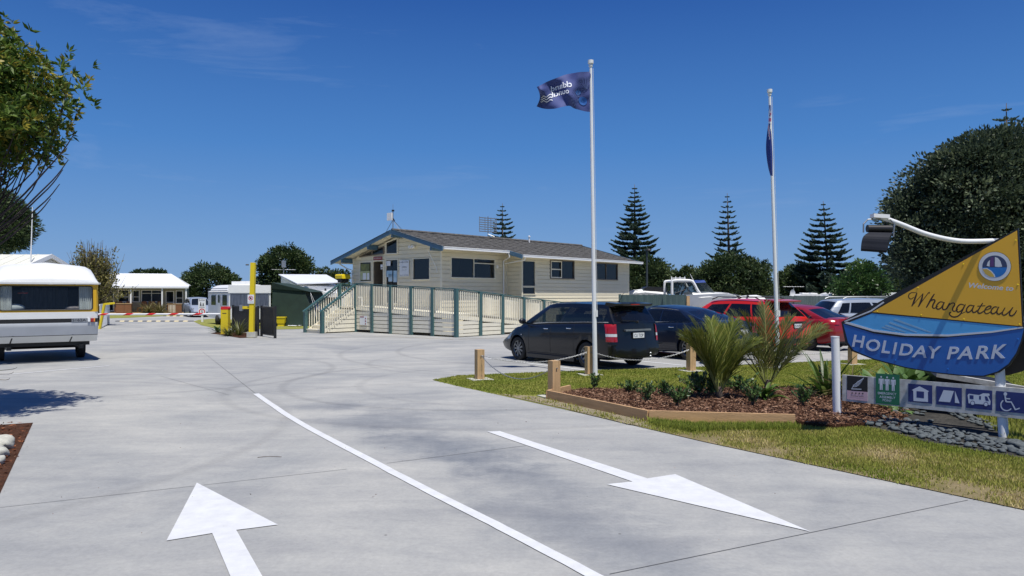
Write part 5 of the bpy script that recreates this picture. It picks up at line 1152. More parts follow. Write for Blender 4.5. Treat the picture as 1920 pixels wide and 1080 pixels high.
chain(bt(0)+V((.06, -.03, -.02)), bt(1)+V((-.04, .14, -.02)), .30, 'steel chain sagging from the corner bollard to the one at the bed')
chain(bt(2)+V((.08, 0, 0)), bt(3)+V((-.06, 0, 0)), .20, 'steel chain across the back of the black people carrier')
chain(bt(3)+V((.06, 0, 0)), bt(4)+V((-.06, 0, 0)), .18, 'steel chain passing behind the bright green palm')
chain(bt(4)+V((.06, 0, 0)), bt(5)+V((-.06, 0, 0)), .20, 'steel chain from the further flagpole to behind the sign')
# timber edging
t = thing('bed_edging', bb, 0, 'low timber sleeper edging with a mitred corner round the mulch bed', 'garden edging')
def sleeper(a, b, h=.155, w=.045):
    a, b = V(a), V(b); d = (b-a).normalized(); n = V((-d.y, d.x, 0)); mb = MB(); mb.prism([a-n*w, b-n*w+d*w*.3, b-n*.002+d*w*.3, a-n*.002], (0, 0, h)); mb.build('sleeper', M['timberh'], t, world=True)
A_, B_, C_ = V((ba.x, ba.y, 0)), V((bb.x, bb.y, 0)), V((bc.x, bc.y, 0))
sleeper(A_, B_); sleeper(B_, C_); sleeper(V((1.05, 13.25, 0)), A_+V((-.01, .03, 0)), .15)
# ================================================================ caravans
def caravan_near():
    R = V((-10.9, 19.7, 0)); fw = V((-.6, .8, 0)); rg = V((.8, .6, 0)); W = 2.3; O = R-rg*W/2
    t = thing('caravan', O, math.atan2(-fw.x, fw.y), 'vintage white and yellow caravan with wide rear window at the left edge', 'caravan')
    hw = W/2; Lc = 4.6
    # body: side profile (y, z) with rounded roof ends; swept across in strips
    def sheetx(z):      # how far the rear wall stands out at height z
        return float(np.interp(z, [.5, .58, .70, .98, 1.05, 1.3, 1.37, 2.0, 2.1], [.30, .22, .10, .02, .03, .03, .035, .06, .05]))
    def wall(name, z0, z1, m, n=4, side=True):
        mb = MB(); rows = []
        for z in np.linspace(z0, z1, n):
            y = sheetx(z); c = .10; row = [V((-hw, Lc, z)), V((-hw, y+c, z)), V((-hw+.03, y+.03, z)), V((-hw+c, y, z)), V((hw-c, y, z)), V((hw-.03, y+.03, z)), V((hw, y+c, z)), V((hw, Lc, z)), V((-hw, Lc, z))]
            rows.append(row)
        mb.grid(rows); return mb.build(name, m, t, smooth=35)
    M['cvyellow'] = PM('caravan_yellow', (0.62, 0.36, 0.012), 0.4, var=0.05); M['cvwhite'] = PM('caravan_white', (0.70, 0.71, 0.70), 0.4, var=0.05, scale=1.5); M['cvgrey'] = PM('caravan_skirt', (0.50, 0.52, 0.54), 0.45, var=0.08, scale=1.5)
    wall('body', 1.035, 1.14, M['black'], 2); wall('body', 1.14, 1.31, M['cvwhite'], 3)
    wall('lower_panel', .715, 1.035, M['cvgrey'], 7); wall('skirt', .53, .70, M['cvwhite'], 4); wall('seam', .70, .715, M['black'], 2)
    # upper wall with the window opening
    zA, zB = 1.31, 2.02; wz0, wz1 = 1.365, 1.975; x0, x1 = -hw+.12, hw-.14
    mb = MB(); yy = lambda z: sheetx(z)
    def rq(xa, xb, za, zb): mb.poly([(xa, yy(za), za), (xb, yy(za), za), (xb, yy(zb), zb), (xa, yy(zb), zb)])
    rq(-hw+.05, hw-.05, zA, wz0); rq(-hw+.05, hw-.05, wz1, zB); rq(-hw+.05, x0, wz0, wz1); rq(x1, hw-.05, wz0, wz1)
    for s in (-1, 1):
        mb.poly([(s*(hw-.05), yy(zA), zA), (s*hw, yy(zA)+.08, zA), (s*hw, yy(zB)+.08, zB), (s*(hw-.05), yy(zB), zB)])
        mb.poly([(s*hw, yy(zA)+.08, zA), (s*hw, Lc, zA), (s*hw, Lc, zB), (s*hw, yy(zB)+.08, zB)])
    mb.poly([(-hw, Lc, zA), (hw, Lc, zA), (hw, Lc, zB), (-hw, Lc, zB)]); mb.build('window_surround', M['cvyellow'], t)
    r = .07; pts = []
    for cx, cz, a0 in ((x1-r, wz1-r, 0), (x0+r, wz1-r, 90), (x0+r, wz0+r, 180), (x1-r, wz0+r, 270)):
        for k in range(5): a = math.radians(a0+k*22.5); pts.append((cx+r*math.cos(a), yy(cz+r*math.sin(a))-.008, cz+r*math.sin(a)))
    mb = MB(); mb.tube(pts+[pts[0]], .013, 6, cap=False); w = mb.build('window_frame', M['black'], t, smooth=60)
    mb = MB(); mb.poly([(p[0], p[1]+.012, p[2]) for p in pts]); mb.build('pane', glass('caravan_window_glass', (0.02, 0.03, 0.05), 0.75), w)
        # curtains: pleated cloth at each side and a darker pair at the far window
    def curtain(xa, xb, y, za, zb, m, nm='curtain', pinch=0.0):
        m2 = MB(); rows = []
        for z in np.linspace(za, zb, 7):
            q = (z-za)/(zb-za); wv = 1-pinch*math.sin(math.pi*min(1, (1-q)*1.1)); rows.append([V((xb+(xa-xb)*k/24*wv, y+.03*math.sin(k*1.9), z)) for k in range(25)])
        m2.grid(rows); m2.build(nm, m, t, smooth=180)
    M['cloth'] = PM('pale_curtain', (0.82, 0.82, 0.80), 0.9, var=0.12, scale=3, stretch=(3, 1, 1)); M['cloth2'] = PM('blue_grey_curtain', (0.16, 0.18, 0.24), 0.9, var=0.3, scale=4, stretch=(4, 1, .4))
    curtain(x1-.30, x1+.02, .155, wz0-.02, wz1+.03, M['cloth'], pinch=.0); curtain(x0-.02+.30, x0-.02, .155, wz0-.02, wz1+.03, M['cloth'], pinch=.0)
    curtain(-.45, .62, 1.7, 1.35, 1.95, M['cloth2'], 'curtain'); m2 = MB(); m2.box(-hw+.04, hw-.04, 2.4, 2.45, .8, 2.0); m2.build('interior_wall', M['darkin'], t)
    m2 = MB(); m2.box(-hw+.06, hw-.06, .3, 1.1, .9, 1.38); m2.build('bed_base', M['darkin'], t)
    m2 = MB(); m2.ball((-.70, .28, 1.42), .2, 7, sc=(1.2, .5, .55)); m2.build('pillow', M['cloth'], t, smooth=180); m2 = MB(); m2.ball((.62, .28, 1.40), .17, 7, sc=(1.3, .5, .4)); m2.build('cushion', PM('patterned_cushion', (0.55, 0.45, 0.42), .9, scale=14, col2=(0.3, 0.25, 0.26)), t, smooth=180)
    m2 = MB(); m2.tube([(-.62, .36, 1.80), (-.40, .36, 1.80)], .018, 8); m2.build('red_lamp', M['redlens'], t)
    # roof
    mb = MB(); rows = []
    for k, y in enumerate([.02, .03, .08, .18, .35, .6, 1.0, 1.6, 2.4, 3.2, 4.0, 4.4, 4.6]):
        row = []
        e = min(1, max(0, (y-.02)/.55))**.5 if y < .6 else (1 if y < 4.2 else max(.2, 1-(y-4.2)*1.4))
        for f in sorted(list(np.linspace(-1, 1, 19))+[-.985, -.96, -.93, .93, .96, .985]):
            prof = (1-abs(f)**14.0*0.9)*(1-.5*max(0, (abs(f)-.9)/.1)**2); hgt = .53*e*prof*(1-.20*abs(f)) if abs(f) < 1 else 0
            row.append(V((f*(hw+.015), y, 2.065+hgt)))
        rows.append(row)
    mb.grid(rows); mb.build('roof', M['cvwhite'], t, smooth=60)
    mb = MB(); mb.box(-hw-.04, hw+.04, .0, .06, 2.03, 2.075); mb.box(-hw-.04, -hw, .0, Lc, 2.03, 2.075); mb.box(hw, hw+.04, .0, Lc, 2.03, 2.075); mb.build('roof_gutter', M['cvwhite'], t)
    mb = MB(); y = sheetx(1.1)-.012; mb.box(hw-.62, hw-.27, y, y+.01, 1.037, 1.138); pl = mb.build('number_plate', M['steel'], t); mb = MB(); text_box(mb, 'S162A', (hw-.605, y-.003, 1.06), (.31, 0, 0), (0, 0, .07)); mb.build('lettering', M['ink'], pl)
    for xa, xb, m in ((hw-.26, hw-.20, 'paper'), (hw-.19, hw-.12, 'redlens'), (hw-.12, hw-.09, 'amber')): mb = MB(); mb.box(xa, xb, y-.03, y+.01, 1.05, 1.14); mb.build('tail_lamp', M[m], t)
    for xa in (hw-.60, -.75): mb = MB(); mb.prism([(xa, sheetx(.72)-.01, .72), (xa+.03, sheetx(.72)-.01, .72), (xa-.02, sheetx(.53)-.01, .53), (xa-.05, sheetx(.53)-.01, .53)], (0, .01, 0)); mb.build('skirt_joint', M['black'], t)
    mb = MB(); mb.box(-hw+.15, hw-.15, .5, 4.2, .42, .56); mb.box(-hw+.3, -hw+.4, .4, 4.4, .34, .44); mb.box(hw-.4, hw-.3, .4, 4.4, .34, .44); mb.build('chassis', M['black'], t)
    for s in (-1, 1): wheel(t, s*(hw-.12), 1.75, .32, .19, s, 6)
    mb = MB(); mb.tube([(-hw+.2, 1.75, .32), (hw-.2, 1.75, .32)], .035, 8); mb.build('axle', M['black'], t)
caravan_near()
def caravan_far():
    P0, P1 = V((-13.6, 42, 0)), V((-15.9, 42, 0)); fw = V((-.5, .866, 0)); rg = V((1, 0.0, 0)); O = P0.lerp(P1, .5)
    t = thing('caravan', O, 0.10, 'white caravan with a clear plastic rear window behind the yellow post', 'caravan'); hw = 1.14
    sk = lambda y: -y*.5
    mb = MB(); L_ = 4.6
    def ex_(pts, x, m, nm): mb = MB(); mb.prism(pts, x); return mb.build(nm, m, t)
    A = [(-hw, 0, .38), (hw, 0, .38), (hw, 0, 1.93), (-hw, 0, 1.93)]; Bk = V((-2.3, 4.0, 0))
    ex_(A, Bk, M['whitemetal'], 'body')
    mb = MB(); rows = []
    for k in range(13):
        q = k/12; o = Bk*q; e = .35 if q in (0, 1) else 1
        rows.append([V((f*(hw+.03), 0, 1.93+.42*e*(1-abs(f)**6)*(.9+.1*(1-f*f))))+o+V((0, -.04 if k == 0 else 0, 0)) for f in np.linspace(-1, 1, 11)])
    mb.grid(rows); mb.poly(rows[0][::-1]); mb.build('roof', M['white'], t, smooth=40)
    mb = MB(); mb.box(-hw-.02, hw+.02, -.05, .02, 1.86, 2.30); mb.build('front_cap', M['white'], t)
    mb = MB()
    for x in (-hw+.07, -.02, hw-.11): mb.box(x, x+.04, -.04, 0, 1.12, 1.84)
    mb.box(-hw+.07, hw-.07, -.04, 0, 1.80, 1.84); mb.box(-hw+.07, hw-.07, -.04, 0, 1.10, 1.14); w = mb.build('window_frame', M['steel'], t)
    mb = MB(); mb.box(-hw+.1, hw-.1, -.025, -.01, 1.13, 1.82); mb.build('pane', PM('clear_plastic_window', (0.13, 0.15, 0.20), .2, scale=3, col2=(0.05, 0.06, 0.09), stretch=(3, 1, .6)), w)
    sd = V((-2.3, 4.0, 0)).normalized(); no = V((-sd.y, sd.x, 0))
    def on_side(a, b, z0, z1, m, nm, off=.02): mb = MB(); p = V((-hw, 0, 0)); mb.prism([p+sd*a+no*off+V((0, 0, z0)), p+sd*b+no*off+V((0, 0, z0)), p+sd*b+no*off+V((0, 0, z1)), p+sd*a+no*off+V((0, 0, z1))], -no*.015); return mb.build(nm, m, t)
    on_side(.4, 1.3, 1.15, 1.75, M['glassdark'], 'window'); on_side(1.7, 2.3, .45, 1.85, M['white'], 'door', .03); on_side(1.8, 2.2, 1.3, 1.75, M['glassdark'], 'window', .04); on_side(2.8, 3.8, 1.15, 1.75, M['glassdark'], 'window')
    for z in (1.95, 2.08, 2.2): on_side(.1, 4.4, z-.1, z-.06, M['steel'], 'side_stripe', .06)
    for c in ((-.5, 1.4), (-1.3, 2.6)): mb = MB(); mb.box(c[0]-.3, c[0]+.3, c[1]-.3, c[1]+.3, 2.33, 2.55); mb.build('roof_hatch', M['white'], t)
    mb = MB(); mb.box(-.9, .9, 1.5, 1.7, .12, .5); mb.build('chassis', M['black'], t)
    for x in (-2.2, -.0): wheel(t, x, 2.0, .3, .18, 1, 5)
    mb = MB(); mb.tube([(-.3, 0, .4), (-.15, -1.1, .42)], .04, 6); mb.tube([(.3, 0, .4), (-.15, -1.1, .42)], .04, 6); mb.tube([(-.15, -1.0, 0), (-.15, -1.0, .5)], .03, 6); mb.build('drawbar', M['black'], t)
caravan_far()
M['canvas'] = PM('dark_green_canvas', (0.014, 0.032, 0.022), 0.9, var=0.2, scale=2); 
def awning():
    t = thing('awning_tent', V((-12.6, 42.5, 0)), 0, 'dark green canvas awning tent next to the caravan behind the gate', 'tent'); Z = 0
    b = [V((-.9, -.6, 0)), V((1.6, -.9, 0)), V((1.9, 3, 0)), V((-.9, 3, 0))]; tp = [V((-.9, -.4, 2.1)), V((.95, -.5, 1.92)), V((1.1, 2.7, 1.92)), V((-.9, 2.7, 2.1))]; rdg = [V((-.95, -.45, 2.5)), V((-.95, 2.7, 2.5))]
    mb = MB(); mb.add(b+tp, [[0, 1, 5, 4], [1, 2, 6, 5], [2, 3, 7, 6], [3, 0, 4, 7]]); mb.build('wall', M['canvas'], t)
    mb = MB(); mb.prism([tp[0]+V((-.02, -.08, 0)), tp[1]+V((.35, -.1, 0)), V((-.9, -.55, 2.45))], (0, 3.3, 0)); mb.build('roof', M['canvas'], t)
    for e in ((2.0, -1.6), (2.3, -1.2)): mb = MB(); mb.tube([tp[1]+V((.3, 0, 0)), V((e[0], e[1], 0))], .008, 4); mb.build('guy_rope', M['white'], t)
awning()
# ================================================================ small buildings behind
def gable_house(name, loc, rz, label, L, D, zw, zr, m_wall, m_roof, over=.4, wins=(), hip=0.0, cat='building'):
    """local x along the ridge, y depth (front is -y)"""
    t = thing(name, loc, rz, label, cat); hl, hd_ = L/2, D/2
    mb = MB(); siding(mb, (-hl, -hd_, 0), (1, 0, 0), (0, -1, 0), L, .0, zw, wins, pitch=.2); siding(mb, (-hl, hd_, 0), (1, 0, 0), (0, 1, 0), L, 0, zw)
    for s in (-1, 1):
        siding(mb, (s*hl, -hd_, 0), (0, 1, 0), (s, 0, 0), D, 0, zr, pitch=.2, top=lambda q: zr-(abs(q-hd_))*(zr-zw)/hd_-.03) if not hip else siding(mb, (s*hl, -hd_, 0), (0, 1, 0), (s, 0, 0), D, 0, zw, pitch=.2)
    mb.build('wall', m_wall, t)
    zo = zw-over*(zr-zw)/hd_; mb = MB(); X = hl+over*.6; Y = hd_+over; xr = X-hip
    for s in (-1, 1): mb.prism([(-X, s*Y, zo), (X, s*Y, zo), (xr, 0, zr), (-xr, 0, zr)], (0, 0, .05))
    if hip:
        for s in (-1, 1): mb.prism([(s*X, -Y, zo), (s*X, Y, zo), (s*xr, 0, zr)], (0, 0, .05))
    n = int(2*X/.6)
    for k in range(1, n):
        x = -X+2*X*k/n
        for s in (-1, 1): mb.bar((x, s*Y, zo+.062), (x*(xr/X), 0, zr+.062), .03, .03)
    mb.build('roof', m_roof, t)
    mb = MB(); mb.box(-X, X, -Y-.08, -Y, zo-.08, zo+.05); mb.build('gutter', M['white'], t)
    for w in wins:
        (window_unit if w[2] > .35 else window_unit)(t, (-hl, -hd_, 0), (1, 0, 0), (0, -1, 0), w[:4], 'white', .06, mull=(.5,) if (w[1]-w[0]) > 1.2 else (), trans=((0, 1, .75),) if (w[1]-w[0]) > 1.2 else ((0, 1, .42),))
    return t
M['cabinwall'] = PM('khaki_boards', (0.34, 0.33, 0.26), 0.7, var=.05); M['greyroof'] = PM('cream_iron', (0.72, 0.71, 0.62), 0.45, var=.04)
CR = math.radians(20); rx = AT(347, 560, 70).x; cpl = Plane((rx, 70), (math.cos(CR), math.sin(CR))); sL = cpl.sz(135, 560)[0]; Lc = -sL
cmid = cpl.at(sL/2, 0, 0); back = V((-math.sin(CR), math.cos(CR), 0))
def cw(pa, pb, za, zb): return (cpl.sz(pa, 560)[0]-sL, cpl.sz(pb, 560)[0]-sL, za, zb)
def front(px, off): t_ = cpl.sz(px, 560)[0]; p = cpl.at(t_, 0, 0)-back*off; q = (px-CX)/F*p.y; return V((q, p.y, 0))
wins = [cw(200, 212, .35, 2.05), cw(222.5, 241, 1.15, 2.15), cw(250, 260.5, 1.15, 2.15), cw(266, 302.5, 1.15, 2.15), cw(312, 325, .35, 2.05), cw(331, 342, 1.0, 2.1)]
cab = gable_house('cabin', cmid+back*3, CR, 'long khaki cabin with white hipped roof and verandah beyond the boom barrier', Lc, 6.0, 2.75, 3.75, M['cabinwall'], M['roofwhite'], .3, wins, 1.6)
mb = MB(); mb.prism([(-Lc/2-.2, -4.6, 2.42), (Lc/2+.4, -4.6, 2.42), (Lc/2+.4, -3.02, 2.66), (-Lc/2-.2, -3.02, 2.66)], (0, 0, .05)); mb.box(-Lc/2-.2, Lc/2+.4, -4.66, -4.6, 2.36, 2.52); mb.build('verandah_roof', M['roofwhite'], cab)
for px in (249.5, 307, 351): x = cpl.sz(px, 560)[0]-sL/2; mb = MB(); mb.box(x-.06, x+.06, -4.55, -4.45, 0, 2.45); mb.build('verandah_post', M['white'], cab)
mb = MB(); mb.box(-Lc/2, Lc/2+.3, -4.6, -3.02, 0, .16); mb.build('verandah_floor', M['timber'], cab)
M['boxwood'] = PM('stained_cedar', (0.24, 0.10, 0.045), .6, var=.15, stretch=(1, 1, 5))
for pa, pb, h, lab in ((218.5, 233.5, .95, 'left of two joined red-brown timber planter boxes on the cabin verandah'), (233.8, 247, .95, 'right of two joined red-brown timber planter boxes on the cabin verandah'), (314.5, 341, .90, 'low red-brown timber screen box by the right cabin door')):
    a, b = front(pa, 2.0), front(pb, 2.0); t = thing('planter_box', (a+b)/2, CR, lab, 'planter'); w = (b-a).length/2; mb = MB(); mb.box(-w, w, -.3, .3, .05, h); mb.build('box', M['boxwood'], t); mb = MB(); mb.box(-w-.03, w+.03, -.33, .33, h, h+.05); mb.build('rim', M['timber'], t)
    if pa > 300: mb = MB(); [mb.box(-w+.1+k*.12, -w+.16+k*.12, -.31, -.30, .15, h-.05) for k in range(5)]; mb.build('pale_slat', M['rail'], t)
def chair(loc, rz, lab):
    t = thing('patio_chair', loc, rz, lab, 'chair', 'chairs on the cabin verandah')
    mb = MB(); mb.box(-.28, .28, -.25, .25, .38, .45); mb.build('seat', M['boxwood'], t); mb = MB(); mb.box(-.28, .28, .22, .28, .45, 1.0); mb.build('backrest', M['boxwood'], t)
    for x in (-.25, .25):
        for y in (-.22, .22): mb = MB(); mb.box(x-.03, x+.03, y-.03, y+.03, 0, .38); mb.build('leg', M['boxwood'], t)
    return t
c0 = chair(front(222, .8), .4, 'brown patio chair behind the left planter box'); c0.location.z = .17
for px, l in ((239, 'brown patio chair behind the right planter box'), (266, 'brown patio chair between the windows, left of the tussocks'), (283, 'low brown patio seat behind the left tussock'), (295, 'wide brown patio chair behind the right tussock')):
    p = front(px, .8); dup(c0, (p.x, p.y, .17), random.uniform(-.5, .5), l)
# house to the left, behind the near caravan
hb = gable_house('house', V((-29.5, 39.5, 0)), 0, 'pale house with cream iron gable roof and white trim behind the vintage caravan', 9.6, 7.6, 2.6, 3.84, M['whitemetal'], M['greyroof'], .45)
mb = MB()
for s in (-1, 1): mb.prism([(5.12, 0, 3.92), (5.12, s*4.3, 2.53), (5.12, s*4.3, 2.33), (5.12, 0, 3.70)], (.06, 0, 0))
mb.build('bargeboard', M['white'], hb)
t = thing('radio_mast', AT(57.5, 482, 38), 0, 'thin white aerial pole rising from the pale house gable', 'aerial'); mb = MB(); a = t.location; mb.tube([V((a.x, a.y, a.z-.3)), AT(61, 388, 38)], [.035, .018], 8); mb.build('pole', M['white'], t, world=True)
# white skillion cabin right of the dark awning
t = thing('shed', V((-17.5, 56, 0)), 0, 'white cabin with a single pitched roof behind the ramp steps', 'cabin')
def AP(px, py, D): return AT(px, py, D)
zt_ = 3.2
A_ = [AP(527, 600, 52), AP(557, 600, 48), AP(640, 600, 52), AP(600, 600, 57)]
fl_ = [V((p.x, p.y, 0)) for p in A_]; hts = [3.05, 2.35, 2.3, 3.1]
mb = MB(); tp = [V((p.x, p.y, h)) for p, h in zip(fl_, hts)]; mb.add(fl_+tp, [[0, 1, 5, 4], [1, 2, 6, 5], [2, 3, 7, 6], [3, 0, 4, 7], [4, 5, 6, 7]]); mb.build('wall', M['white'], t, world=True)
R4 = [AP(522, 516, 51.5), AP(557, 533.5, 47.6), AP(638, 530.5, 51.8), AP(612, 516.5, 57)]; mb = MB(); mb.prism([p+V((0, 0, 0)) for p in R4], (0, 0, .07)); mb.build('roof', M['roofwhite'], t, world=True)
mb = MB(); p, q = AP(588, 541, 49.6), AP(612, 541, 50.6); mb.prism([p, q, q-V((0, 0, .8)), p-V((0, 0, .8))], (.01, -.05, 0)); mb.build('window', M['glassdark'], t, world=True)
mb = MB(); p = AP(558.5, 538, 47.9); mb.tube([p, V((p.x, p.y, .1))], .04, 6); mb.build('downpipe', M['white'], t, world=True)
# dish, covered boat and people-carrier shapes half hidden by the ramp
def dish(p, r, rz, lab, h=1.0):
    t = thing('satellite_dish', V((p.x, p.y, 0)), rz, lab, 'satellite dish'); mb = MB(); rows = []
    for k in range(6):
        q = k/5; rows.append([V((r*q*math.cos(a), -.0+.25*r*q*q*-1, p.z+r*q*math.sin(a))) for a in np.linspace(0, 2*math.pi, 21)])
    mb.grid(rows); mb.grid([[v+V((0, .01, 0)) for v in rw] for rw in rows][::-1]); mb.build('reflector', M['whitemetal'], t, smooth=60)
    mb = MB(); mb.tube([(0, .02, p.z), (0, .1, p.z-r*.8), (0, .1, p.z-r)], .025, 6); mb.tube([(0, 0, p.z-r*.9), (0, -r*.9, p.z-.1)], .012, 5)
    if h: [mb.tube([(0, .1, p.z-r*.9), (r*1.1*math.cos(a), .1+r*math.sin(a), 0)], .02, 5) for a in (.5, 2.6, 4.7)]
    mb.build('mount', M['steel'], t)
dish(AT(573.5, 543, 45), .21, .2, 'white satellite dish on a tripod seen above the ramp handrail')
t = thing('caravan', V((-12.6, 50, 0)), 0, 'low white motor caravan roof half hidden behind the ramp stair rail', 'caravan'); mb = MB()
rows = [[V((f*1.9, y, .5+z)) for f, z in ((-1, 0), (-1.0, 1.1), (-.85, 1.32), (-.5, 1.42), (.5, 1.42), (.85, 1.32), (1, 1.1), (1, 0))] for y in (-2, -1.9, 2)]
mb.grid(rows); mb.poly(rows[0][::-1]); mb.build('body', M['white'], t, smooth=30); mb = MB(); mb.box(-1.5, 1.5, -2.04, -2.0, 1.15, 1.6); mb.build('window', M['glassdark'], t); mb = MB(); mb.box(-.4, .3, -.4, .4, 1.9, 2.02); mb.build('roof_hatch', M['white'], t)
for x in (-1.2, 1.2): wheel(t, x, -1.9, .3, .2, 1, 5)
t = thing('covered_trailer', V((-12.0, 43.2, 0)), 0, 'navy tarpaulin covered trailer between the awning tent and the ramp steps', 'trailer')
M['tarp'] = PM('navy_tarpaulin', (0.012, 0.022, 0.07), .6, var=.2, scale=2, bump=.4, bscale=6); mb = MB(); mb.ball((0, 0, .95), .9, 10, sc=(1.1, 1.0, .62), jitter=.25, seed=3); mb.build('tarpaulin', M['tarp'], t, smooth=60); mb = MB(); mb.box(-.8, .8, -.7, .7, .35, .55); mb.build('frame', M['black'], t)
for x in (-.85, .85): wheel(t, x, 0, .28, .16, 1 if x > 0 else -1, 5)
t = thing('plastic_chair', HM @ V((GX-.75, 5.9, 1.22)), HRZ+1.2, 'white plastic chair on the landing at the top of the ramp steps', 'chair'); mb = MB(); mb.box(-.25, .25, -.25, .25, .40, .44); mb.build('seat', M['white'], t)
mb = MB(); [mb.box(-.24+k*.1, -.18+k*.1, .22, .25, .44, .85) for k in range(5)]; mb.box(-.26, .26, .21, .26, .85, .90); mb.build('backrest', M['white'], t)
for x in (-.22, .22):
    for y in (-.22, .22): mb = MB(); mb.box(x-.02, x+.02, y-.02, y+.02, 0, .4); mb.build('leg', M['white'], t)
# yellow tub and towel on the grass
t = thing('storage_tub', V((-12.85, 41.6, 0)), .1, 'small yellow plastic tub standing on the grass in front of the green tent', 'tub'); mb = MB(); mb.prism([(-.17, -.17, .0), (.17, -.17, 0), (.17, .17, 0), (-.17, .17, 0)], (0, 0, .18)); mb.add([(-.20, -.2, .17), (.2, -.2, .17), (.2, .2, .17), (-.2, .2, .17), (-.24, -.24, .48), (.24, -.24, .48), (.24, .24, .48), (-.24, .24, .48)], [[0, 1, 5, 4], [1, 2, 6, 5], [2, 3, 7, 6], [3, 0, 4, 7]]); mb.build('body', M['yellow'], t)
mb = MB(); mb.box(-.26, .26, -.26, .26, .48, .53); mb.build('lid', M['yellow'], t)
mb = MB(); mb.grid([[V((-12.45+k*.12, 41.3+j*.12, .05+.05*noise.noise(V((k*.7, j*.7, 2))))) for k in range(7)] for j in range(5)]); tag(mb.build('towel', M['paper'], loc=(-12.1, 41.5, 0), smooth=60), 'crumpled pale towel lying on the grass beside the yellow tub', 'towel')
# ================================================================ boom barrier and gates
t = thing('barrier_cabinet', V((-12.77, 33.3, 0)), 0, 'yellow boom barrier cabinet with rounded red top holding a white and red striped arm', 'barrier')
mb = MB(); mb.box(-.16, .16, -.15, .15, 0, 1.10); mb.box(-.18, .18, -.17, .17, 0, .03); mb.build('cabinet', M['yellow'], t)
mb = MB(); mb.prism([(-.165, 0, 1.10), (.165, 0, 1.10), (.165, 0, 1.17), (.13, 0, 1.235), (-.13, 0, 1.235), (-.165, 0, 1.17)], (0, .155, 0)); mb.prism([(-.165, -.155, 1.10), (.165, -.155, 1.10), (.165, -.155, 1.17), (.13, -.155, 1.235), (-.13, -.155, 1.235), (-.165, -.155, 1.17)], (0, .153, 0)); mb.build('cap', M['red'], t)
mb = MB(); mb.box(-.09, .09, -.154, -.150, .92, .95); mb.build('plate', M['ink'], t)
bz_ = .90; bm0, bm1 = V((-.16, -.2, bz_)), V((-7.2, 1.2, bz_-.05)); mb = MB(); nn = 30
dd = bm1-bm0; mb.tube([bm0, bm1], .045, 10); arm_ = mb.build('boom_arm', M['white'], t, smooth=50)
mb = MB()
for q in (.13, .30, .46, .62, .80):
    a, b = bm0+dd*q, bm0+dd*(q+.05); n_ = 10
    A = [a+V((0, .048*math.cos(x), .048*math.sin(x)))+dd.normalized()*(-.12*math.sin(x)) for x in np.linspace(0, 6.283, 13)]; B = [b+V((0, .048*math.cos(x), .048*math.sin(x)))+dd.normalized()*(-.12*math.sin(x)) for x in np.linspace(0, 6.283, 13)]; m2 = MB(); m2.grid([A, B]); m2.build('red_band', M['red'], arm_, smooth=60)
t = thing('keypad_post', V((-10.64, 30.5, 0)), 0, 'tall yellow square post with short side arm and no-camping notice beside the black gates', 'post')
mb = MB(); mb.prism([(-.09, -.09, 0), (.09, -.09, 0), (.09, .09, 0), (-.09, .09, 0)], (.07, 0, 3.07)); mb.build('post', M['yellow'], t)
mb = MB(); mb.box(-.38, -.05, -.05, .05, 1.18, 1.29); mb.build('side_arm', M['yellow'], t); mb = MB(); mb.box(-.47, -.35, -.08, .06, 1.10, 1.34); mb.build('keypad', M['steel'], t)
mb = MB(); mb.box(-.12, .14, -.115, -.105, 1.40, 1.76); nb = mb.build('notice', M['paper'], t)
mb = MB(); c = V((.01, -.118, 1.62)); mb.grid([[c+V((r_*math.cos(a), 0, r_*math.sin(a))) for a in np.linspace(0, 6.283, 21)] for r_ in (.072, .095)]); mb.bar(c+V((-.06, 0, .06)), c+V((.06, 0, -.06)), .004, .018, up=(0, 1, 0)); mb.build('prohibition_ring', M['red'], nb)
mb = MB(); mb.box(-.035, .03, -.1175, -.116, 1.58, 1.66); mb.box(.0, .05, -.1175, -.116, 1.60, 1.63); mb.build('symbol', M['ink'], nb)
mb = MB(); text_box(mb, 'NO CAMPING', (-.095, -.118, 1.45), (.21, 0, 0), (0, 0, .03)); mb.build('lettering', M['ink'], nb)
mb = MB(); mb.box(-.16, .20, -.12, .12, .02, .24); mb.build('concrete_foot', M['palestone'], t); mb = MB(); mb.tube([(-.1, -.03, 2.98), (-.22, -.05, 2.98)], .03, 6); mb.build('camera', M['black'], t)
def gate(a, b, h, label, nb_=22):
    a, b = V(a), V(b); d = (b-a).normalized(); L = (b-a).length; t = thing('gate', a, 0, label, 'gate', 'open black gates')
    for k, p in enumerate((a, b)):
        mb = MB(); mb.bar(p, p+ez*(h+.06), .09, .09, up=d); mb.build('post', M['black'], t, world=True)
    mb = MB(); mb.bar(a+ez*h, b+ez*h, .05, .06); mb.bar(a+ez*.12, b+ez*.12, .05, .06); mb.build('frame', M['black'], t, world=True)
    mb = MB(); n = int(L/.095)
    for k in range(1, n): p = a.lerp(b, k/n); mb.bar(p+ez*.12, p+ez*h, .05, .02, up=d.cross(ez))
    mb.build('bars', M['black'], t, world=True)
gate((-13.0, 34.8, 0), (-10.85, 31.9, 0), 1.22, 'longer black barred gate swung open behind the yellow post')
gate((-10.6, 31.6, 0), (-9.55, 30.1, 0), 1.24, 'shorter black barred gate right of the yellow post')
t = thing('side_gate', V((-21.2, 38.4, 0)), 0, 'pale slatted gate swung open with a yellow edge at the left end of the boom', 'gate')
a, b = V((-21.15, 38.3, 0)), V((-24.0, 44.5, 0)); d = (b-a).normalized(); mb = MB()
mb.bar(a, a+V((.25, -.0, 1.3)), .12, .10); mb.bar(a+V((.25, 0, 1.28)), a+V((.25, 0, 1.28))+V((.35, .3, .05)), .10, .10); mb.build('yellow_edge', M['yellow'], t, world=True)
mb = MB(); n = 34
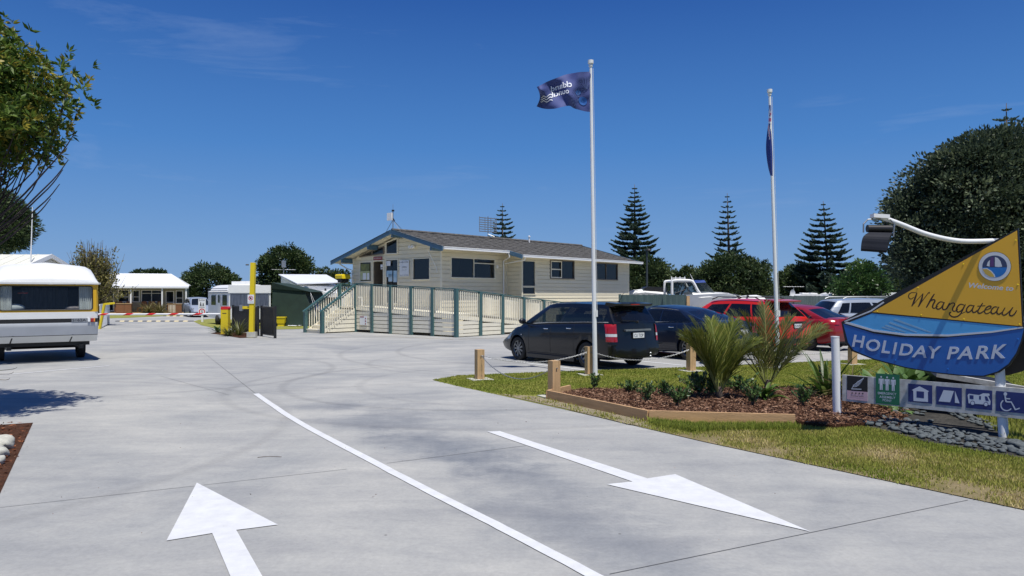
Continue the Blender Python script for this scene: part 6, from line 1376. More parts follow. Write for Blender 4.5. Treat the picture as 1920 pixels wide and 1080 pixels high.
for k in range(n): p = a.lerp(b, k/n); mb.obox(p+ez*.1, d*.11, d.cross(ez)*.025, ez*1.15)
mb.build('slats', M['whitemetal'], t, world=True); mb = MB(); mb.bar(a+ez*.08, b+ez*.08, .06, .06); mb.bar(a+ez*1.24, b+ez*1.24, .06, .06); mb.build('frame', M['white'], t, world=True)
# speed sign
p = G(379.3, 604); t = thing('speed_sign', p, 0, 'white slow for children sign above a red ringed five speed roundel', 'sign')
mb = MB(); mb.box(-.06, .06, -.03, .03, 0, 1.0); mb.build('post', M['white'], t); mb = MB(); mb.box(-.24, .24, -.05, -.03, .90, 1.50); s1_ = mb.build('board', M['paper'], t)
mb = MB(); text_box(mb, 'SLOW', (-.19, -.053, 1.36), (.38, 0, 0), (0, 0, .10))
for cx, hh in ((-.08, .24), (.08, .18)): mb.add([(cx-.06, -.053, 1.05), (cx+.06, -.053, 1.05), (cx+.02, -.053, 1.05+hh*.75), (cx-.02, -.053, 1.05+hh*.75)], [[0, 1, 2, 3]]); mb.add([(cx+.03*math.cos(a), -.053, 1.05+hh*.85+.03*math.sin(a)) for a in np.linspace(0, 5.5, 8)], [list(range(8))])
text_box(mb, 'children', (-.17, -.053, .93), (.34, 0, 0), (0, 0, .08)); mb.build('lettering', M['ink'], s1_)
mb = MB(); mb.box(-.24, .24, -.05, -.03, .46, .89); r5 = mb.build('roundel_board', M['paper'], t); mb = MB(); c = V((0, -.053, .675)); mb.grid([[c+V((r_*math.cos(a), 0, r_*math.sin(a))) for a in np.linspace(0, 6.283, 25)] for r_ in (.14, .20)]); mb.build('red_ring', M['red'], r5)
mb = MB(); text_box(mb, '5', (-.055, -.054, .59), (.11, 0, 0), (0, 0, .17)); mb.build('numeral', M['ink'], r5)
# ================================================================ fences, boats and trailers behind the car park
M['fencegreen'] = PM('green_stained_paling', (0.085, 0.135, 0.125), .8, var=.2, scale=3, stretch=(4, 4, .3)); M['fencegrey'] = PM('grey_green_paling', (0.10, 0.13, 0.125), .8, var=.25, scale=3, stretch=(4, 4, .3))
def fence(a, b, h, m, label):
    a, b = V(a), V(b); d = (b-a).normalized(); L = (b-a).length; t = thing('fence', a.lerp(b, .5), 0, label, 'fence'); mb = MB(); n = int(L/.15); nn = d.cross(ez)
    for k in range(n): p = a.lerp(b, k/n); mb.obox(p+nn*(.01*(k % 2)), d*.148, nn*.02, ez*(h+.01*math.sin(k*3.3)))
    mb.build('palings', m, t, world=True)
    for k in range(int(L/2.4)+1): mb = MB(); p = a+d*min(L-.05, k*2.4); mb.obox(p+nn*.035, d*.1, nn*.1, ez*(h+.02)); mb.build('post', m, t, world=True)
pa, pb = AT(1162, 570, 38), AT(1287, 570, 36)
fence((pa.x, pa.y, 0), (pb.x, pb.y, 0), 1.76, M['fencegreen'], 'green paling fence joining the right end of the reception building')
mb = MB(); mb.box(pb.x, pb.x+.14, pb.y-.1, pb.y+.05, 0, 1.7); tag(mb.build('fence_post', M['timber'], loc=(pb.x, pb.y, 0)), 'bare timber post at the end of the green paling fence below the boat', 'post')
pa, pb = AT(1425, 560, 56), AT(1980, 560, 50); fence((pa.x, pa.y, 0), (pb.x, pb.y, 0), 1.68, M['fencegrey'], 'long dark grey paling fence behind the parked cars on the right')
def boat():
    D = 40; t = thing('boat', V((AT(1320, 570, D).x, D, 0)), 0, 'white cabin cruiser with blue canopy on a trailer behind the car park', 'boat')
    def slab_(pts, d0, th, m, nm, par=None): mb = MB(); mb.prism([AT(x, y, D)+V((0, d0, 0)) for x, y in pts], (0, th, 0)); return mb.build(nm, m, par or t, world=True)
    # hull lofted: sheer line and chine, bow to the right
    st = [(1252, 552, 1.15), (1275, 556, 1.2), (1300, 561, 1.2), (1330, 558.5, 1.1), (1352, 554.5, .85), (1370, 557, .5), (1383, 558.5, .1)]
    rows = []
    for x, ys_, w in st:
        s_ = AT(x, {1252: 553, 1275: 553, 1300: 552, 1330: 551, 1352: 551, 1370: 553, 1383: 557}[x], D); zk = AT(x, 590, D).z if x < 1330 else lerp(AT(x, 590, D).z, s_.z, min(1, (x-1330)/56))
        rows.append([V((s_.x, D-w, s_.z)), V((s_.x-.05, D-w*.8, lerp(s_.z, zk, .55))), V((s_.x-.1, D, zk)), V((s_.x-.05, D+w*.8, lerp(s_.z, zk, .55))), V((s_.x, D+w, s_.z))])
    mb = MB(); mb.grid(rows); mb.poly(rows[0]); mb.build('hull', M['whitemetal'], t, world=True, smooth=40)
    mb = MB(); rows2 = []
    for x, yt, w in ((1290, 549, 1.0), (1305, 550, 1.0), (1322, 549, .95), (1335, 550, .85), (1352, 550.5, .6), (1366, 552, .35), (1380, 556, .08)):
        tp = AT(x, yt, D); rows2.append([V((tp.x, D-w-.15, tp.z-.22)), V((tp.x, D-w, tp.z)), V((tp.x, D, tp.z+.07)), V((tp.x, D+w, tp.z)), V((tp.x, D+w+.15, tp.z-.22))])
    mb.grid(rows2); mb.poly(rows2[0][::-1]); mb.build('foredeck', M['white'], t, world=True, smooth=40)
    # radar arch, windscreen, canopy
    for s in (-1, 1):
        mb = MB(); P = [AT(x, y, D)+V((0, s*.95, 0)) for x, y in ((1309, 556), (1300, 545), (1293, 532), (1287, 527), (1270, 526.5), (1256, 527), (1253, 531), (1253, 553))]; mb.tube(catmull(P, 4), .07, 8); mb.build('arch', M['white'], t, world=True, smooth=60)
    mb = MB(); mb.prism([AT(1256, 526, D)+V((0, -.98, 0)), AT(1289, 526.5, D)+V((0, -.98, 0)), AT(1292, 529, D)+V((0, -.98, 0)), AT(1255, 529, D)+V((0, -.98, 0))], (0, 1.96, 0)); mb.build('arch_roof', M['white'], t, world=True)
    M['canopyblue'] = PM('blue_canopy', (0.02, 0.06, 0.26), .7); mb = MB(); mb.prism([AT(1290, 526, D)+V((0, -.9, 0)), AT(1314, 525.5, D)+V((0, -.7, 0)), AT(1317, 530, D)+V((0, -.75, 0)), AT(1293, 531, D)+V((0, -.9, 0))], (0, 1.6, 0)); mb.build('canopy', M['canopyblue'], t, world=True)
    for s in (-1, 1):
        mb = MB(); P = [AT(1294, 531, D), AT(1317, 530, D), AT(1333, 550, D), AT(1308, 552, D)]; mb.add([p+V((0, s*(.92 if k in (0, 3) else .72), 0)) for k, p in enumerate(P)], [[0, 1, 2, 3]]); mb.build('side_screen', M['glassclear'], t, world=True)
        mb = MB(); P = [AT(1256, 530, D), AT(1290, 530, D), AT(1303, 551, D), AT(1256, 552, D)]; mb.add([p+V((0, s*.9, 0)) for p in P], [[0, 1, 2, 3]]); mb.build('side_curtain', M['glassclear'], t, world=True)
        mb = MB(); mb.tube([AT(1278, 530, D)+V((0, s*.91, 0)), AT(1278, 543, D)+V((0, s*.91, 0)), AT(1258, 550, D)+V((0, s*.91, 0))], .02, 5); mb.build('canopy_pole', M['black'], t, world=True)
    mb = MB(); mb.add([AT(1317, 530, D)+V((0, -.72, 0)), AT(1317, 530, D)+V((0, .72, 0)), AT(1335, 550, D)+V((0, .72, 0)), AT(1335, 550, D)+V((0, -.72, 0))], [[0, 1, 2, 3]]); mb.build('windscreen', M['glassclear'], t, world=True)
    mb = MB(); mb.tube([AT(1260, 526, D), AT(1260, 521.5, D), AT(1285, 521.5, D), AT(1285, 526, D)], .02, 5); [mb.tube([AT(x, 526, D), AT(x, 518.5, D)], .025, 5) for x in (1259, 1267, 1275, 1284)]; mb.build('rod_holder', M['white'], t, world=True)
    mb = MB(); mb.tube([AT(1316, 557, D-.9), AT(1294, 514, D-.9)], [.03, .012], 6); mb.build('whip_aerial', M['white'], t, world=True)
    mb = MB(); mb.tube(catmull([AT(1340, 549.5, D-.75), AT(1360, 550, D-.5), AT(1382, 553.5, D), AT(1390, 556, D)], 4), .018, 5); mb.build('bow_rail', M['steel'], t, world=True)
    slab_([(1278, 586), (1375, 575), (1395, 590), (1395, 593), (1278, 593)], -.6, 1.2, M['steel'], 'trailer_frame')
    for s in (-1, 1): wheel(t, -.4, s*.9, .3, .2, 1, 5)
boat()
t = thing('boat', V((AT(1212, 560, 44).x, 44, 0)), 0, 'small white runabout with green tinted screen and dark cover left of the cabin cruiser', 'boat')
D = 44; mb = MB(); rows = []
for x, yt, w in ((1178, 549, .1), (1190, 546.5, .6), (1205, 545, .9), (1225, 547, 1.0), (1245, 549, 1.0)):
    p = AT(x, yt, D); rows.append([V((p.x, D-w, p.z-.1)), V((p.x, D-w*.6, p.z+.05)), V((p.x, D, p.z+.1)), V((p.x, D+w, p.z-.1)), V((p.x, D+w*.5, .7)), V((p.x, D-w*.5, .7)), V((p.x, D-w, p.z-.1))])
mb.grid(rows); mb.build('hull', M['white'], t, world=True, smooth=50)
mb = MB(); mb.add([AT(1198, 549, D-.5), AT(1206, 541, D-.4), AT(1216, 549, D-.6), AT(1206, 541, D+.4)], [[0, 1, 2], [1, 3, 2]]); mb.build('windscreen', PM('green_tinted_screen', (0.08, 0.30, 0.27), .2), t, world=True)
mb = MB(); mb.prism([AT(1207, 541, D-.7), AT(1215, 537, D-.7), AT(1250, 539, D-.7), AT(1252, 551, D-.7), AT(1216, 551, D-.7)], (0, 1.4, 0)); mb.build('cover', M['black'], t, world=True)
mb = MB(); mb.tube([AT(1180, 546, D-.3), AT(1188, 543.5, D-.5), AT(1196, 544.5, D-.6)], .02, 5); mb.build('bow_rail', M['steel'], t, world=True); mb = MB(); mb.box(-1, 1, -.5, .5, .3, .7); mb.build('trailer_frame', M['steel'], t)
t = thing('boat', V((AT(1412, 560, 43).x, 43, 0)), 0, 'white upturned dinghy with gear on it just above the bright red car roof', 'boat'); D = 43
mb = MB(); rows = []
for x, yt, w in ((1372, 556, .3), (1388, 555, .7), (1404, 553.5, .8), (1418, 553, .8), (1428, 555.5, .6), (1434, 559, .2)):
    p = AT(x, yt, D); rows.append([V((p.x, D-w, 1.45)), V((p.x, D-w*.7, p.z-.05)), V((p.x, D, p.z)), V((p.x, D+w*.7, p.z-.05)), V((p.x, D+w, 1.45))])
mb.grid(rows); mb.build('hull', M['white'], t, world=True, smooth=60)
mb = MB(); mb.tube(catmull([AT(1375, 557, D-.5), AT(1377, 551.5, D-.5), AT(1382, 553, D-.5), AT(1386, 558, D-.5)], 4), .03, 5); mb.ball(AT(1384, 556, D-.5), .09, 5); mb.ball(AT(1402, 555.5, D-.7), .08, 5); mb.build('outboard_gear', M['black'], t, world=True); mb = MB(); mb.box(-.9, .9, -.5, .5, .3, 1.45); mb.build('trailer_frame', M['steel'], t)
# caravans beyond the grey fence: only their roofs stand above it
def roofvan(x0, x1, yt, D, label, hatch=True, rz=0):
    a, b = AT(x0, yt, D), AT(x1, yt, D); t = thing('caravan', V(((a.x+b.x)/2, D, 0)), 0, label, 'caravan', None); w = (b.x-a.x)/2; zt = a.z
    mb = MB(); P = [(-w, -1.1, .5), (w, -1.1, .5), (w, -1.1, zt-.25), (w*.97, -1.1, zt-.08), (w*.8, -1.1, zt), (-w*.8, -1.1, zt+.02), (-w*.96, -1.1, zt-.1), (-w, -1.1, zt-.3)]; mb.prism(P, (0, 2.2, 0)); mb.build('body', M['white'], t)
    mb = MB(); mb.box(-w*.7, -w*.2, -1.13, -1.1, 1.2, 1.65); mb.box(w*.2, w*.7, -1.13, -1.1, 1.2, 1.65); mb.build('window', M['glassdark'], t)
    for x in (-w*.3, w*.25): mb = MB(); mb.prism([(x-.3, -.3, zt+.0), (x+.3, -.3, zt+.0), (x+.25, -.3, zt+.10), (x-.25, -.3, zt+.13)], (0, .6, 0)); mb.build('roof_vent', M['white'], t)
    mb = MB(); mb.box(-w*.9, w*.9, -.9, .9, .35, .5); mb.build('chassis', M['black'], t); wheel(t, 0, -1.0, .3, .18, 1, 5); return t
roofvan(1488, 1545, 551.8, 60, 'left of two white caravan roofs showing above the dark grey fence')
roofvan(1546, 1690, 548.4, 58, 'long white caravan roof with vents above the dark grey fence, nearer the sign')
p = AT(1484.5, 551, 59); dish(p, .17*2, .6, 'white satellite dish at the left end of the caravan roofs behind the fence', 0)
def tv_aerial(p, w, label, h=1.0, base=None):
    t = thing('tv_aerial', V((p.x, p.y, base if base is not None else 0)), 0, label, 'aerial'); mb = MB(); mb.tube([V((p.x, p.y, base or 0)), p], .025, 6); mb.build('mast', M['steel'], t, world=True)
    mb = MB(); mb.tube([p+V((-w, 0, 0)), p+V((w, .1, 0))], .02, 5); [mb.tube([p+V((q*w, -.25, 0)), p+V((q*w, .25, 0))], .009, 4) for q in np.linspace(-1, 1, 9)]; mb.build('elements', M['steel'], t, world=True)
tv_aerial(AT(1488, 537.5, 61), .85, 'flat television aerial above the satellite dish behind the fence'); tv_aerial(AT(531.5, 505.5, 52), .8, 'television aerial on the white cabin roof beside the dark rounded tree', base=3.0)
t = thing('bird_box', AT(532, 500, 52), 0, 'small pale slatted box fixed above the aerial on the white cabin', 'box'); mb = MB(); mb.box(-.12, .12, -.1, .1, -.05, .42); mb.build('box', M['steel'], t); mb = MB(); mb.tube([(0, 0, -.2), (0, 0, 0)], .02, 5); mb.build('bracket', M['steel'], t)
t = thing('garden_umbrella', V((AT(1616, 560, 57).x, 54, 0)), 0, 'folded dark umbrella poking above the grey fence', 'umbrella'); mb = MB(); z = AT(1616, 544, 54).z; mb.tube([(0, 0, .8), (0, 0, z-.9), (0, 0, z)], [.10, .13, .01], 8); mb.build('canopy', M['black'], t, smooth=60); mb = MB(); mb.tube([(0, 0, 0), (0, 0, .9)], .03, 6); mb.build('pole', M['steel'], t)
p = AT(1213, 545, 50); t = thing('street_lamp', V((p.x, 50, 0)), 0, 'dark slim lamp post with small head in front of the tall pine behind the building', 'street lamp'); z = AT(1213, 469, 50).z; mb = MB(); mb.tube([(0, 0, 0), (0, 0, z)], [.08, .06], 8); mb.build('pole', PM('dark_lamp_post', (0.03, 0.04, 0.045), .6), t); mb = MB(); mb.lathe([(0, .12), (.16, .08), (.22, 0), (.12, -.05), (0, -.05)], (.12, 0, z), 12); mb.build('lamp_head', M['black'], t, smooth=50)
# white/grey fitting behind the sign: a long pale beam over a dark low box
t = thing('dinghy', V((6.4, 11.2, 0)), 0, 'dark dinghy lying behind the sign with a long pale riveted gunwale', 'boat'); a, b = AT(1757, 702, 10.9), AT(1925, 730, 10.2)
mb = MB(); mb.bar(a, b, .07, .07); mb.build('gunwale', M['wornwhite'], t, world=True)
mb = MB(); nb2 = V((.2, .75, 0)); mb.add([a+V((0, .04, -.03)), b+V((0, .04, -.03)), b+nb2+V((0, 0, .05)), a+nb2+V((0, 0, .05)), V((a.x+.15, a.y+.15, .05)), V((b.x, b.y+.15, .05)), V((b.x+.1, b.y+.6, .05)), V((a.x+.3, a.y+.6, .05))], [[0, 1, 2, 3][::-1], [0, 4, 5, 1], [1, 5, 6, 2], [2, 6, 7, 3], [3, 7, 4, 0]]); mb.build('hull', M['black'], t, world=True)
# ================================================================ trees
def rnd_dirs(n, up=0.0):
    d = RNG.normal(size=(n, 3)); d[:, 2] += up; return unit(d)
def limb(mb, a, b, r0, r1, bend=.15, n=6):
    a, b = V(a), V(b); L = (b-a).length; P = []
    for k in range(n+1):
        q = k/n; P.append(a.lerp(b, q)+V(noise.noise_vector(a*3+V((q*2, 0, 0))))*L*bend*math.sin(math.pi*q))
    mb.tube(P, [lerp(r0, r1, k/n) for k in range(n+1)], 7); return P
def broad_tree(name, loc, lobes, label, cat='tree', leafm='darkleaf', clumps=160, per=70, leaf=.16, wid=.5, cr=.55, trunk=(.22, 1.5), group=None, hol=.25, shell=.78, flat=1.0, limbs=9):
    """lobes: (x,y,z,rx,ry,rz) local; foliage made of leaf clumps spread over the lobes"""
    t = thing(name, loc, 0, label, cat, group); C_ = []; vol = np.array([l[3]*l[5] for l in lobes]); pr = vol/vol.sum()
    while len(C_) < clumps:
        l = lobes[RNG.choice(len(lobes), p=pr)]; d = rnd_dirs(1, .15)[0]; q = RNG.uniform(shell, 1.0)*(1+.05*abs(RNG.normal()))*(1+.28*noise.noise(V(d*3.1)+V((l[0], l[2], 1)))); p = np.array(l[:3])+d*np.array(l[3:6])*q
        if any(((p[0]-m[0])/m[3])**2+((p[1]-m[1])/m[4])**2+((p[2]-m[2])/m[5])**2 < (shell*.82)**2 for m in lobes): continue
        if p[2] < trunk[1]*.45: continue
        C_.append((p, d))
    Ps, Ds, Ts = [], [], []
    cm = np.mean([l[:3] for l in lobes], 0)
    for p, d in C_:
        n = int(per*RNG.uniform(.6, 1.3)); o = rnd_dirs(n, .25); rr = cr*RNG.uniform(.65, 1.25); rad = rr*RNG.uniform(.55, 1.05, (n, 1)); Ps.append(p+o*rad*np.array([1, 1, .75*flat])); dd = unit(o+d*.5+rnd_dirs(n)*.5); Ds.append(dd); Ts.append(np.clip(RNG.normal(.45+.22*RNG.normal(), .20, n), 0, 1))
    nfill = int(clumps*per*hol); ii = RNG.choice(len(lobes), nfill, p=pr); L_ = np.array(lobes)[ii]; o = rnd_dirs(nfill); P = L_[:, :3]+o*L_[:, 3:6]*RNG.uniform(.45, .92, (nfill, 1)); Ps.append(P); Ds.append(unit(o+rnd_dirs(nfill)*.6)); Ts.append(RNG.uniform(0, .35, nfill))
    P, Dn, T = np.concatenate(Ps), np.concatenate(Ds), np.concatenate(Ts); ok = P[:, 2] > .15; P, Dn, T = P[ok], Dn[ok], T[ok]; n = len(P)
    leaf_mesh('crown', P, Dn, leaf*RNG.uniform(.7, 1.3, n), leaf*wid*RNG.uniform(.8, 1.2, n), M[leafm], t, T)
    mb = MB(); c0 = V(cm); top = V((cm[0]*.4, cm[1]*.4, trunk[1])); limb(mb, (0, 0, -.1), top, trunk[0], trunk[0]*.7, .08); mb.build('trunk', M['bark'], t, smooth=180)
    mb = MB()
    for k in range(limbs):
        l = lobes[k % len(lobes)]; d = rnd_dirs(1, .6)[0]; e = V(np.array(l[:3])+d*np.array(l[3:6])*.75); limb(mb, top, e, trunk[0]*.5, trunk[0]*.12, .15)
    mb.build('branches', M['bark'], t, smooth=180); return t
def norfolk(loc, h, w, label, tiers=14, gap=1.0, base=.12, dens=1.0, lean=0.0, group='norfolk pines on the skyline', thin=0):
    t = thing('norfolk_pine', loc, 0, label, 'pine tree', group); mb = MB(); mb.tube([(0, 0, -.1), (lean*.3, 0, h*.5), (lean, 0, h)], [h*.020, h*.012, .02], 8); mb.build('trunk', M['bark'], t, smooth=180)
    Ps, Ds, Ls, Ws, Ts = [], [], [], [], []; bm2 = MB()
    for k in range(tiers):
        q = k/(tiers-1); z = h*lerp(base, .965, q**.92); R = w*(1-q)**.80*(.95+.1*RNG.random())+h*.016
        nb3 = 6 if q < .85 else 5; a0 = RNG.uniform(0, 6.28)
        for j in range(nb3):
            a = a0+2*math.pi*j/nb3+RNG.normal()*.12; r = R*RNG.uniform(.74, 1.14); dx = np.array([math.cos(a), math.sin(a), 0]); sdv = np.array([-dx[1], dx[0], 0])
            droop = -.12*r*(1-q); rise = .17*r*RNG.uniform(.6, 1.3)
            def bp(s): return np.array([lean*z/h, 0, z])+dx*r*s+np.array([0, 0, droop*math.sin(math.pi*min(1, s*1.1))+rise*s**2.2])
            bm2.tube([bp(s) for s in (0, .35, .7, 1)], [max(.01, r*.018), r*.013, r*.008, .004], 4)
            nn = max(6, int(r*10*dens)); s0 = .18+.15*thin
            for i in range(nn):
                s = lerp(s0, 1.0, (i+.5)/nn); p = bp(s); ln = r*.24*math.sin(math.pi*min(1, .25+s*.72))*(.8+.4*RNG.random())+.10
                for sg_ in (-1, 1):
                    for e in range(2):
                        Ps.append(p+np.array([0, 0, .01*e])); Ds.append(dx*.75+sdv*sg_*RNG.uniform(.5, 1.1)+np.array([0, 0, RNG.uniform(.10, .55)])); Ls.append(ln*RNG.uniform(.75, 1.2)); Ws.append(max(.10, ln*.34)); Ts.append(RNG.random())
            Ps.append(bp(.93)); Ds.append(dx+np.array([0, 0, .6])); Ls.append(r*.13+.08); Ws.append(.10); Ts.append(.9)
    leaf_mesh('crown', np.array(Ps), np.array(Ds), np.array(Ls), np.array(Ws), M['pine'], t, np.array(Ts), fold=.35, tip=.45)
    bm2.build('branches', M['bark'], t); return t
def at0(px, D): p = AT(px, 600, D); return V((p.x, D, 0))
def ht(py, D): return AT(0, py, D).z
norfolk(at0(942, 80), ht(381, 80), 2.3, 'norfolk pine tip rising behind the roof ridge aerial of the reception building', 15, base=.35, dens=1.3)
norfolk(at0(1190, 72), ht(346, 72), 2.9, 'dense tall norfolk pine just right of the reception building', 21, base=.22, dens=1.5)
norfolk(at0(1368, 78), ht(362, 78), 2.1, 'sparse slender norfolk pine growing out of the broad tree left of the further flagpole', 15, base=.30, dens=1.0, thin=1, lean=-.25)
norfolk(at0(1554, 66), ht(377, 66), 3.3, 'wide spreading norfolk pine right of the further flagpole', 17, base=.16, dens=1.5, lean=-.5)
norfolk(at0(1700, 70), ht(455, 70), 5.2, 'norfolk pine mostly hidden behind the big dark tree at the lamp', 9, base=.2, dens=1.2)
norfolk(at0(1887, 60), ht(193, 60), 5.0, 'norfolk pine tip poking above the big dark tree at the far right', 16, base=.2, dens=1.1)
def lobes_px(items, D, depth=.8):
    """crown lobes given as photo ellipses at distance D, turned into real sizes"""
    R = []
    for cx_, cy_, rx, ry in items: p = AT(cx_, cy_, D); R.append((p.x, 0, p.z, rx/F*D, rx/F*D*depth, ry/F*D))
    x0 = sum(r[0] for r in R)/len(R); return x0, [(r[0]-x0, RNG.normal()*.2, *r[2:]) for r in R]
def ptree(items, D, label, **k):
    x0, lb_ = lobes_px(items, D, k.pop('depth', .8)); return broad_tree(k.pop('name', 'broadleaf_tree'), V((x0, D, 0)), lb_, label, **k)
G_ = 'rounded trees behind the park'
ptree([(395, 545, 46, 45), (370, 545, 25, 35), (422, 550, 22, 32)], 78, 'round dark green tree behind the silver hatchback', clumps=230, per=60, leaf=.28, cr=.55, trunk=(.2, 1.0), group=G_)
ptree([(532, 505, 42, 40), (510, 520, 26, 35), (555, 515, 26, 35), (530, 545, 46, 30)], 84, 'taller dark rounded tree behind the yellow post and white cabin', clumps=280, per=60, leaf=.30, cr=.65, trunk=(.25, 1.4), group=G_)
ptree([(607, 520, 16, 13), (632, 517, 18, 13), (620, 540, 30, 18)], 88, 'low pair of small trees left of the reception gable', clumps=90, per=50, leaf=.28, cr=.5, trunk=(.15, 1.0), group=G_)
ptree([(262, 516, 12, 6), (290, 515, 16, 7)], 95, 'low tree tops just showing above the white cabin roof', clumps=60, per=40, leaf=.3, cr=.45, trunk=(.15, 1.2), group=G_)
ptree([(1215, 520, 36, 32), (1195, 535, 30, 30), (1232, 535, 18, 20)], 58, 'dark rounded tree against the right end of the reception building', clumps=200, per=60, leaf=.22, cr=.5, trunk=(.2, 1.0), group=G_)
ptree([(1375, 520, 55, 38), (1345, 525, 36, 34), (1410, 530, 34, 38), (1385, 545, 60, 22)], 64, 'broad dark coastal tree under the sparse pine behind the boat', clumps=380, per=60, leaf=.24, cr=.55, trunk=(.25, 1.0), group=G_)
ptree([(1285, 518, 26, 14), (1262, 528, 14, 12)], 72, 'low grey green tree behind the cabin cruiser canopy', clumps=80, per=50, leaf=.24, cr=.5, trunk=(.15, 1.0), group=G_)
ptree([(1500, 530, 36, 28), (1490, 540, 28, 24)], 68, 'very dark low tree at the left foot of the wide pine', clumps=170, per=60, leaf=.24, cr=.5, trunk=(.18, 1.0), group=G_)
ptree([(1620, 525, 30, 26), (1640, 535, 26, 22), (1590, 540, 30, 16)], 56, 'lighter green leafy tree right of the wide pine', clumps=150, per=60, leaf=.22, cr=.5, leafm='shrub', trunk=(.18, 1.0), group=G_)
ptree([(1550, 545, 50, 12)], 72, 'low scrub under the wide pine behind the caravan roofs', clumps=80, per=50, leaf=.24, cr=.45, trunk=(.1, .4), group=G_)
ptree([(1700, 540, 40, 20)], 60, 'low dark tree between the big tree and the caravan roofs', clumps=90, per=50, leaf=.24, cr=.5, trunk=(.1, .6), group=G_)
# big dark tree at the right
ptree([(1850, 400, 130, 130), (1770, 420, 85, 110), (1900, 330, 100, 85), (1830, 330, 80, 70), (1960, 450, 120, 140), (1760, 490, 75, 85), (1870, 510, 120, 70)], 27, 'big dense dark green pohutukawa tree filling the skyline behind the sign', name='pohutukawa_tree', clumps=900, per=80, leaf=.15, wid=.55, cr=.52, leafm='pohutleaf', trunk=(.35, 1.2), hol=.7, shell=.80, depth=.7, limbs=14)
# distant treeline and hills so that nothing stands against bare ground
def ridge(x0, x1, y, z, label, seed):
    mb = MB(); n = 80; A, B, C3 = [], [], []
    for k in range(n+1):
        x = lerp(x0, x1, k/n); hgt = z*(.55+.5*noise.noise(V((k*.11, seed, 0)))+.25*noise.noise(V((k*.4, seed, 3)))); A.append(V((x, y, -.05))); B.append(V((x, y+4, max(.3, hgt)))); C3.append(V((x, y+30, max(.2, hgt*.7))))
    mb.grid([A, B, C3]); return tag(mb.build('treeline', M['field2'], smooth=60), kind='structure')
M['field2'] = PM('far_bush', (0.040, 0.060, 0.040), .95, var=.3, scale=.25, bump=.8, bscale=1.5)
ridge(-220, 200, 150, 3.6, '', 1.0)
# far dark pine at the left, behind the house
ptree([(10, 425, 48, 48), (-30, 400, 60, 50), (-20, 450, 60, 20)], 44, 'dark drooping pine behind the pale house at the left edge', name='dark_pine', clumps=300, per=70, leaf=.26, wid=.25, cr=.5, leafm='darkleaf', trunk=(.35, 4.0), depth=.7, flat=.6)
# olive twiggy bush behind the caravan
def twig_bush(loc, items, label, D):
    t = thing('twiggy_bush', loc, 0, label, 'bush'); t.scale = (1.25, 1.3, 1.36); mb = MB(); Ps, Ds = [], []
    for k in range(330):
        a = random.uniform(0, 6.28); b0_ = V((random.gauss(0, .25), random.gauss(0, .2), 0)); top = V((random.gauss(.05, .55), random.gauss(0, .5), random.uniform(2.0, 3.7))); top.z -= abs(top.x-.05)*.5
        P = catmull([b0_, b0_.lerp(top, .4)+V((-.15*top.x, 0, .2)), b0_.lerp(top, .75), top], 4); mb.tube(P, [lerp(.018, .005, i/(len(P)-1)) for i in range(len(P))], 4)
        m = 44 if k % 3 else 8
        for i in range(m): q = random.uniform(.35, 1 if k % 4 == 0 else .82); p = P[int(q*(len(P)-1))]; Ps.append(np.array(p)+RNG.normal(size=3)*.09); Ds.append(RNG.normal(size=3)+np.array([0, 0, .8]))
    mb.build('stems', M['twig'], t); n = len(Ps); leaf_mesh('leaves', np.array(Ps), np.array(Ds), RNG.uniform(.09, .18, n), RNG.uniform(.04, .08, n), M['olive'], t)
twig_bush(V((-24.0, 42.8, 0)), None, 'olive brown twiggy bush rising behind the right end of the near caravan', 30)
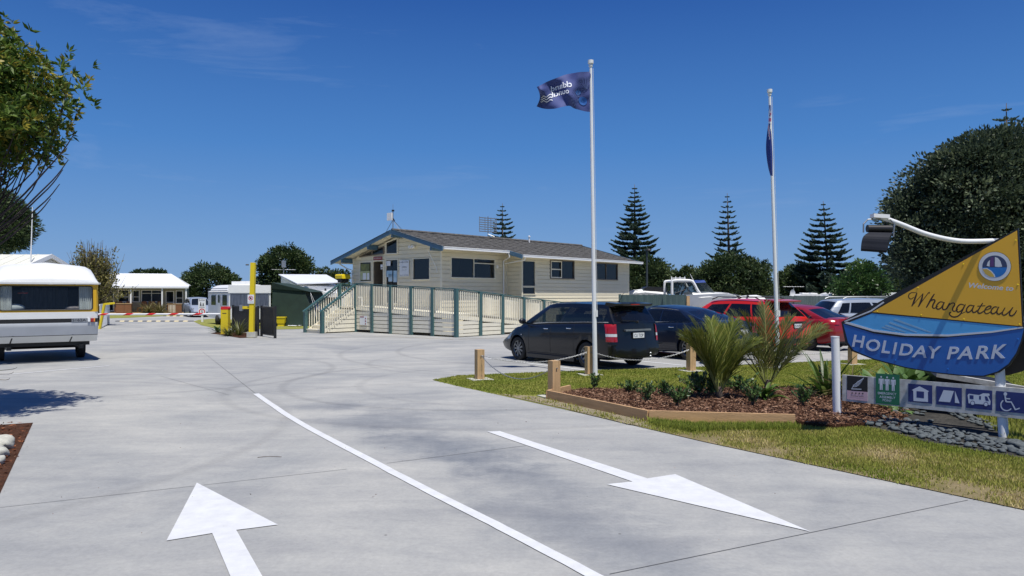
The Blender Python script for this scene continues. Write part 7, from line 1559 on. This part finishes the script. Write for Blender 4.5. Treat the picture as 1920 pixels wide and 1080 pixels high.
# ---------------------------------------------------------------- foreground tree at the upper left
def front_tree():
    C0 = np.array([-8.35, 10.3, 4.50]); RR = np.array([2.15, 1.8, 1.22]); base = V((-9.6, 10.6, 0)); t = thing('leafy_tree', base, 0, 'bronze green leafy tree with bare fanned stems overhanging the drive at the left edge', 'tree'); B = np.array(base)
    mb = MB(); P = catmull([base-V((0, 0, .1)), base+V((.05, 0, .9)), base+V((.25, -.1, 1.8)), base+V((.5, -.2, 2.5))], 5); mb.tube([p-base for p in P], [lerp(.15, .10, i/(len(P)-1)) for i in range(len(P))], 10); mb.build('trunk', M['bark'], t, smooth=180); fork = P[-1]
    tips = []; mb = MB()
    for k in range(1300):
        while True:
            d = rnd_dirs(1, .2)[0]; q = RNG.uniform(.55, 1.0); p = C0+d*RR*q*(1+.04*noise.noise(V(d*2.2)))
            if p[2] > 3.15+.25*math.sin(p[0]*3) and p[0] > -11: break
        tips.append((p, d))
    for k in range(170):
        p, d = tips[k*7]; e = V(p); a = fork+V((random.gauss(0, .06), random.gauss(0, .06), random.uniform(-.9, .1))); hx = e-a; mid1 = a+V((hx.x*.42, hx.y*.4, hx.z*.18)); mid2 = a+V((hx.x*.82, hx.y*.8, hx.z*.50)); P = catmull([a, mid1, mid2, e], 5)
        mb.tube([q-base for q in P], [lerp(.020, .005, i/(len(P)-1)) for i in range(len(P))], 5)
    for q in ((AT(118, 318, 10.2)), AT(128, 300, 10.1), AT(112, 345, 10.3), AT(95, 372, 10.2), AT(140, 250, 10.1)):
        a = fork+V((.1, 0, -.5)); P = catmull([a, a.lerp(q, .5)+V((.25, 0, -.25)), a.lerp(q, .85)+V((.12, 0, -.12)), q], 6); mb.tube([v-base for v in P], [lerp(.020, .005, i/(len(P)-1)) for i in range(len(P))], 5)
    mb.build('stems', M['twig'] if False else PM('dark_stems', (0.05, 0.04, 0.04), .9, var=.2), t)
    Ps, Ds, Ts = [], [], []
    for p, d in tips:
        nr = RNG.integers(3, 7)
        for r_ in range(nr):
            c = p+np.clip(RNG.normal(size=3), -1.4, 1.4)*np.array([.17, .17, .14]); ax = unit((d+RNG.normal(size=3)*.5+np.array([0, 0, .7])).reshape(1, 3))[0]; young = RNG.random() < .28; m = RNG.integers(6, 11)
            o = rnd_dirs(m); o = unit(o-np.outer(o@ax, ax)+ax*RNG.uniform(.1, .8)); Ps.append(np.repeat(c.reshape(1, 3), m, 0)+o*.012); Ds.append(o); Ts.append(np.clip(RNG.normal(.86 if young else .38, .15, m), 0, 1))
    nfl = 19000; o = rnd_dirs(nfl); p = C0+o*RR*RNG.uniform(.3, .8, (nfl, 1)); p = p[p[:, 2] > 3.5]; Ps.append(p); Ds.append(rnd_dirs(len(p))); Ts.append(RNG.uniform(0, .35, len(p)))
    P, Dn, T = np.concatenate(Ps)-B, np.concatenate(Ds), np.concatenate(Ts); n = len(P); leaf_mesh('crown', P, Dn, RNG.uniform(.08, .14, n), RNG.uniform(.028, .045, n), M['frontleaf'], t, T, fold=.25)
front_tree()
# bare twig plant at the left bed corner
t = thing('bare_shrub', V((-7.9, 10.4, 0)), 0, 'small bare grey twiggy shrub at the corner of the left bark bed', 'shrub'); mb = MB()
for k in range(26):
    a = V((random.gauss(0, .05), random.gauss(0, .05), 0)); e = V((random.uniform(-.1, .75), random.gauss(0, .3), random.uniform(.25, .75))); P = catmull([a, a.lerp(e, .5)+V((0, 0, .25)), e, e+V((.05, .02, .03))], 4); mb.tube(P, [lerp(.007, .002, i/(len(P)-1)) for i in range(len(P))], 4)
mb.build('twigs', M['twig'], t)
# ================================================================ palms
def palm(loc, rz, label, mat, fronds, nlf=58, leaf=.42, stem=.05, W=.0155):
    t = thing('palm', loc, rz, label, 'palm', None); mb = MB(); mb.tube([(0, 0, -.05), (0, 0, .10), (0, 0, .20)], [stem*1.3, stem, stem*.8], 10); mb.build('trunk', M['bark'], t, smooth=180)
    for (az, tilt, L, curve, tw) in fronds:
        a = math.radians(az); dx = V((math.cos(a), math.sin(a), 0)); P = []; p = V((dx.x*.03, dx.y*.03, .1)); ang = math.radians(tilt); n = 26
        for k in range(n+1): P.append(p.copy()); q = k/n; an = ang-math.radians(curve)*q**1.6; p = p+(dx*math.cos(an)+V((0, 0, 1))*math.sin(an))*(L/n)
        sd = V((-dx.y, dx.x, 0)); sd = (sd*math.cos(math.radians(tw))+V((0, 0, 1))*math.sin(math.radians(tw))).normalized()
        mb = MB(); mb.tube(P, [lerp(.013, .003, k/n) for k in range(n+1)], 5); verts, faces = [], []
        for k in range(nlf):
            q = lerp(.16, 1, (k+.5)/nlf); f = q*n; i = min(n-1, int(f)); b = P[i].lerp(P[i+1], f-i); tg = (P[min(n, i+1)]-P[i]).normalized(); up = tg.cross(sd).normalized(); up = up if up.dot(dx) < 0 or up.z > 0 else -up
            for s in (-1, 1):
                ll = leaf*(math.sin(math.pi*min(1, .18+q*.78))**.6)*random.uniform(.85, 1.1); d = (tg*lerp(.9, 1.6, q)+sd*s*random.uniform(.62, .82)+up*random.uniform(.05, .45)).normalized(); nrm = d.cross(sd).normalized(); wv = d.cross(nrm).normalized()*W*.5; m_ = b+d*ll*.5+up*.01; e = b+d*ll+V((0, 0, -ll*random.uniform(.02, .16)))+V((random.gauss(0, .01), random.gauss(0, .01), 0)); v0 = len(verts)
                verts += [b-wv*.5, b+wv*.5, m_+wv, m_-wv, e]; faces += [(v0, v0+1, v0+2, v0+3), (v0+3, v0+2, v0+4)]
        me_v = np.array([tuple(v) for v in verts]); loops = [i for f in faces for i in f]; o = np_mesh('frond', me_v, loops, [len(f) for f in faces], mat, RNG.random(len(faces)) if False else np.repeat(np.clip(RNG.normal(.55, .2, len(faces)//2), 0, 1), 2), t)
        r = mb.build('rib', mat_rib, o)
    return t
mat_rib = PM('palm_rib', (0.20, 0.22, 0.06), .5, var=.2)
pl = G(1353, 758); pl = V((pl.x, pl.y+.12, BEDZ))
palm(pl, 0, 'bright green young palm with upright feathery fronds right of the third bollard', M['palmleaf'], [(172, 80, 1.25, 26, 12), (150, 74, 1.15, 30, 25), (185, 72, 1.0, 40, 18), (60, 78, 1.15, 34, -10), (15, 70, 1.05, 44, 10), (345, 68, .95, 50, -10), (-20, 72, 1.0, 45, 20), (100, 84, 1.2, 22, 5), (215, 76, 1.1, 32, 0), (30, 70, .85, 40, 30), (160, 70, 1.05, 34, 0), (40, 82, 1.2, 28, 15), (0, 74, 1.1, 40, -20), (195, 72, 1.15, 36, 22)], leaf=.50)
pr = G(1458, 742); pr = V((pr.x, pr.y+.5, .02))
palm(pr, 0, 'darker dusty palm with splayed fronds in front of the red cars and further flagpole', M['palmdark'], [(168, 62, 1.50, 30, 15), (150, 74, 1.45, 24, 5), (20, 52, 1.60, 28, 18), (8, 66, 1.35, 30, -15), (80, 82, 1.5, 18, 8), (200, 78, 1.4, 26, -10), (330, 72, 1.4, 30, 12), (110, 66, 1.2, 44, 20), (160, 70, 1.45, 22, -12), (30, 74, 1.35, 26, 0), (175, 54, 1.25, 34, -20), (350, 58, 1.4, 34, 25)], leaf=.52, stem=.055)
# ================================================================ small plants in the bed
def leafy_shrub(h, w, n, label):
    t = thing('leafy_shrub', (0, 0, 0), 0, label, 'shrub', 'small leafy shrubs in the mulch bed'); mb = MB(); Ps, Ds = [], []
    for k in range(13):
        e = V((random.gauss(0, w*.42), random.gauss(0, w*.42), h*random.uniform(.55, 1.05))); P = catmull([V((0, 0, 0)), e*.5+V((0, 0, .03)), e], 4); mb.tube(P, .004, 4)
        for i in range(n): q = random.uniform(.25, 1); p = P[int(q*(len(P)-1))]; Ps.append(np.array(p)+RNG.normal(size=3)*.012); Ds.append(np.array(e)*.6/np.linalg.norm(np.array(e))+RNG.normal(size=3)*.6+np.array([0, 0, .35]))
    mb.build('stems', M['twig'], t); k = len(Ps); leaf_mesh('leaves', np.array(Ps), np.array(Ds), RNG.uniform(.045, .075, k), RNG.uniform(.020, .032, k), M['shrub'], t); return t
sh0 = [leafy_shrub(.26, .20, 16, ''), leafy_shrub(.20, .26, 17, ''), leafy_shrub(.30, .22, 18, '')]
spots = [(1113, 737, 'small leafy shrub with an upright tip, nearest the nearer flagpole'), (1180, 744, 'low leafy shrub second along the bed from the flagpole'), (1213, 762, 'small leafy shrub at the front of the bed near the mitred corner'), (1245, 750, 'taller leafy shrub left of the small bare earth patch'), (1283, 760, 'dark leafy shrub in front of the bare earth patch'),
         (1310, 750, 'dark dense shrub at the left foot of the bright palm'), (1335, 752, 'dark dense shrub against the bright palm trunk'), (1384, 744, 'small dark shrub right of the bright palm trunk'), (1412, 768, 'low scrubby shrub in front of the clump of green strap leaves'), (1505, 770, 'small shrub alone in the mulch before the white sign post'), (1300, 738, 'leafy shrub behind the bare earth patch'), (1270, 770, 'low spreading shrub at the front middle of the bed')]
for k, (x, y, l) in enumerate(spots):
    p = G(x, y); s = sh0[k % 3]; p = V((p.x, p.y, BEDZ)); sc = 1.35 if 4 < k < 8 else random.uniform(.9, 1.15)
    if k < 3: s.location = p; s['label'] = l
    else: dup(s, p, random.uniform(0, 6), l, scale=sc)
def strap_plant(loc, n, L, w, label, mat='strap', cat='plant', name='strap_leaf_plant', spread=1.0, group=None, seg=6, stiff=.5):
    t = thing(name, loc, 0, label, cat, group); vs_, lp, cn, tn = [], [], [], []
    for k in range(n):
        a = random.uniform(0, 6.28); el = random.uniform(.35, 1.35)*(1.0 if spread <= 1 else 1/spread); dx = V((math.cos(a), math.sin(a), 0)); sd = V((-dx.y, dx.x, 0)); ll = L*random.uniform(.65, 1.1); p = dx*random.uniform(0, .05); an = el; b = len(vs_)
        for i in range(seg+1):
            q = i/seg; ww = w*(math.sin(math.pi*min(.999, .12+q*.88)))**.7*(1 if q < 1 else 0); vs_ += [tuple(p+sd*ww/2+V((0, 0, ww*.2))), tuple(p), tuple(p-sd*ww/2+V((0, 0, ww*.2)))]; p = p+(dx*math.cos(an)+V((0, 0, 1))*math.sin(an))*ll/seg; an -= (1.6/seg)*(1-stiff)*random.uniform(.7, 1.3)*(1+q)
            if p.z < .01: p.z = .01
        tv = random.gauss(.5, .2)
        for i in range(seg):
            o = b+i*3
            for e in (0, 1): lp += [o+e, o+e+1, o+e+4, o+e+3]; cn.append(4); tn.append(max(0, min(1, tv)))
    o = np_mesh('leaves', np.array(vs_), lp, cn, M[mat], np.array(tn), t); o.data.polygons.foreach_set('use_smooth', [True]*len(o.data.polygons)); return t
def bedp(x, y, z=None): p = G(x, y); return V((p.x, p.y, BEDZ if z is None else z))
strap_plant(bedp(1435, 756), 42, .42, .055, 'clump of arching green strap leaves between the two palms', stiff=.35)
strap_plant(bedp(1540, 740), 34, .40, .06, 'arching green strap leaf clump left of the white sign post', stiff=.35)
strap_plant(G(1635, 765)+V((0, .7, 0)), 150, .95, .016, 'shaggy half dry tussock with brown skirt behind the fern panel', 'drygrass', 'plant', 'tussock', stiff=.45)
strap_plant(G(1600, 765)+V((0, 1.0, 0)), 26, .95, .07, 'stiff pale edged upright leaves just right of the white sign post', 'strap', 'plant', 'flax', stiff=.8)
for k, (x, dy, L, l) in enumerate(((1672, .35, .72, 'broad leaved pale green succulent behind the green assembly sign'), (1712, .5, .85, 'broad leaved pale green succulent under the middle of the boat hull'), (1752, .45, .80, 'broad leaved green succulent right of the middle below the hull'), (1840, 2.3, .75, 'broad leaved green succulent behind the dinghy, under the hull tip'))):
    q = G(x, 770); strap_plant(V((q.x, q.y+dy, .02)), 26, L, .17, l, 'agave', 'plant', 'agave', stiff=.75, group='broad leaved succulents behind the sign')
strap_plant(G(1685, 778)+V((0, .1, 0)), 9, .36, .10, 'small low broad leaf tuft under the green assembly sign', 'agave', 'plant', 'agave', stiff=.5)
# island plants at the barrier
strap_plant(G(448, 629), 120, .95, .02, 'large dark sedge clump in the bark at the foot of the yellow post', 'palmdark', 'plant', 'tussock', stiff=.6); strap_plant(G(428, 630), 90, .6, .025, 'lower green sedge right of the barrier cabinet', 'palmdark', 'plant', 'tussock', stiff=.5)
strap_plant(G(407, 624), 40, .5, .06, 'small green leafy clump left of the barrier cabinet', 'shrub', 'plant', 'leafy_clump', stiff=.4)
for px, l in ((278, 'left of two pale feathery tussocks in front of the cabin'), (298, 'right of two pale feathery tussocks in front of the cabin')): strap_plant(front(px, 3.4), 160, 1.5, .05, l, 'drygrass', 'plant', 'tussock', stiff=.55, group='tussocks before the cabin')
# ================================================================ mulch, grass, stones
def chips(name, poly, n, z, mat, L=(.03, .085)):
    X = sample_poly(poly, n); P = np.column_stack([X, np.full(n, z)+RNG.uniform(-.002, .03, n)]); D_ = RNG.normal(size=(n, 3))*np.array([1, 1, .22]); o = leaf_mesh(name, P, D_, RNG.uniform(L[0], L[1], n), RNG.uniform(.008, .02, n), M[mat], None, None, fold=.1, tip=.5); tag(o, 'loose bark mulch chips', None, None, 'stuff'); return o
o = chips('bark_mulch', bed_poly, 26000, BEDZ, 'chip'); o['label'] = 'brown bark mulch covering the timber edged bed'; o['category'] = 'mulch'
o = chips('bark_mulch', [p for p in lb], 9000, .008, 'redchip'); o['label'] = 'reddish bark mulch in the bed at the left edge'; o['category'] = 'mulch'
rb_in = [G(1575, 792), G(1640, 800), G(1700, 800), G(1700, 770), G(1600, 765)]
o = chips('bark_mulch', rb_in, 4000, .02, 'chip'); o['label'] = 'bark mulch spilling among the stones by the white sign post'; o['category'] = 'mulch'
def blades(name, poly, n, h, mat, z, label, dryf, wide=.006, dens=None, excl=True):
    X = sample_poly(poly, n)
    if excl: X = X[~(in_poly(X[:, 0], X[:, 1], bed_poly) | in_poly(X[:, 0], X[:, 1], rock_poly))]
    if dens is not None: X = X[np.array([dens(x, y) for x, y in X]) > RNG.random(len(X))]
    X = X+RNG.normal(0, .022, X.shape); n = len(X); a = RNG.uniform(0, 2*math.pi, n); lean = RNG.normal(0, .45, n); hh = h*RNG.uniform(.5, 1.25, n); w = wide*RNG.uniform(.7, 1.4, n)*(1+X[:, 1]/14)
    b = np.column_stack([X, np.full(n, z)]); sd = np.column_stack([np.cos(a), np.sin(a), np.zeros(n)])*w[:, None]; tp = b+np.column_stack([-np.sin(a)*lean*hh, np.cos(a)*lean*hh, hh])
    vs_ = np.stack([b-sd, b+sd, tp], 1).reshape(-1, 3); tone = np.array([dryf(x, y) for x, y in X])+RNG.normal(0, .14, n)
    o = np_mesh(name, vs_, np.arange(n*3), np.full(n, 3), M[mat], np.clip(tone, 0, 1)); tag(o, label, 'grass', None, 'stuff'); return o
def nz2(x, y, s, k=0): return noise.noise(V((x*s, y*s, k)))
def dlawn(x, y): return .95
near_lawn = [edge[0], edge[1], edge[2], G(1000, 742), G(1040, 740), G(1071, 739), G(1100, 735), G(1250, 737), G(1350, 735), G(1560, 733), G(1660, 745), V((9.6, 12.2, 0)), V((12.5, 16, 0)), V((11.6, 20.8, 0))]+lawn_top
blades('lawn_grass', near_lawn, 150000, .026, 'grass', .004, 'mown green lawn between the drive and the car park', lambda x, y: .24+.35*nz2(x, y, 1.1)+.2*nz2(x, y, 4, 3), .0055, dlawn)
blades('lawn_grass', [V((9.6, 12.2, 0)), V((7.4, 11.3, 0)), V((8.2, 8.6, 0)), V((7.6, 6.9, 0)), V((6.7, 4.0, 0)), V((8.4, 0.5, 0)), V((16, 3, 0)), V((18, 22, 0)), V((12.5, 16, 0))], 60000, .05, 'grass', .004, 'rougher green lawn beyond the sign towards the right', lambda x, y: .24+.35*nz2(x, y, 1.1), .010)
def dverge(x, y):
    d = 1e9
    for a, b in zip(edge[3:6], edge[4:7]):
        ab = b-a; t_ = max(0, min(1, ((x-a.x)*ab.x+(y-a.y)*ab.y)/(ab.x**2+ab.y**2))); d = min(d, math.hypot(x-a.x-ab.x*t_, y-a.y-ab.y*t_))
    return max(0.06, min(1, .62+1.3*nz2(x, y, 1.6, 7)+.6*(d-.35)))
def tverge(x, y):
    d = 1e9
    for a, b in zip(edge[3:6], edge[4:7]):
        ab = b-a; t_ = max(0, min(1, ((x-a.x)*ab.x+(y-a.y)*ab.y)/(ab.x**2+ab.y**2))); d = min(d, math.hypot(x-a.x-ab.x*t_, y-a.y-ab.y*t_))
    return .62-.42*min(1, max(0, d-1.0))*1.0+.55*nz2(x, y, 1.3, 2)+.15*nz2(x, y, 5, 9)-(.2 if d < .3 else 0)
blades('verge_grass', verge_poly, 95000, .034, 'grass', .008, 'patchy green and straw verge grass beside the drive', tverge, .0038, dverge)
blades('verge_grass', soil_poly, 2500, .04, 'grass', .012, 'sparse grass tufts in the sandy strip along the timber edging', lambda x, y: .5, .004, lambda x, y: .25+nz2(x, y, 3))
blades('lawn_grass', gpoly((1217, 792), (1300, 800), (1490, 801), (1500, 808), (1300, 812), (1230, 802)), 9000, .075, 'grass', .01, 'longer green grass against the front timber sleeper', lambda x, y: .05+.3*nz2(x, y, 2), .004)
blades('lawn_grass', gpoly((1800, 760), (1920, 775), (1920, 830), (1890, 826)), 3000, .06, 'grass', .02, 'rough green grass beyond the right end of the rocks', lambda x, y: .3, .005, excl=False)
# stones
def stone_mesh(seed, sc):
    mb = MB(); mb.ball((0, 0, 0), 1.0, 7, sc=sc, jitter=.45, seed=seed); o = mb.build('river_stone', M['stone'], smooth=180); return o
protos = [stone_mesh(k*3.1+1, s) for k, s in enumerate(((1, .72, .42), (1, .8, .5), (.9, .65, .36), (1, .6, .45), (.95, .85, .55), (1, .5, .3)))]
band = [G(1578, 792), G(1640, 801), G(1740, 828), G(1850, 848), G(1925, 858), G(1925, 836), G(1870, 828), G(1760, 806), G(1700, 790), G(1650, 782), G(1600, 780)]
back = [G(1650, 778), G(1700, 783), G(1730, 784), G(1735, 778), G(1700, 772), G(1655, 768)]; back2 = [G(1778, 782), G(1830, 800), G(1870, 815), G(1885, 806), G(1830, 784), G(1785, 772)]
placed = []
def try_place(poly, n, r0, r1, lift=.0, sparse=.78):
    k = 0; tries = 0
    while k < n and tries < n*40:
        tries += 1; x, y = sample_poly(poly, 1)[0]; r = random.uniform(r0, r1)
        if any((x-a)**2+(y-b)**2 < ((r+c)*sparse)**2 for a, b, c in placed): continue
        placed.append((x, y, r)); k += 1
specials = [(1628, 800, .085, 'large grey egg shaped stone right of the white post, front of the rock bed'), (1592, 790, .07, 'flat grey stone beside the foot of the white sign post'), (1677, 800, .065, 'round grey stone standing alone below the green assembly sign'), (1695, 803, .055, 'smaller round grey stone right of the one below the assembly sign'), (1818, 832, .10, 'largest smooth grey boulder in front of the motorhome pictogram'), (1880, 838, .085, 'big grey stone at the foot of the right sign post'), (1905, 842, .10, 'big blue grey stone at the right edge of the picture'), (1745, 794, .05, 'rounded stone in the shade below the house pictogram'), (1710, 814, .075, 'broad flat stone in the middle of the rock band')]
first = True
for x, y, r, l in specials:
    p = G(x, y); placed.append((p.x, p.y, r)); o = protos[len(placed) % 6].copy(); COL.objects.link(o); o.location = (p.x, p.y, r*.35+.02); o.scale = (r, r, r); o.rotation_euler = (random.uniform(-.2, .2), random.uniform(-.2, .2), random.uniform(0, 6)); tag(o, l, 'stone', 'river stones under the sign')
n0 = len(placed); try_place(band, 215, .030, .062, sparse=.72); try_place(back, 22, .035, .06); try_place(back2, 40, .03, .06)
for i, (x, y, r) in enumerate(placed[n0:]):
    o = protos[i % 6].copy(); COL.objects.link(o); o.location = (x, y, r*.35+.02); o.scale = (r*random.uniform(.9, 1.2), r, r*random.uniform(.8, 1.1)); o.rotation_euler = (random.uniform(-.3, .3), random.uniform(-.3, .3), random.uniform(0, 6)); tag(o, 'small smooth grey river stone in the bed below the sign', 'stone', 'river stones under the sign')
for p_ in protos: me_ = p_.data; bpy.data.objects.remove(p_)
pale = [(8, 842, .15, 'large pale boulder at the back of the left bark bed'), (-12, 852, .14, 'pale boulder cut by the left picture edge'), (6, 858, .11, 'rounded pale tan stone at the front of the left bed'), (0, 872, .09, 'small pale brown stone lowest in the left bed'), (20, 838, .10, 'small pale stone nearest the concrete edge')]
mb = MB(); mb.ball((0, 0, 0), 1, 9, sc=(1, .8, .62), jitter=.4, seed=8); pp = mb.build('boulder', M['palestone'], smooth=180)
for k, (x, y, r, l) in enumerate(pale):
    q = G(x, y); o = pp if k == 0 else pp.copy()
    if k: COL.objects.link(o)
    o.location = (q.x-.05, q.y, r*.4); o.scale = (r, r*1.1, r); o.rotation_euler = (0, .1*k, k*1.3); tag(o, l, 'boulder', 'pale boulders in the left bed')
# fallen leaf litter and grit on the drive
X = sample_poly([(-7, 5.2), (3.2, 5.2), (0.5, 12), (-6.0, 13)], 90); n = len(X); P = np.column_stack([X, np.full(n, .006)]); o = leaf_mesh('leaf_litter', P, RNG.normal(size=(n, 3))*np.array([1, 1, .08]), RNG.uniform(.006, .025, n), RNG.uniform(.005, .010, n), M['chip']); tag(o, 'tiny dry leaf and grit specks scattered on the drive', 'litter', None, 'stuff')
p = G(505, 858); mb = MB(); mb.tube(catmull([p+V((-.12, -.02, .006)), p+V((-.04, .0, .012)), p+V((.05, .02, .008)), p+V((.13, .01, .006))], 4), [.003]*12+[.002], 5); tag(mb.build('fallen_twig', M['bark'], loc=p), 'thin fallen twig lying on the drive above the left arrow', 'twig')
